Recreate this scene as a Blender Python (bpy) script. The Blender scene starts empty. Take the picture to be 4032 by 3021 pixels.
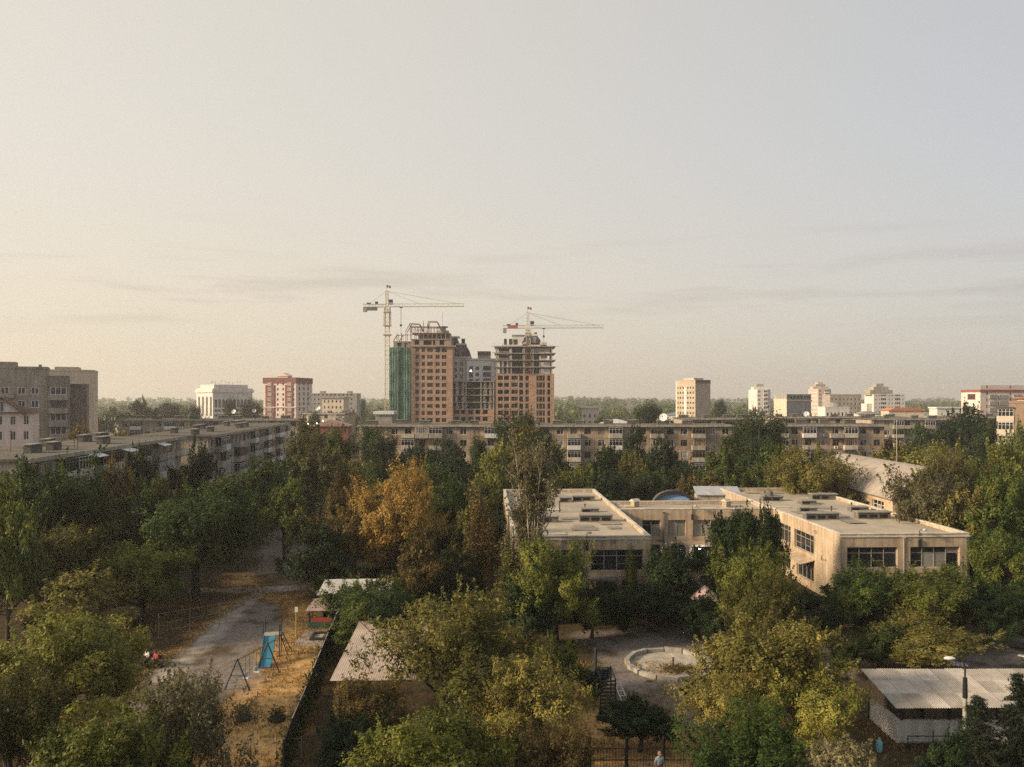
import bpy, bmesh, math, random
import numpy as np
from mathutils import Vector, Matrix
R = math.radians
PI = math.pi
scene = bpy.context.scene
col = scene.collection
random.seed(7)

# ---------------------------------------------------------------- camera
EYE = 20.7                    # eye height, seventh-floor balcony
FOC, CX, YH = 3104.0, 2016.0, 1570.0   # photograph: focal length, centre column, horizon row
cam_d = bpy.data.cameras.new('camera')
cam = bpy.data.objects.new('camera', cam_d)
col.objects.link(cam)
cam_d.sensor_width = 36.0
cam_d.lens = FOC / 4032 * 36.0
cam_d.shift_y = (YH - 1510.5) / 4032
cam_d.clip_start = 0.5
cam_d.clip_end = 9000
cam.location = (0, 0, EYE)
cam.rotation_euler = (R(90), 0, 0)
scene.camera = cam

# ---------------------------------------------------------------- sky and sun
SUN_EL, SUN_AZ = 23.0, 254.0      # azimuth clockwise from +Y: left, a little behind the camera
sd = Vector((math.sin(R(SUN_AZ)) * math.cos(R(SUN_EL)), math.cos(R(SUN_AZ)) * math.cos(R(SUN_EL)), math.sin(R(SUN_EL))))
world = bpy.data.worlds.new('World')
scene.world = world
world.use_nodes = True
nt = world.node_tree
nt.nodes.clear()
def wn(t, **kw):
    n = nt.nodes.new(t)
    for k, v in kw.items():
        setattr(n, k, v)
    return n
def wmath(op, a, b=None, clamp=False):
    n = wn('ShaderNodeMath', operation=op, use_clamp=clamp)
    for i, s in enumerate((a, b)):
        if s is None: continue
        if isinstance(s, (int, float)): n.inputs[i].default_value = s
        else: nt.links.new(s, n.inputs[i])
    return n.outputs[0]
sky = wn('ShaderNodeTexSky', sky_type='NISHITA')
sky.sun_disc = False
sky.sun_elevation = R(SUN_EL)
sky.sun_rotation = R(SUN_AZ)
sky.altitude = 700
sky.air_density = 1.0
sky.dust_density = 4.0
sky.ozone_density = 2.0
hs = wn('ShaderNodeHueSaturation')
hs.inputs['Saturation'].default_value = 0.55
nt.links.new(sky.outputs[0], hs.inputs['Color'])
veil = wn('ShaderNodeMix', data_type='RGBA')         # a thin even veil of high cloud over the clear sky
veil.inputs[0].default_value = 0.66
nt.links.new(hs.outputs[0], veil.inputs[6])
geo = wn('ShaderNodeTexCoord')
sep = wn('ShaderNodeSeparateXYZ')
nt.links.new(geo.outputs['Generated'], sep.inputs[0])
glow = wn('ShaderNodeMapRange', interpolation_type='SMOOTHSTEP')      # the veil is warm towards the low evening light, cool away from it
glow.inputs['From Min'].default_value = -0.75; glow.inputs['From Max'].default_value = 1.05
nt.links.new(wmath('ADD', wmath('MULTIPLY', sep.outputs['X'], -0.88), wmath('MULTIPLY', sep.outputs['Y'], 0.47)), glow.inputs['Value'])
vc = wn('ShaderNodeMix', data_type='RGBA')
nt.links.new(glow.outputs[0], vc.inputs[0])
vc.inputs[6].default_value = (3.85, 4.15, 4.6, 1)
vc.inputs[7].default_value = (7.6, 6.95, 5.7, 1)
nt.links.new(vc.outputs[2], veil.inputs[7])
lowm = wn('ShaderNodeMapRange', interpolation_type='SMOOTHSTEP')      # dusty peach tone thickening towards the horizon
lowm.inputs['From Min'].default_value = 0.34; lowm.inputs['From Max'].default_value = 0.02
nt.links.new(sep.outputs['Z'], lowm.inputs['Value'])
dust = wn('ShaderNodeMix', data_type='RGBA', blend_type='MULTIPLY')
nt.links.new(lowm.outputs[0], dust.inputs[0])
nt.links.new(veil.outputs[2], dust.inputs[6])
dust.inputs[7].default_value = (1.03, 0.955, 0.86, 1)
# long thin cloud streaks low over the horizon
mp = wn('ShaderNodeMapping')
mp.inputs['Scale'].default_value = (1.6, 1.6, 17.0)
mp.inputs['Rotation'].default_value = (R(4), R(3), 0)
nt.links.new(geo.outputs['Generated'], mp.inputs['Vector'])
ns = wn('ShaderNodeTexNoise')
ns.inputs['Scale'].default_value = 2.3
ns.inputs['Detail'].default_value = 5
ns.inputs['Roughness'].default_value = 0.55
nt.links.new(mp.outputs[0], ns.inputs['Vector'])
band = wn('ShaderNodeValToRGB')
band.color_ramp.elements[0].position = 0.06; band.color_ramp.elements[0].color = (0, 0, 0, 1)
e = band.color_ramp.elements.new(0.12); e.color = (1, 1, 1, 1)
band.color_ramp.elements[-1].position = 0.22; band.color_ramp.elements[-1].color = (0, 0, 0, 1)
nt.links.new(sep.outputs['Z'], band.inputs[0])
thr = wmath('MULTIPLY', wmath('SUBTRACT', ns.outputs[0], 0.52), 6.0, True)
cl = wmath('MULTIPLY', wmath('MULTIPLY', thr, band.outputs[0]), 0.30)
cmix = wn('ShaderNodeMix', data_type='RGBA')
nt.links.new(cl, cmix.inputs[0])
nt.links.new(dust.outputs[2], cmix.inputs[6])
cmix.inputs[7].default_value = (2.6, 2.2, 2.1, 1)
bg = wn('ShaderNodeBackground')
bg.inputs['Strength'].default_value = 0.102
nt.links.new(cmix.outputs[2], bg.inputs['Color'])
wo = wn('ShaderNodeOutputWorld')
nt.links.new(bg.outputs[0], wo.inputs[0])

sun_d = bpy.data.lights.new('sun', 'SUN')
sun_d.energy = 5.0
sun_d.angle = R(9)
sun_d.color = (1.0, 0.78, 0.54)
sun = bpy.data.objects.new('sun', sun_d)
col.objects.link(sun)
sun.rotation_euler = (-sd).to_track_quat('-Z', 'Y').to_euler()

scene.view_settings.view_transform = 'Standard'
scene.view_settings.look = 'None'
scene.view_settings.exposure = 0.4
scene.view_settings.gamma = 1.0
scene.view_settings.use_curve_mapping = False
scene.cycles.use_denoising = False
scene.cycles.denoiser = 'OPENIMAGEDENOISE'
scene.cycles.denoising_input_passes = 'RGB_ALBEDO_NORMAL'
scene.cycles.denoising_prefilter = 'ACCURATE'
scene.cycles.max_bounces = 6
scene.cycles.diffuse_bounces = 3
scene.cycles.transmission_bounces = 4
scene.cycles.volume_bounces = 1
HAZE = 0.00027
scene.cycles.sample_clamp_indirect = 3.0
scene.cycles.sample_clamp_direct = 12.0

# ---------------------------------------------------------------- helpers
def gx(px, D): return (px - CX) / FOC * D
def gz(py, D): return EYE - (py - YH) / FOC * D
def gd(py, z=0.0): return (EYE - z) * FOC / (py - YH)
def gnd(px, py, z=0.0):
    D = gd(py, z)
    return (gx(px, D), D, z)

class MB:
    def __init__(s): s.v, s.f, s.m = [], [], []
    def poly(s, pts, mi=0):
        k = len(s.v); s.v += [tuple(p) for p in pts]; s.f.append(tuple(range(k, k + len(pts)))); s.m.append(mi)
    def box(s, x0, x1, y0, y1, z0, z1, mi=0):
        k = len(s.v)
        s.v += [(x0,y0,z0),(x1,y0,z0),(x1,y1,z0),(x0,y1,z0),(x0,y0,z1),(x1,y0,z1),(x1,y1,z1),(x0,y1,z1)]
        for q in ((0,3,2,1),(4,5,6,7),(0,1,5,4),(1,2,6,5),(2,3,7,6),(3,0,4,7)):
            s.f.append(tuple(k + i for i in q)); s.m.append(mi)
    def tube(s, pts, rad, n=6, mi=0, caps=True):
        pts = [Vector(p) for p in pts]
        if isinstance(rad, (int, float)): rad = [rad] * len(pts)
        rings = []
        for i, p in enumerate(pts):
            d = (pts[min(i+1, len(pts)-1)] - pts[max(i-1, 0)])
            if d.length < 1e-9: d = Vector((0,0,1))
            d.normalize()
            a = Vector((0,0,1)) if abs(d.z) < 0.9 else Vector((1,0,0))
            u = d.cross(a).normalized(); w = d.cross(u)
            k = len(s.v)
            for j in range(n):
                t = 2*PI*j/n
                s.v.append(tuple(p + u*math.cos(t)*rad[i] + w*math.sin(t)*rad[i]))
            rings.append(k)
        for a, b in zip(rings, rings[1:]):
            for j in range(n):
                s.f.append((a+j, a+(j+1)%n, b+(j+1)%n, b+j)); s.m.append(mi)
        if caps:
            s.f.append(tuple(rings[0]+j for j in reversed(range(n)))); s.m.append(mi)
            s.f.append(tuple(rings[-1]+j for j in range(n))); s.m.append(mi)
    def bar(s, a, b, r, mi=0): s.tube([a, b], r, 4, mi)
    def lathe(s, prof, n=16, mi=0, c=(0,0,0)):
        rings = []
        for r, z in prof:
            k = len(s.v)
            for j in range(n):
                t = 2*PI*j/n
                s.v.append((c[0]+r*math.cos(t), c[1]+r*math.sin(t), c[2]+z))
            rings.append(k)
        for a, b in zip(rings, rings[1:]):
            for j in range(n):
                s.f.append((a+j, a+(j+1)%n, b+(j+1)%n, b+j)); s.m.append(mi)
    def wall(s, o, u, n, W, z0, z1, ops, t=0.25, mi=0, thick=None):
        """wall face with rectangular openings (u0,u1,z0,z1) and reveals of depth t"""
        o, u, n = Vector(o), Vector(u), Vector(n)
        us = sorted({0.0, W} | {a for q in ops for a in q[:2]})
        zs = sorted({z0, z1} | {a for q in ops for a in q[2:4]})
        P = lambda a, z, d=0.0: tuple(o + u*a + Vector((0,0,z)) - n*d)
        for a, b in zip(us, us[1:]):
            for c, d in zip(zs, zs[1:]):
                m = ((a+b)/2, (c+d)/2)
                if any(q[0] < m[0] < q[1] and q[2] < m[1] < q[3] for q in ops): continue
                s.poly([P(a,c), P(b,c), P(b,d), P(a,d)], mi)
        for a, b, c, d in [q[:4] for q in ops]:
            s.poly([P(a,c), P(a,c,t), P(b,c,t), P(b,c)], mi)
            s.poly([P(a,d), P(b,d), P(b,d,t), P(a,d,t)], mi)
            s.poly([P(a,c), P(a,d), P(a,d,t), P(a,c,t)], mi)
            s.poly([P(b,c), P(b,c,t), P(b,d,t), P(b,d)], mi)
    def mesh(s, name, mats, smooth=False):
        me = bpy.data.meshes.new(name)
        me.from_pydata(s.v, [], s.f)
        for m in (mats if isinstance(mats, (list, tuple)) else [mats]): me.materials.append(m)
        if any(s.m): me.polygons.foreach_set('material_index', s.m)
        if smooth: me.polygons.foreach_set('use_smooth', [True]*len(s.f))
        me.update()
        return me

def put(name, me, parent=None, loc=(0,0,0), rz=0.0, label=None, cat=None, group=None, kind=None, scale=None, rot=None):
    o = bpy.data.objects.new(name, me)
    col.objects.link(o)
    o.location = loc
    o.rotation_euler = rot if rot else (0, 0, rz)
    if scale: o.scale = scale
    if parent: o.parent = parent
    if label: o['label'] = label
    if cat: o['category'] = cat
    if group: o['group'] = group
    if kind: o['kind'] = kind
    return o
def thing(name, label, cat, loc=(0,0,0), rz=0.0, group=None):
    return put(name, None, None, loc, rz, label, cat, group)
def part(name, mb, mats, parent, loc=(0,0,0), rz=0.0, smooth=False, label=None, kind=None):
    return put(name, mb.mesh(name, mats, smooth), parent, loc, rz, label=label, kind=kind)

# ---------------------------------------------------------------- materials
MATS = {}
def mat(name, c1, c2=None, scale=1.5, rough=0.85, streak=0.0, bump=0.0, detail=6, metal=0.0, orand=0.0, spec=0.3, c3=None, fine=0.0):
    if name in MATS: return MATS[name]
    m = bpy.data.materials.new(name)
    m.use_nodes = True
    t = m.node_tree
    b = t.nodes['Principled BSDF']
    b.inputs['Roughness'].default_value = rough
    b.inputs['Metallic'].default_value = metal
    b.inputs['Specular IOR Level'].default_value = spec
    c2 = c2 or tuple(x*0.72 for x in c1)
    L = t.links.new
    g = t.nodes.new('ShaderNodeNewGeometry')
    n = t.nodes.new('ShaderNodeTexNoise')
    n.inputs['Scale'].default_value = scale; n.inputs['Detail'].default_value = detail; n.inputs['Roughness'].default_value = 0.65
    L(g.outputs['Position'], n.inputs['Vector'])
    r = t.nodes.new('ShaderNodeValToRGB')
    r.color_ramp.elements[0].position = 0.32; r.color_ramp.elements[1].position = 0.68
    r.color_ramp.elements[0].color = (*c2, 1); r.color_ramp.elements[1].color = (*c1, 1)
    if c3:
        e = r.color_ramp.elements.new(0.5); e.color = (*c3, 1)
    L(n.outputs[0], r.inputs[0])
    outc = r.outputs[0]
    def mul(fac_socket, lo, hi, inc):
        mr = t.nodes.new('ShaderNodeMapRange')
        mr.inputs['From Min'].default_value = 0.3; mr.inputs['From Max'].default_value = 0.7
        mr.inputs['To Min'].default_value = lo; mr.inputs['To Max'].default_value = hi
        L(fac_socket, mr.inputs['Value'])
        mx = t.nodes.new('ShaderNodeMix'); mx.data_type = 'RGBA'; mx.blend_type = 'MULTIPLY'
        mx.inputs[0].default_value = 1.0
        L(inc, mx.inputs[6]); L(mr.outputs[0], mx.inputs[7])
        return mx.outputs[2]
    if streak:
        mp = t.nodes.new('ShaderNodeMapping'); mp.inputs['Scale'].default_value = (2.2, 2.2, 0.16)
        L(g.outputs['Position'], mp.inputs['Vector'])
        n2 = t.nodes.new('ShaderNodeTexNoise'); n2.inputs['Scale'].default_value = 1.0; n2.inputs['Detail'].default_value = 5
        L(mp.outputs[0], n2.inputs['Vector'])
        outc = mul(n2.outputs[0], 1 - streak, 1.0 + 0.25*streak, outc)
    if fine:
        n3 = t.nodes.new('ShaderNodeTexNoise'); n3.inputs['Scale'].default_value = 14; n3.inputs['Detail'].default_value = 3
        L(g.outputs['Position'], n3.inputs['Vector'])
        outc = mul(n3.outputs[0], 1 - fine, 1 + fine, outc)
    if orand:
        oi = t.nodes.new('ShaderNodeObjectInfo')
        mr = t.nodes.new('ShaderNodeMapRange')
        mr.inputs['To Min'].default_value = 1 - orand; mr.inputs['To Max'].default_value = 1 + orand*0.6
        L(oi.outputs['Random'], mr.inputs['Value'])
        mx = t.nodes.new('ShaderNodeMix'); mx.data_type = 'RGBA'; mx.blend_type = 'MULTIPLY'; mx.inputs[0].default_value = 1.0
        L(outc, mx.inputs[6]); L(mr.outputs[0], mx.inputs[7]); outc = mx.outputs[2]
    L(outc, b.inputs['Base Color'])
    if bump:
        bp = t.nodes.new('ShaderNodeBump'); bp.inputs['Strength'].default_value = bump; bp.inputs['Distance'].default_value = 0.08
        nb = t.nodes.new('ShaderNodeTexNoise'); nb.inputs['Scale'].default_value = scale*5; nb.inputs['Detail'].default_value = 4
        L(g.outputs['Position'], nb.inputs['Vector']); L(nb.outputs[0], bp.inputs['Height']); L(bp.outputs[0], b.inputs['Normal'])
    MATS[name] = m
    return m
def glass(name, c, rough=0.12, orand=0.5):
    m = mat(name, c, tuple(x*0.7 for x in c), 0.6, rough, spec=0.5, orand=orand)
    return m
def emit(name, c, s):
    m = bpy.data.materials.new(name); m.use_nodes = True
    b = m.node_tree.nodes['Principled BSDF']
    b.inputs['Base Color'].default_value = (*c, 1)
    b.inputs['Emission Color'].default_value = (*c, 1); b.inputs['Emission Strength'].default_value = s
    m.cycles.emission_sampling = 'NONE'
    return m
def leafmat(name, ca, cb, cc, trans=0.33):
    """three leaf colours mixed leaf by leaf, in patches and from tree to tree"""
    m = bpy.data.materials.new(name); m.use_nodes = True
    t = m.node_tree; L = t.links.new
    t.nodes.remove(t.nodes['Principled BSDF'])
    at = t.nodes.new('ShaderNodeAttribute'); at.attribute_name = 'tint'
    oi = t.nodes.new('ShaderNodeObjectInfo')
    g = t.nodes.new('ShaderNodeNewGeometry')
    n = t.nodes.new('ShaderNodeTexNoise'); n.inputs['Scale'].default_value = 0.45; n.inputs['Detail'].default_value = 3
    L(g.outputs['Position'], n.inputs['Vector'])
    def mth(op, a, b):
        k = t.nodes.new('ShaderNodeMath'); k.operation = op
        for i, s in enumerate((a, b)):
            if isinstance(s, (int, float)): k.inputs[i].default_value = s
            else: L(s, k.inputs[i])
        return k.outputs[0]
    f = mth('ADD', mth('MULTIPLY', at.outputs['Fac'], 0.5), mth('MULTIPLY', n.outputs[0], 0.6))
    f = mth('ADD', f, mth('MULTIPLY', mth('SUBTRACT', oi.outputs['Random'], 0.5), 0.35))
    r = t.nodes.new('ShaderNodeValToRGB')
    r.color_ramp.elements[0].position = 0.2; r.color_ramp.elements[0].color = (*ca, 1)
    r.color_ramp.elements[1].position = 0.95; r.color_ramp.elements[1].color = (*cc, 1)
    e = r.color_ramp.elements.new(0.56); e.color = (*cb, 1)
    L(f, r.inputs[0])
    d = t.nodes.new('ShaderNodeBsdfPrincipled'); d.inputs['Roughness'].default_value = 0.6; d.inputs['Specular IOR Level'].default_value = 0.18
    tr = t.nodes.new('ShaderNodeBsdfTranslucent')
    mx = t.nodes.new('ShaderNodeMixShader'); mx.inputs[0].default_value = trans
    L(r.outputs[0], d.inputs['Base Color']); L(r.outputs[0], tr.inputs['Color'])
    L(d.outputs[0], mx.inputs[1]); L(tr.outputs[0], mx.inputs[2])
    o = t.nodes['Material Output']; L(mx.outputs[0], o.inputs[0])
    return m

LEAF = {
 'green': leafmat('leaf_green', (.016,.038,.009), (.062,.100,.019), (.26,.25,.045)),
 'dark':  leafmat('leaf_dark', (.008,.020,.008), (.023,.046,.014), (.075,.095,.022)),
 'olive': leafmat('leaf_olive', (.034,.038,.009), (.140,.130,.030), (.40,.33,.085)),
 'lime':  leafmat('leaf_lime', (.030,.046,.009), (.140,.155,.026), (.42,.37,.08)),
 'ochre': leafmat('leaf_ochre', (.10,.062,.014), (.27,.165,.036), (.46,.31,.085)),
 'brown': leafmat('leaf_brown', (.040,.031,.011), (.120,.088,.026), (.29,.20,.06)),
 'grey':  leafmat('leaf_grey', (.045,.044,.020), (.125,.115,.055), (.30,.26,.13)),
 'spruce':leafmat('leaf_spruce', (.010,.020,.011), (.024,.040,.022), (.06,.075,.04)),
}
BARK = mat('bark', (.085,.066,.045), (.035,.027,.019), 6, .9)
BARKP = mat('pale_bark', (.42,.37,.29), (.19,.16,.12), 3, .9)
CONC = mat('concrete', (.34,.32,.28), (.22,.205,.18), .8, .9, .3)
CONCD = mat('dark_concrete', (.15,.14,.125), (.085,.08,.07), .7, .9, .3)
DARK = mat('dark_interior', (.018,.017,.016), (.01,.01,.01), 1, .9)  # near-black; behind openings it carries the indoor shade as colour
GLASS = glass('window_glass', (.022,.025,.028))
GLASSF = glass('far_window_glass', (.05,.05,.05), .25)
CURT = glass('curtained_glass', (.30,.28,.24), .4, .4)
CURT2 = glass('drawn_curtain_glass', (.36,.25,.16), .35, .6)
WHITE = mat('white_paint', (.74,.72,.68), (.56,.54,.50), 2, .6, .15)
WOODF = mat('old_wood_frame', (.30,.24,.17), (.15,.115,.08), 3, .8)
STEEL = mat('dark_steel', (.045,.045,.05), (.025,.025,.028), 3, .6, metal=.3)
# ---------------------------------------------------------------- the ground
def groundmat():
    m = bpy.data.materials.new('ground_soil'); m.use_nodes = True
    t = m.node_tree; L = t.links.new; b = t.nodes['Principled BSDF']
    b.inputs['Roughness'].default_value = .95; b.inputs['Specular IOR Level'].default_value = .1
    g = t.nodes.new('ShaderNodeNewGeometry')
    def ns(sc, d=8):
        n = t.nodes.new('ShaderNodeTexNoise'); n.inputs['Scale'].default_value = sc; n.inputs['Detail'].default_value = d; n.inputs['Roughness'].default_value = .7
        L(g.outputs['Position'], n.inputs['Vector']); return n.outputs[0]
    r = t.nodes.new('ShaderNodeValToRGB')
    cs = [(.30, (.024,.022,.013)), (.47, (.055,.045,.024)), (.58, (.10,.072,.035)), (.72, (.19,.125,.055))]
    r.color_ramp.elements[0].position = cs[0][0]; r.color_ramp.elements[0].color = (*cs[0][1], 1)
    r.color_ramp.elements[1].position = cs[-1][0]; r.color_ramp.elements[1].color = (*cs[-1][1], 1)
    for p, c in cs[1:-1]:
        e = r.color_ramp.elements.new(p); e.color = (*c, 1)
    mx = t.nodes.new('ShaderNodeMix'); mx.inputs[0].default_value = .5
    L(ns(.16), mx.inputs[2]); L(ns(2.2), mx.inputs[3])
    L(mx.outputs[0], r.inputs[0]); L(r.outputs[0], b.inputs['Base Color'])
    bp = t.nodes.new('ShaderNodeBump'); bp.inputs['Strength'].default_value = .8; bp.inputs['Distance'].default_value = .1
    L(ns(7), bp.inputs['Height']); L(bp.outputs[0], b.inputs['Normal'])
    return m
GROUND = groundmat()
GRAVEL = mat('gravel', (.30,.255,.215), (.135,.115,.098), .55, .95, bump=.6, c3=(.235,.20,.168), fine=.25)
PATHM = mat('worn_concrete_path', (.36,.32,.27), (.20,.175,.145), .9, .95, fine=.18)
mb = MB(); mb.poly([(-3200,-160,0),(3200,-160,0),(3200,3600,0),(-3200,3600,0)])
put('ground', mb.mesh('ground', GROUND), kind='structure')

rg = random.Random(3)
def sheet(name, pts, z, m, jag=0.5, step=1.2):
    """a patch of ground with a ragged outline, given by points on the plane"""
    out = []
    n = len(pts)
    for i in range(n):
        a, b = Vector(pts[i][:2]), Vector(pts[(i+1) % n][:2])
        k = max(1, int((b-a).length / step))
        for j in range(k):
            p = a.lerp(b, j/k)
            out.append((p.x + rg.uniform(-jag, jag), p.y + rg.uniform(-jag, jag)*1.3, z))
    bm = bmesh.new()
    vs = [bm.verts.new(p) for p in out]
    es = [bm.edges.new((vs[i], vs[(i+1) % len(vs)])) for i in range(len(vs))]
    bmesh.ops.triangle_fill(bm, use_beauty=True, edges=es)
    for f in bm.faces:
        if f.normal.z < 0: f.normal_flip()
    me = bpy.data.meshes.new(name); bm.to_mesh(me); bm.free(); me.materials.append(m)
    return put(name, me, kind='structure')
G = lambda L: [gnd(*p) for p in L]
def sdist(X, Y, poly):
    """signed distance (negative inside) of grid points to a polygon"""
    d = np.full(X.shape, 1e9); ins = np.zeros(X.shape, bool); n = len(poly)
    for i in range(n):
        ax, ay = poly[i][:2]; bx, by = poly[(i+1) % n][:2]
        ex, ey = bx-ax, by-ay; t = np.clip(((X-ax)*ex+(Y-ay)*ey)/(ex*ex+ey*ey), 0, 1)
        d = np.minimum(d, np.hypot(X-ax-t*ex, Y-ay-t*ey))
        c = (ay > Y) != (by > Y); ins ^= c & (X < ex*(Y-ay)/(ey if abs(ey) > 1e-9 else 1e-9)+ax)
    return np.where(ins, -d, d)
GPOLY = [G([(430,2900),(600,2660),(760,2540),(880,2430),(980,2375),(1090,2370),(1110,2440),(1060,2520),(1000,2560),(985,2600),(1040,2660),(1030,2730),(930,2770),(840,2800),(700,2850)]),
  G([(1000,2270),(1030,2170),(1060,2090),(1150,2060),(1260,2080),(1240,2180),(1215,2300),(1120,2300)]),
  G([(2250,2500),(2500,2470),(2800,2460),(3100,2450),(3260,2490),(3500,2480),(3420,2600),(3360,2660),(3160,2700),(2860,2760),(2740,2860),(2600,2840),(2440,2800),(2330,2700)]),
  G([(3380,2600),(3560,2480),(4060,2520),(4060,2680),(3800,2690),(3560,2660)])]
PPOLY = [G([(600,2690),(680,2690),(870,2500),(1055,2322),(1010,2318),(800,2490)]), G([(760,2330),(1000,2338),(1215,2325),(1215,2305),(1000,2312),(760,2318)])]
DPOLY = [G([(900,2700),(1060,2520),(1130,2380),(1210,2330),(1330,2470),(1200,2850),(1130,3060),(850,3060),(820,2820)]), G([(880,2310),(900,2260),(1040,2255),(1040,2312)]), G([(2250,2700),(2350,2680),(2480,2820),(2740,2850),(2760,3060),(2150,3060),(2200,2850)]), G([(700,2560),(780,2470),(900,2380),(1000,2340),(1010,2360),(860,2480)]), G([(1000,2340),(1200,2335),(1180,2500),(1080,2520),(1110,2400)])]
def noise2(X, Y, sc, seed, oct=3):
    r = np.random.default_rng(seed); o = 0; a = 1
    for k in range(oct):
        for q in range(5):
            th, ph = r.uniform(0, 2*PI, 2); f = sc*r.uniform(.7,1.4)*2**k
            o = o + a*np.sin((X*math.cos(th)+Y*math.sin(th))*f+ph + 1.3*np.sin((X*math.sin(th)-Y*math.cos(th))*f*.6+ph*2))/5
        a *= .6
    return o
def yard():
    xs = np.arange(-48, 48.01, .4); ys = np.arange(38, 128.01, .4)
    X, Y = np.meshgrid(xs, ys); n2, n1 = X.shape
    N1, N2 = noise2(X,Y,.55,1), noise2(X,Y,2.2,2,2)
    sm = lambda d, w: np.clip(.5-d/w, 0, 1)
    g = np.max([sm(sdist(X,Y,p)+N1*1.3+N2*.5, 1.1) for p in GPOLY], 0)
    pa = np.max([sm(sdist(X,Y,p)+N2*.35+N1*.15, .8) for p in PPOLY], 0)*np.clip(.95-.5*N2-.3*N1,0.2,1)
    dr = np.max([sm(sdist(X,Y,p)+N1*1.2+N2*.5, 1.6) for p in DPOLY], 0)
    g = g*np.clip(1.15-np.clip(N1*1.3+N2*.9-.1,0,1),0,1)
    Z = .02+.035*N1*.5+.012*N2
    V = np.stack([X,Y,Z],-1).reshape(-1,3); idx = np.arange(n1*n2).reshape(n2,n1)
    F = np.stack([idx[:-1,:-1],idx[:-1,1:],idx[1:,1:],idx[1:,:-1]],-1).reshape(-1,4)
    me = bpy.data.meshes.new('yard'); me.vertices.add(len(V)); me.vertices.foreach_set('co', V.astype(np.float32).ravel())
    me.loops.add(F.size); me.loops.foreach_set('vertex_index', F.astype(np.int32).ravel()); me.polygons.add(len(F)); me.polygons.foreach_set('loop_start', np.arange(0,F.size,4,dtype=np.int32)); me.update(calc_edges=True)
    for nm, v in (('gravel',g),('paving',pa),('straw',dr)):
        at = me.attributes.new(nm,'FLOAT','POINT'); at.data.foreach_set('value', v.astype(np.float32).ravel())
    m = bpy.data.materials.new('yard_surface'); m.use_nodes = True; t = m.node_tree; L = t.links.new; b = t.nodes['Principled BSDF']; b.inputs['Roughness'].default_value = .95; b.inputs['Specular IOR Level'].default_value = .1
    gg = t.nodes.new('ShaderNodeNewGeometry')
    def ramp(sc, cs, d=8):
        n = t.nodes.new('ShaderNodeTexNoise'); n.inputs['Scale'].default_value = sc; n.inputs['Detail'].default_value = d; n.inputs['Roughness'].default_value = .75; L(gg.outputs['Position'], n.inputs['Vector'])
        r = t.nodes.new('ShaderNodeValToRGB'); r.color_ramp.elements[0].position = .3; r.color_ramp.elements[0].color = (*cs[0],1); r.color_ramp.elements[1].position = .7; r.color_ramp.elements[1].color = (*cs[-1],1)
        for k, c in enumerate(cs[1:-1]): e = r.color_ramp.elements.new(.3+.4*(k+1)/(len(cs)-1)); e.color = (*c,1)
        L(n.outputs[0], r.inputs[0]); return r.outputs[0]
    def att(nm): a = t.nodes.new('ShaderNodeAttribute'); a.attribute_name = nm; return a.outputs['Fac']
    def mixc(f, a, b_): x = t.nodes.new('ShaderNodeMix'); x.data_type = 'RGBA'; L(f, x.inputs[0]); L(a, x.inputs[6]); L(b_, x.inputs[7]); return x.outputs[2]
    soil = ramp(1.3, [(.022,.020,.012),(.060,.046,.024),(.12,.082,.038)])
    straw = ramp(1.6, [(.10,.060,.024),(.34,.20,.075),(.50,.31,.125),(.60,.40,.18)])
    grav = ramp(2.4, [(.060,.050,.042),(.15,.125,.106),(.205,.175,.15),(.30,.255,.215)])
    pav = ramp(1.1, [(.17,.15,.125),(.34,.30,.25),(.44,.40,.34)])
    c = mixc(att('paving'), mixc(att('gravel'), mixc(att('straw'), soil, straw), grav), pav); L(c, b.inputs['Base Color'])
    bp = t.nodes.new('ShaderNodeBump'); bp.inputs['Strength'].default_value = .7; bp.inputs['Distance'].default_value = .08
    n = t.nodes.new('ShaderNodeTexNoise'); n.inputs['Scale'].default_value = 6; n.inputs['Detail'].default_value = 6; L(gg.outputs['Position'], n.inputs['Vector']); L(n.outputs[0], bp.inputs['Height']); L(bp.outputs[0], b.inputs['Normal'])
    me.materials.append(m); me.polygons.foreach_set('use_smooth', [True]*len(F))
    put('yard', me, kind='structure')
yard()

# ---------------------------------------------------------------- the kindergarten: one building of two wings and a link
BEIGE = mat('beige_render', (.60,.47,.32), (.38,.285,.185), .38, .9, .42, fine=.16)
ROOFG = mat('felt_roof', (.42,.365,.275), (.27,.235,.175), .22, .95, fine=.22, c3=(.36,.31,.235), bump=.3)
COPE = mat('white_coping', (.62,.575,.50), (.40,.36,.30), 1.4, .8, orand=.15)
VENTM = mat('rough_concrete_box', (.20,.185,.155), (.11,.10,.085), 1.1, .95, .3)
WFR = mat('weathered_frame', (.36,.33,.29), (.20,.18,.155), 3, .8)
FASC = mat('pale_fascia', (.44,.40,.33), (.28,.25,.205), .7, .9, .35)
KR = R(2.0)
kg = thing('kindergarten_building', 'two-storey beige building with two flat-roofed wings joined by a link', 'building', (32.6, 78.3, 0), KR)
def kloc(x, y):
    dx, dy = x - 32.6, y - 78.3
    return dx*math.cos(KR) + dy*math.sin(KR), -dx*math.sin(KR) + dy*math.cos(KR)
TOP, RF = 7.2, 6.85
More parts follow.
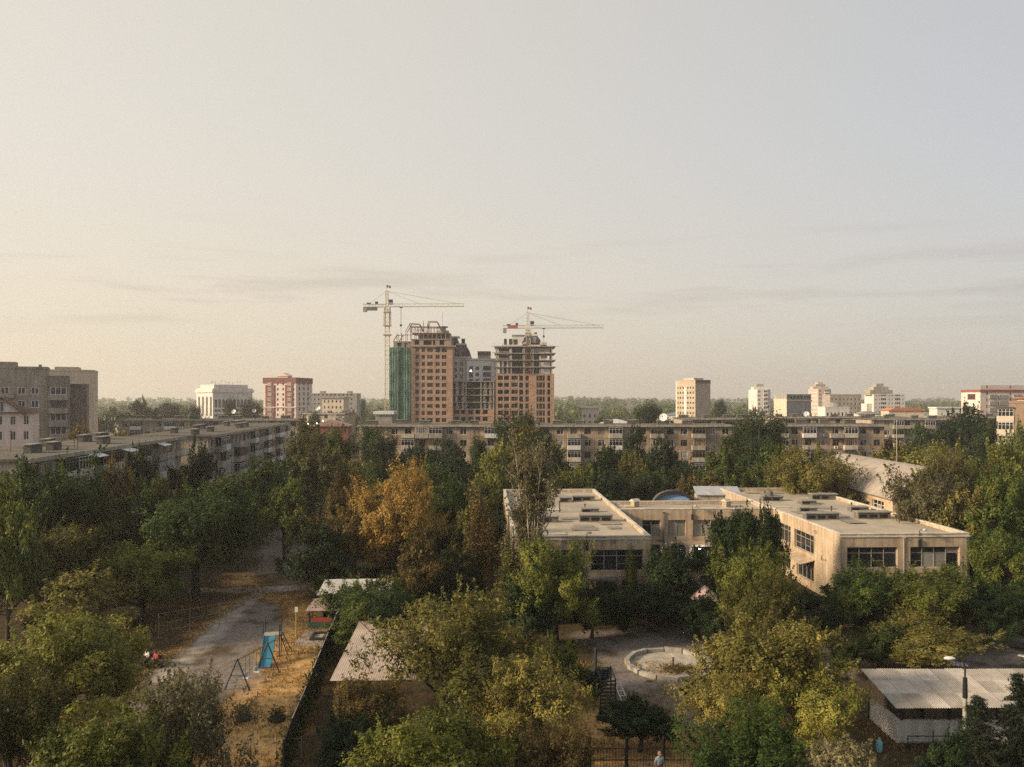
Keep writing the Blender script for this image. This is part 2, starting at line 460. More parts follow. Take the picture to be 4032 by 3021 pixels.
def bigwindow(w, h, style, rnd):
    """frame mesh and its list of panes (x0,x1,z0,z1) for a wide multi-light window"""
    f = MB(); d = .06
    f.box(0, w, .0, d, 0, .07); f.box(0, w, .0, d, h-.07, h); f.box(0, .07, 0, d, .07, h-.07); f.box(w-.07, w, 0, d, .07, h-.07)
    n = max(2, round(w/1.25)); panes = []
    xs = [.07 + (w-.14)*i/n for i in range(n+1)]
    tr = h*.7
    for i in range(n):
        if i: f.box(xs[i]-.04, xs[i]+.04, -.01, d+.01, .07, h-.07)
        f.box(xs[i]+.04, xs[i+1]-.04, .005, d-.005, tr-.03, tr+.03)
        panes += [(xs[i]+.02, xs[i+1]-.02, .06, tr), (xs[i]+.02, xs[i+1]-.02, tr, h-.06)]
        if style == 'cross' and i % 2 == 0:
            f.box(xs[i]+.04, xs[i+1]-.04, .005, d-.005, tr*.45-.025, tr*.45+.025)
    return f, panes
rk = random.Random(11)
pane_cache = {}
def add_window(root, o, u, n, q, t, style='plain', frm=None, glassm=None):
    """place a framed window with panes into opening q of a wall"""
    w, h = q[1]-q[0], q[3]-q[2]
    key = (round(w,2), round(h,2), style, (frm or WFR).name)
    if key not in pane_cache:
        f, ps = bigwindow(w, h, style, rk)
        pane_cache[key] = (f.mesh('window_frame', frm or WFR), ps)
    me, ps = pane_cache[key]
    o, u, n = Vector(o), Vector(u), Vector(n)
    p = o + u*q[0] + Vector((0,0,q[2])) - n*(t-.08)
    rz = math.atan2(u.y, u.x)
    wd = put('window', me, root, p, rz)
    for (a, b, c, d) in ps:
        gm = glassm or (CURT if rk.random() < .10 else GLASS)
        k = (round(b-a,2), round(d-c,2), gm.name)
        if k not in pane_cache:
            m2 = MB(); m2.poly([(0,0,0),(b-a,0,0),(b-a,0,d-c),(0,0,d-c)])
            pane_cache[k] = m2.mesh('pane', gm)
        put('pane', pane_cache[k], wd, (a, .035, c))
def kwing(x0, x1, y0, y1, front, left=(), right=(), back=(), name='wall'):
    w = MB(); t = .3
    specs = [((x0,y0,0),(1,0,0),(0,-1,0),x1-x0,front), ((x1,y0,0),(0,1,0),(1,0,0),y1-y0,right),
             ((x1,y1,0),(-1,0,0),(0,1,0),x1-x0,back), ((x0,y1,0),(0,-1,0),(-1,0,0),y1-y0,left)]
    for o, u, n, W, ops in specs:
        w.wall(o, u, n, W, 0, TOP, [q[:4] for q in ops], t)
    # inner faces of the parapet and the room behind the panes
    w.box(x0+.28, x1-.28, y0+.28, y0+.30, RF+.02, TOP-.003); w.box(x0+.28, x1-.28, y1-.30, y1-.28, RF+.02, TOP-.003)
    w.box(x0+.28, x0+.30, y0+.30, y1-.30, RF+.02, TOP-.003); w.box(x1-.30, x1-.28, y0+.30, y1-.30, RF+.02, TOP-.003)
    part(name, w, BEIGE, kg)
    i = MB(); i.box(x0+.6, x1-.6, y0+1.2, y1-1.2, .1, RF-.2); part('inner_room', i, DARK, kg)
    rf = MB(); n = 14; m = 20
    for a in range(n):
        for b in range(m):
            P = lambda i, j: (x0+.29+(x1-x0-.58)*i/n, y0+.29+(y1-y0-.58)*j/m, RF + .035*math.sin(i*1.7+j*.9)*math.sin(j*1.3))
            rf.poly([P(a,b),P(a+1,b),P(a+1,b+1),P(a,b+1)])
    r = part('roof', rf, ROOFG, kg, smooth=True)
    for o, u, n_, W, ops in specs:
        for q in ops:
            add_window(kg, o, u, n_, q, t, q[4] if len(q) > 4 else 'plain', None, q[5] if len(q) > 5 else None)
    return r
Z2, Z1 = (3.85, 5.92), (.85, 2.95)
op = lambda a, b, z, *s: (a, b, z[0], z[1], *s)
BX0, BX1, BY0, BY1 = 0.0, 13.1, 0.0, 40.0
AX0, AX1, AY0, AY1 = -32.5, -19.03, -.44, 39.5
LB = BY1-BY0
roofB = kwing(BX0, BX1, BY0, BY1, [op(.7,5.8,Z2,'cross'), op(7.1,12.1,Z2,'cross'), op(.7,5.8,Z1), op(7.1,12.1,Z1)],
      left=[op(LB-11.6,LB-6.3,Z2,'cross'), op(LB-17.5,LB-12.7,Z2), op(LB-11.0,LB-6.3,Z1), op(LB-17.5,LB-12.7,Z1)],
      right=[op(5,10,Z2), op(14,19,Z2), op(23,28,Z2), op(5,10,Z1), op(14,19,Z1)])
LA = AY1-AY0; WA = AX1-AX0
roofA = kwing(AX0, AX1, AY0, AY1, [op(WA-5.9,WA-.76,Z2,'cross'), op(WA-8.9,WA-7.15,Z2), op(.8,3.9,Z2,'cross'), op(WA-5.4,WA-3.9,Z1), op(WA-2.9,WA-1.2,Z1), op(.8,3.9,Z1)],
      right=[op(3,8,Z2), op(10.5,15.5,Z2), op(3,8,Z1), op(10.5,15.5,Z1)], left=[op(5,10,Z2), op(14,19,Z2), op(25,30,Z2)])
CX0, CX1, CY0, CY1 = AX1+.01, BX0-.01, 18.1, 25.6
cw = CX1-CX0
PALEP = mat('milky_glass', (.30,.285,.23), (.21,.20,.165), .8, .35, orand=.3)
roofC = kwing(CX0, CX1, CY0, CY1, [op(1.1,2.0,Z2), op(2.9,5.1,Z2), op(6.0,8.2,Z2,'plain',PALEP), op(9.1,11.3,Z2,'plain',PALEP), op(12.2,14.4,Z2), op(15.3,17.5,Z2),
      op(2.9,5.1,Z1), op(6.4,8.2,Z1), op(13.5,15.8,Z1)])
# coping slabs one by one along the wing edges
def coping(root, a, b, L, w=.36, h=.09):
    a, b = Vector(a), Vector(b); d = b - a; n = max(1, round(d.length/L)); s = d.length/n
    m = MB(); m.box(.012, s-.012, -w/2, w/2, 0, h); me = m.mesh('coping_slab', COPE)
    rz = math.atan2(d.y, d.x)
    for i in range(n):
        p = a + d*(i/n)
        put('coping_slab', me, root, (p.x + rk.uniform(-.015,.015), p.y, TOP+.002 + rk.uniform(0,.02)), rz + rk.uniform(-.01,.01))
for (x0,x1,y0,y1) in ((AX0,AX1,AY0,AY1),(BX0,BX1,BY0,BY1)):
    coping(kg, (x0+.14,y0+.4,0), (x0+.14,y1-.4,0), 1.0)
    coping(kg, (x1-.14,y0+.4,0), (x1-.14,y1-.4,0), 1.0)
    coping(kg, (x0-.04,y0+.14,0), (x1+.04,y0+.14,0), 3.3)
    coping(kg, (x0-.04,y1-.14,0), (x1+.04,y1-.14,0), 3.3)
coping(kg, (CX0+.02,CY0+.14,0), (CX1-.02,CY0+.14,0), 3.1)
coping(kg, (CX0+.02,CY1-.14,0), (CX1-.02,CY1-.14,0), 3.1)
# boxes on the roofs
for (xa, xb, D, h, dep) in ((33.6,37.4,90,.8,1.1),(39.8,43.6,90.6,.85,1.1),(35.1,37.2,96,.6,1.0),(41.6,43.8,96.7,.6,1.0),(37.9,39.8,103,.55,1.4),(41.1,44.6,107.9,.8,1.2),(33.9,36.6,106.4,.7,1.4),
      (3.3,5.2,88,.75,1.1),(7.6,11.3,88.5,.8,1.1),(8.5,10.6,96,.5,.8),(6.4,8.0,105.2,.7,1.5),(8.3,11.2,106.6,.7,1.1)):
    x, y = kloc(xa, D); W = xb - xa
    v = MB(); v.box(0, W, 0, dep, -.05, h-.1); v.box(-.12, W+.12, -.12, dep+.12, h-.1, h, 1)
    for i in range(int(W/1.2)): v.box(.1+i*1.2, .1+i*1.2+.9, -.03, 0.001, h*.2, h*.62, 2)
    part('roof_vent', v, [VENTM, CONC, DARK], kg, (x, y, RF))
for (x, D, h) in ((5.8,96,1.25),(9.1,98.4,.6),(39.3,97,.5),(43.5,101,.4)):
    a, b = kloc(x, D); v = MB(); v.tube([(0,0,-.03),(0,0,h)], .07, 8); v.tube([(0,0,h),(0,0,h+.12)], .13, 8)
    part('vent_pipe', v, STEEL, kg, (a, b, RF))
v = MB(); v.lathe([(.0,.0),(.55,.0),(.5,.5),(.25,.75),(.0,.8)], 12); a, b = kloc(34.9,107); part('roof_cowl', v, CONCD, kg, (a, b, RF+.7))
# end cowls of the link roof
for px in (2500, 2860):
    x = gx(px, 101); a, b = kloc(x, 101)
    v = MB(); v.box(-.45,.45,-.35,.35,-.02,.75); v.poly([(-.6,-.5,.72),(.6,-.5,.72),(.6,0,1.05),(-.6,0,1.05)],1); v.poly([(.6,.5,.72),(-.6,.5,.72),(-.6,0,1.05),(.6,0,1.05)],1); v.poly([(-.6,-.5,.72),(-.6,0,1.05),(-.6,.5,.72)],1); v.poly([(.6,-.5,.72),(.6,.5,.72),(.6,0,1.05)],1)
    part('roof_hatch', v, [BEIGE, COPE], kg, (a, b, RF), R(35))
# entrance canopies, awnings and the dark doorway
v = MB(); v.box(CX0+7.5, CX1-.3, CY0-2.6, CY0-.002, 3.15, 3.38); part('canopy', v, BEIGE, kg)
v = MB(); v.box(CX0+9.2, CX0+12.6, CY0-.06, CY0-.003, .05, 2.9); part('door', v, DARK, kg)
for s in (CX0+8, CX1-3.5):
    v = MB(); v.box(s, s+.25, CY0-2.4, CY0-2.15, 0, 3.15); part('canopy_post', v, BEIGE, kg)
v = MB(); v.poly([(BX0-.005,6.0,3.45),(BX0-1.5,6.0,3.05),(BX0-1.5,11.8,3.05),(BX0-.005,11.8,3.45)]); v.poly([(BX0-.005,6.0,3.35),(BX0-.005,11.8,3.35),(BX0-1.5,11.8,2.95),(BX0-1.5,6.0,2.95)]); v.poly([(BX0-1.5,6.0,3.05),(BX0-1.5,6.0,2.95),(BX0-1.5,11.8,2.95),(BX0-1.5,11.8,3.05)]); v.poly([(BX0-.005,6,3.45),(BX0-.005,6,3.35),(BX0-1.5,6,2.95),(BX0-1.5,6,3.05)])
part('awning', v, BEIGE, kg)
v = MB(); v.box(AX1-6.0, AX1-3.4, AY0-1.2, AY0-.002, 3.1, 3.3); part('canopy', v, VENTM, kg)
# front cornice line and string course
for (x0, x1, y0) in ((AX0,AX1,AY0),(BX0,BX1,BY0)):
    v = MB(); v.box(x0+.001, x1-.001, y0-.035, y0-.002, 3.3, 3.42); part('string_course', v, BEIGE, kg)
    v = MB(); v.box(x0-.05, x1+.05, y0-.09, y0-.003, TOP-.28, TOP-.17); part('cornice', v, COPE, kg)
v = MB(); v.box(.0,.05,-.5,.0,0,.05); v.box(0,.05,-.5,-.45,.05,.5); part('wall_bracket', v, STEEL, kg, (BX0-.03, 3.2, 4.0), R(-90))
# felt patches on the roofs, drainpipes and plaster repairs on the walls
rp = random.Random(71)
FELT2 = mat('newer_felt', (.30,.265,.205), (.21,.185,.14), .6, .95, fine=.2); FELT3 = mat('bleached_felt', (.50,.445,.35), (.38,.33,.26), .6, .95, fine=.2)
PATCH = mat('plaster_repair', (.50,.41,.31), (.40,.32,.24), .9, .9, .3); BARE = mat('bare_plaster', (.36,.27,.19), (.25,.185,.13), .9, .95, .3)
for (x0, x1, y0, y1, n) in ((AX0+1,AX1-1,AY0+1.2,AY1-2,11),(BX0+1,BX1-1,BY0+1.2,BY1-2,11),(CX0+1,CX1-1,CY0+1,CY1-1,5)):
    for i in range(n):
        w_, l_ = rp.uniform(.9,3.5), rp.uniform(1,3.2); x, y = rp.uniform(x0,x1-w_), rp.uniform(y0,y1-l_)
        v = MB(); k = 7; ring = []
        for a, b, c, d in ((0,0,w_,0),(w_,0,w_,l_),(w_,l_,0,l_),(0,l_,0,0)):
            for j in range(k): ring.append((a+(c-a)*j/k+rp.uniform(-.07,.07), b+(d-b)*j/k+rp.uniform(-.07,.07), 0))
        v.poly(ring); part('felt_patch', v, rp.choice((FELT2,FELT3,FELT2)), kg, (x, y, RF+.055+.004*i), rp.choice((0,0,rp.uniform(-.2,.2))))
for (o, u, z) in (((AX0+4.6,AY0-.08),1,TOP),((AX1-6.55,AY0-.08),1,TOP),((BX0+6.4,BY0-.08),1,TOP),((BX1-.3,BY0-.08),1,TOP),((CX0+5.5,CY0-.08),1,TOP),((CX0+14.8,CY0-.08),1,TOP)):
    v = MB(); v.tube([(0,0,.3),(0,0,z-.5),(0,.1,z-.32)], .055, 7); v.box(-.13,.13,-.1,.05,z-.42,z-.28); part('drainpipe', v, rp.choice((CONCD,FASC)), kg, (o[0],o[1],0))
for i in range(16):
    side = rp.choice('ABCL'); w_, h_ = rp.uniform(.5,1.8), rp.uniform(.25,.7); z = rp.choice((rp.uniform(6.1,6.5),rp.uniform(3.1,3.25)))
    v = MB(); ring = [(w_*.5+w_*.5*math.cos(t)*rp.uniform(.8,1.1), -.0, h_*.5+h_*.5*math.sin(t)*rp.uniform(.75,1.1)) for t in [2*PI*j/14 for j in range(14)]]; v.poly(ring)
    if side == 'L': part('plaster_patch', v, rp.choice((PATCH,BARE)), kg, (BX0-.006, rp.uniform(2.5,17), rp.choice((6.2,3.1,1.2,5.0)) if True else 0), R(-90))
    else:
        x0, x1, y = {'A':(AX0+5,AX1-2,AY0),'B':(BX0+.4,BX1-2,BY0),'C':(CX0+.5,CX1-4,CY0)}[side]; part('plaster_patch', v, rp.choice((PATCH,BARE)), kg, (rp.uniform(x0,x1), y-.006, z))
# floodlights on arms at the roof edge
def floodlight(x, y, z):
    v = MB(); v.tube([(0,0,-.5),(0,0,.35),(.12,-.25,.55),(.2,-.5,.52)], .035, 6); o = part('floodlight', v, STEEL, kg, (x, y, z))
    v = MB(); v.lathe([(.0,.1),(.16,.09),(.22,.0),(.18,-.09),(.0,-.1)], 10, c=(.22,-.55,.52)); put('lamp_head', v.mesh('lamp_head', COPE, True), o)
    v = MB(); v.box(-.14,.14,-.12,.0,-1.25,-.55); put('control_box', v.mesh('control_box', STEEL), o, (0,-.003,0))
floodlight(AX1-6.3, AY0-.06, TOP); floodlight(BX0+8.0, BY0-.06, TOP); floodlight(CX0+9.0, CY0-.06, TOP)
# the lit entrance lamp under the link canopy
lp = thing('entrance_lamp', 'bright white lamp burning under the entrance canopy of the beige link', 'lamp', (gx(2755,93.3), 93.3, 3.15))
v = MB(); v.tube([(0,0,0),(0,0,-.12)], .03, 6); v.tube([(0,0,-.12),(0,0,-.15)], .13, 10); part('lamp_holder', v, STEEL, lp)
v = MB(); v.lathe([(0,-.28),(.08,-.27),(.12,-.2),(.09,-.152)], 10); part('bulb', v, emit('lamp_glow', (.9,.95,1), 60), lp, smooth=True)
pl = bpy.data.lights.new('entrance_light', 'POINT'); pl.energy = 60; pl.color = (.85,.93,1); pl.shadow_soft_size = .1
po = bpy.data.objects.new('entrance_light', pl); col.objects.link(po); po.parent = lp; po.location = (0,-.25,-.35)

# ---------------------------------------------------------------- five-storey panel blocks
PANEL = mat('pebble_panel', (.47,.36,.255), (.33,.245,.17), .6, .95, .25, orand=.22, fine=.22)
PANELG = mat('grey_panel', (.50,.425,.33), (.33,.275,.21), .6, .95, .3, orand=.2, fine=.2)
JOINT = mat('panel_joint', (.085,.07,.055), (.05,.04,.03), 1, .95)
BALC = mat('balcony_panel', (.58,.52,.42), (.38,.33,.26), .7, .9, .4, orand=.3)
FELT = mat('old_felt', (.125,.11,.085), (.065,.058,.045), .3, .95, fine=.2)
FH = 2.75
kc = {}
def kmesh(key, fn):
    if key not in kc: kc[key] = fn()
    return kc[key]
def m_panel(w, win):
    m = MB(); g = .025
    ops = [(.8, 2.35, .85, 2.32)] if win else []
    m.wall((g,-.14,g),(1,0,0),(0,-1,0), w-2*g, 0, FH-2*g, [(a-g,b-g,c-g,d-g) for a,b,c,d in ops], .13)
    x0,x1,z0,z1 = g, w-g, g, FH-g
    m.poly([(x0,-.14,z0),(x0,-.14,z1),(x0,0,z1),(x0,0,z0)]); m.poly([(x1,-.14,z0),(x1,0,z0),(x1,0,z1),(x1,-.14,z1)])
    m.poly([(x0,-.14,z1),(x1,-.14,z1),(x1,0,z1),(x0,0,z1)]); m.poly([(x0,-.14,z0),(x0,0,z0),(x1,0,z0),(x1,-.14,z0)])
    return m
def m_wframe(w, h, style):
    m = MB(); t, d = .075, .05
    m.box(0,w,0,d,0,t); m.box(0,w,0,d,h-t,h); m.box(0,t,0,d,t,h-t); m.box(w-t,w,0,d,t,h-t)
    if style == 0: m.box(w*.62-t/2,w*.62+t/2,0,d,t,h-t); m.box(t,w*.62-t/2,.003,d-.003,h*.7,h*.7+.06)
    elif style == 1: m.box(w*.5-t/2,w*.5+t/2,0,d,t,h-t)
    else: m.box(w*.33-t/2,w*.33+t/2,0,d,t,h-t); m.box(w*.33+t/2,w-t,.003,d-.003,h*.72,h*.72+.06)
    return m
def m_pane(w, h):
    m = MB(); m.poly([(0,0,0),(w,0,0),(w,0,h),(0,0,h)]); return m
def balcony(root, x, z, w, kind, pm, rr):
    """a balcony with slab, parapet and, on many, home-made glazing"""
    m = MB()
    m.box(0, w, -1.25, -.145, -.02, .13)
    b = part_cached('balcony', ('bslab', w), lambda: m.mesh('balcony', CONC), root, (x, 0, z))
    def par():
        q = MB(); q.box(.03, w-.03, -1.24, -1.17, .13, 1.05); q.box(.03, .09, -1.17, -.15, .13, 1.05); q.box(w-.09, w-.03, -1.17, -.15, .13, 1.05); return q
    put('parapet', kmesh(('bpar', w, kind == 'white'), lambda: par().mesh('parapet', WHITE if kind == 'white' else BALC)), b)
    if kind in ('glazed', 'white', 'lattice'):
        def gl():
            q = MB(); t = .05; n = 4 if kind != 'lattice' else 7
            q.box(.04,w-.04,-1.235,-1.18,1.05,1.05+t); q.box(.04,w-.04,-1.235,-1.18,2.5-t,2.5)
            for i in range(n+1):
                xx = .04+(w-.08-t)*i/n; q.box(xx,xx+t,-1.235,-1.18,1.05+t,2.5-t)
            if kind == 'lattice':
                for k in (1.4,1.75,2.1): q.box(.05,w-.05,-1.225,-1.19,k,k+.04)
            else: q.box(.05,w-.05,-1.225,-1.19,2.05,2.1)
            for xx in (.04, w-.09):
                for yy in (-.75,-.2): q.box(xx,xx+t,yy,yy+t,1.05,2.5)
                q.box(xx,xx+t,-1.18,-.15,2.45,2.5)
            return q
        fm = WHITE if (kind == 'white' or rr.random() < .5) else WOODF
        fr = put('glazing_frame', kmesh(('bgl', w, kind, fm.name), lambda: gl().mesh('glazing_frame', fm)), b)
        def pn():
            q = MB(); q.poly([(.05,-1.2,1.07),(w-.05,-1.2,1.07),(w-.05,-1.2,2.48),(.05,-1.2,2.48)])
            for xx in (.065, w-.065): q.poly([(xx,-1.19,1.07),(xx,-.16,1.07),(xx,-.16,2.48),(xx,-1.19,2.48)])
            return q
        if kind != 'lattice' : put('pane', kmesh(('bpn', w), lambda: pn().mesh('pane', GLASS)), b)
    return b
def part_cached(name, key, fn, root, loc): return put(name, kmesh(key, fn), root, loc)
def khrush(label, loc, rot, nb, balc, seed, floors=5, bay=3.2, depth=12.0, pm=None, lo=0, group='five-storey panel blocks', awn=()):
    rr = random.Random(seed)
    pm = pm or PANEL
    root = thing('apartment_block', label, 'building', loc, rot, group)
    L = nb*bay; base = .55; zt = base + floors*FH
    m = MB(); m.box(.0, L, .0, depth, 0, zt); part('wall', m, JOINT, root)
    m = MB(); m.box(-.02, L+.02, -.1, -.002, 0, base-.02); part('plinth', m, CONCD, root)
    # gable and rear panels
    gp = kmesh(('gable', depth, pm.name), lambda: m_panel(depth/3, False).mesh('wall_panel', pm))
    for f in range(floors):
        for k in range(3):
            put('wall_panel', gp, root, (L, k*depth/3, base+f*FH), R(90))
            put('wall_panel', gp, root, (0, depth-k*depth/3, base+f*FH), R(-90))
    for b in range(nb):
        isb = balc(b)
        for f in range(lo, floors):
            z = base + f*FH
            put('wall_panel', kmesh(('pw', bay, pm.name), lambda: m_panel(bay, True).mesh('wall_panel', pm)), root, (b*bay, 0, z))
            st = rr.choice((0,0,1,2)); fm = WHITE if rr.random() < .55 else WOODF
            w = put('window', kmesh(('wf', st, fm.name), lambda: m_wframe(1.55, 1.47, st).mesh('window', fm)), root, (b*bay+.8, -.075, z+.85))
            gm = rr.choice((CURT, CURT2, GLASS)) if rr.random() < .3 else GLASS
            put('pane', kmesh(('wp', gm.name), lambda: m_pane(1.45,1.37).mesh('pane', gm)), w, (.05,.03,.05))
            if isb and f > 0 or (f > 1 and rr.random() < .05):
                kd = rr.choice(('glazed','glazed','white','lattice','open'))
                balcony(root, b*bay+.05, z, bay-.1, kd, pm, rr)
            elif rr.random() < .10:
                a = put('air_conditioner', kmesh('ac', lambda: m_ac()), root, (b*bay+1.2, -.15, z+.25))
    # roof slab, fascia and roof vents
    m = MB(); m.box(-.55, L+.55, -.75, depth+.55, zt, zt+.2); part('roof', m, FELT, root)
    nf = max(1, round(L/6.4))
    fm_ = kmesh(('fascia', round((L+1.1)/nf,3)), lambda: (lambda q: (q.box(.015,(L+1.1)/nf-.015,-.85,-.752,zt-.12,zt+.34), q)[1])(MB()).mesh('fascia_slab', FASC))
    for i in range(nf): put('fascia_slab', fm_, root, (-.55+i*(L+1.1)/nf, 0, rr.uniform(-.03,.03)))
    m = MB()
    rf = MB(); rf.box(-.5, L+.5, -.74, depth+.5, zt+.201, zt+.30); part('roofing', rf, FELT, root)
    for i in range(int(L/6.2)):
        x = 2.5+i*6.2+rr.uniform(-1,1); y = rr.choice((3.2,8.6))+rr.uniform(-.6,.6); s = rr.uniform(.8,1.5)
        v = MB(); v.box(-s, s, -.4, .4, zt+.28, zt+1.1); v.box(-s-.12, s+.12, -.55, .55, zt+1.2, zt+1.32, 1)
        for sx in (-s+.1, s-.2): v.box(sx, sx+.1, -.35, .35, zt+1.1, zt+1.2)
        part('roof_vent', v, [CONCD, CONC], root, (x, y, 0))
    for i in range(int(L/11)):
        v = MB(); x = rr.uniform(2,L-2); y = rr.uniform(2,10); hgt = rr.uniform(1.4,3.2)
        v.bar((0,0,zt+.28),(0,0,zt+hgt),.03); v.bar((-.5,0,zt+hgt-.2),(.5,0,zt+hgt-.2),.02); v.bar((-.3,0,zt+hgt-.5),(.3,0,zt+hgt-.5),.02)
        part('antenna', v, STEEL, root, (x,y,0))
    for (b, f) in awn:      # bright sheet awnings over top balconies
        v = MB(); z = base+(f+1)*FH
        v.poly([(0,-.2,z+.05),(bay,-.2,z+.05),(bay,-1.9,z-.5),(0,-1.9,z-.5)]); v.poly([(0,-.2,z+.0),(0,-1.9,z-.55),(bay,-1.9,z-.55),(bay,-.2,z)]); v.poly([(0,-1.9,z-.5),(bay,-1.9,z-.5),(bay,-1.9,z-.55),(0,-1.9,z-.55)])
        part('awning', v, WHITE, root, (b*bay,0,0))
    return root
def m_ac():
    m = MB(); m.box(0,.8,-.32,0,0,.55); m.lathe([(.0,0),(.2,0)],12,1)
    m.v = m.v[:8] + [(x+.3, -.325, y+.28) for x,y,z in m.v[8:]]
    return m.mesh('air_conditioner', [WHITE, DARK])
x0 = gx(1418,183)
khrush('long panel block across the middle, below the unfinished towers', (x0,183,0), 0, 27, lambda b: b in (3,5,9,12,15,18,21,24), 5)
khrush('panel block right of the tall dark poplars, behind the vaulted roof', (61.3,184.5,0), R(-.5), 8, lambda b: b in (0,2,5), 8)
khrush('smaller panel block at far right, pole standing before it', (gx(3430,240),240,0), R(1), 8, lambda b: b in (2,5), 9, pm=PANELG)
khrush('low panel block seen between dark trees at far right', (gx(3770,262),262,0), R(0), 6, lambda b: b in (1,4), 10, pm=PANELG)
khrush('near panel block at left with sheet-metal awnings under its eave', (-49.6,80,0), R(95), 15, lambda b: b % 3 != 1, 21, pm=PANELG, awn=((4,4),(7,4),(11,4)))
khrush('second panel block at left, running away beyond the near one', (-50.6,131.5,0), R(95.5), 21, lambda b: b % 4 in (1,2), 22, pm=PANELG)
khrush('panel block whose roof shows behind the central block, right of the dishes', (gx(2690,245),245,0), R(1), 8, lambda b: b in (1,4), 12, pm=PANELG, lo=3)
khrush('long roof behind the right-hand panel block, dishes on it', (gx(3050,262),262,0), R(-1), 14, lambda b: b in (1,4), 13, pm=PANELG, lo=3)
khrush('panel block behind the left blocks, mostly behind trees', (gx(470,230),230,0), R(6), 16, lambda b: b in (1,4,7,11), 14, pm=PANELG, lo=2)
khrush('far panel block under the dishes, left of centre', (gx(1185,330),330,0), R(-10), 6, lambda b: b in (1,4), 15, pm=PANELG, lo=2)

def polyprism(mb, prof, y0, y1, mi=0, capmi=None):
    """extrude an x-z outline along y"""
    n = len(prof)
    for i in range(n):
        a, b = prof[i], prof[(i+1) % n]
        mb.poly([(a[0],y0,a[1]),(a[0],y1,a[1]),(b[0],y1,b[1]),(b[0],y0,b[1])], mi)
    mb.poly([(p[0],y0,p[1]) for p in prof], mi if capmi is None else capmi)
    mb.poly([(p[0],y1,p[1]) for p in reversed(prof)], mi if capmi is None else capmi)

# ---------------------------------------------------------------- vaulted hall behind the right wing
CREAM = mat('cream_wall', (.60,.46,.30), (.45,.33,.21), .6, .9, .2)
VAULT = mat('pale_metal_roof', (.40,.345,.28), (.26,.22,.175), .35, .75, fine=.18)
hall = thing('sports_hall', 'hall with pale vaulted roof and cream walls behind the right wing', 'building', (50.7, 105, 0), R(0))
v = MB()
v.wall((0,30,0),(0,-1,0),(-1,0,0),30,0,7.3,[(3,6.5,4.6,6.6),(10,13.5,4.6,6.6),(17,20.5,4.6,6.6),(24,27.5,4.6,6.6),(3,6.5,1.2,3.2),(10,13.5,1.2,3.2)],.3)
v.wall((0,0,0),(1,0,0),(0,-1,0),12.8,0,7.3,[(1.2,4.2,4.4,6.6),(8,11,4.4,6.6)],.3)
v.wall((12.8,0,0),(0,1,0),(1,0,0),30,0,7.3,[],.3)
v.poly([(0,30,0),(0,30,7.3),(12.8,30,7.3),(12.8,30,0)])
part('wall', v, CREAM, hall)
for u0 in (3,10,17,24): add_window(hall,(0,30,0),(0,-1,0),(-1,0,0),(u0,u0+3.5,4.6,6.6),.3,'cross',WHITE)
for u0 in (3,10): add_window(hall,(0,30,0),(0,-1,0),(-1,0,0),(u0,u0+3.5,1.2,3.2),.3,'cross',WHITE)
for u0 in (1.2,8): add_window(hall,(0,0,0),(1,0,0),(0,-1,0),(u0,u0+3,4.4,6.6),.3,'cross',WHITE)
v = MB()
prof = []
for i in range(13):
    a = i/12; x = -.5 + 13.8*a; prof.append((x, 7.35 + 3.95*(1-abs(2*a-1)**1.9)))
pr2 = [(x*0.985+.1, z-.16) for x, z in reversed(prof)]
polyprism(v, prof + pr2, -.6, 30.6); part('roof', v, VAULT, hall)
v = MB(); polyprism(v, [(0,7.25)]+[(max(0,min(12.8,x)), z-.14) for x,z in prof]+[(12.8,7.25)], -.02, .0); part('gable', v, CREAM, hall)
# curved porch roof in front of the hall
v = MB(); prof = [(x, 3.6+1.0*math.sin(PI*(x/6.0))**.8 if 0 < x < 6 else 3.6) for x in [0,.5,1,1.5,2,2.5,3,3.5,4,4.5,5,5.5,6]]
polyprism(v, prof+[(x,z-.18) for x,z in reversed(prof)], 0, 4); v.box(.3,.55,.3,.55,0,3.7); v.box(5.4,5.65,.3,.55,0,3.7); v.box(.3,5.7,3.4,3.7,0,3.9,1)
pz = thing('porch', 'low curved porch roof between the right wing and the vaulted hall', 'porch', (46.6, 104, 1.2), R(8)); part('porch_roof', v, [CONC, CREAM], pz)
# low gabled building at the right edge
low = thing('gabled_shed_building', 'low building with pale pitched roof at the right edge behind trees', 'building', (60, 88, 0), R(-8))
v = MB(); v.wall((0,0,0),(1,0,0),(0,-1,0),20,0,4.8,[(2,4,1.2,3.4),(7,9,1.2,3.4),(12,14,1.2,3.4)],.25); v.poly([(0,0,0),(0,0,4.8),(0,5,7.2),(0,10,4.8),(0,10,0)]); v.poly([(20,0,0),(20,10,0),(20,10,4.8),(20,5,7.2),(20,0,4.8)]); part('wall', v, CREAM, low)
for u0 in (2,7,12): add_window(low,(0,0,0),(1,0,0),(0,-1,0),(u0,u0+2,1.2,3.4),.25)
v = MB()
for s in (0,1):
    y0, y1 = (-.5, 5.0) if s == 0 else (10.5, 5.0)
    pts = [(-.5,y0,4.62),(20.5,y0,4.62),(20.5,y1,7.3),(-.5,y1,7.3)]
    v.poly(pts if s == 0 else pts[::-1]); q = [(a,b,c-.12) for a,b,c in pts]; v.poly(q[::-1] if s == 0 else q)
    v.poly([pts[0],q[0],q[1],pts[1]])
part('roof', v, VAULT, low)
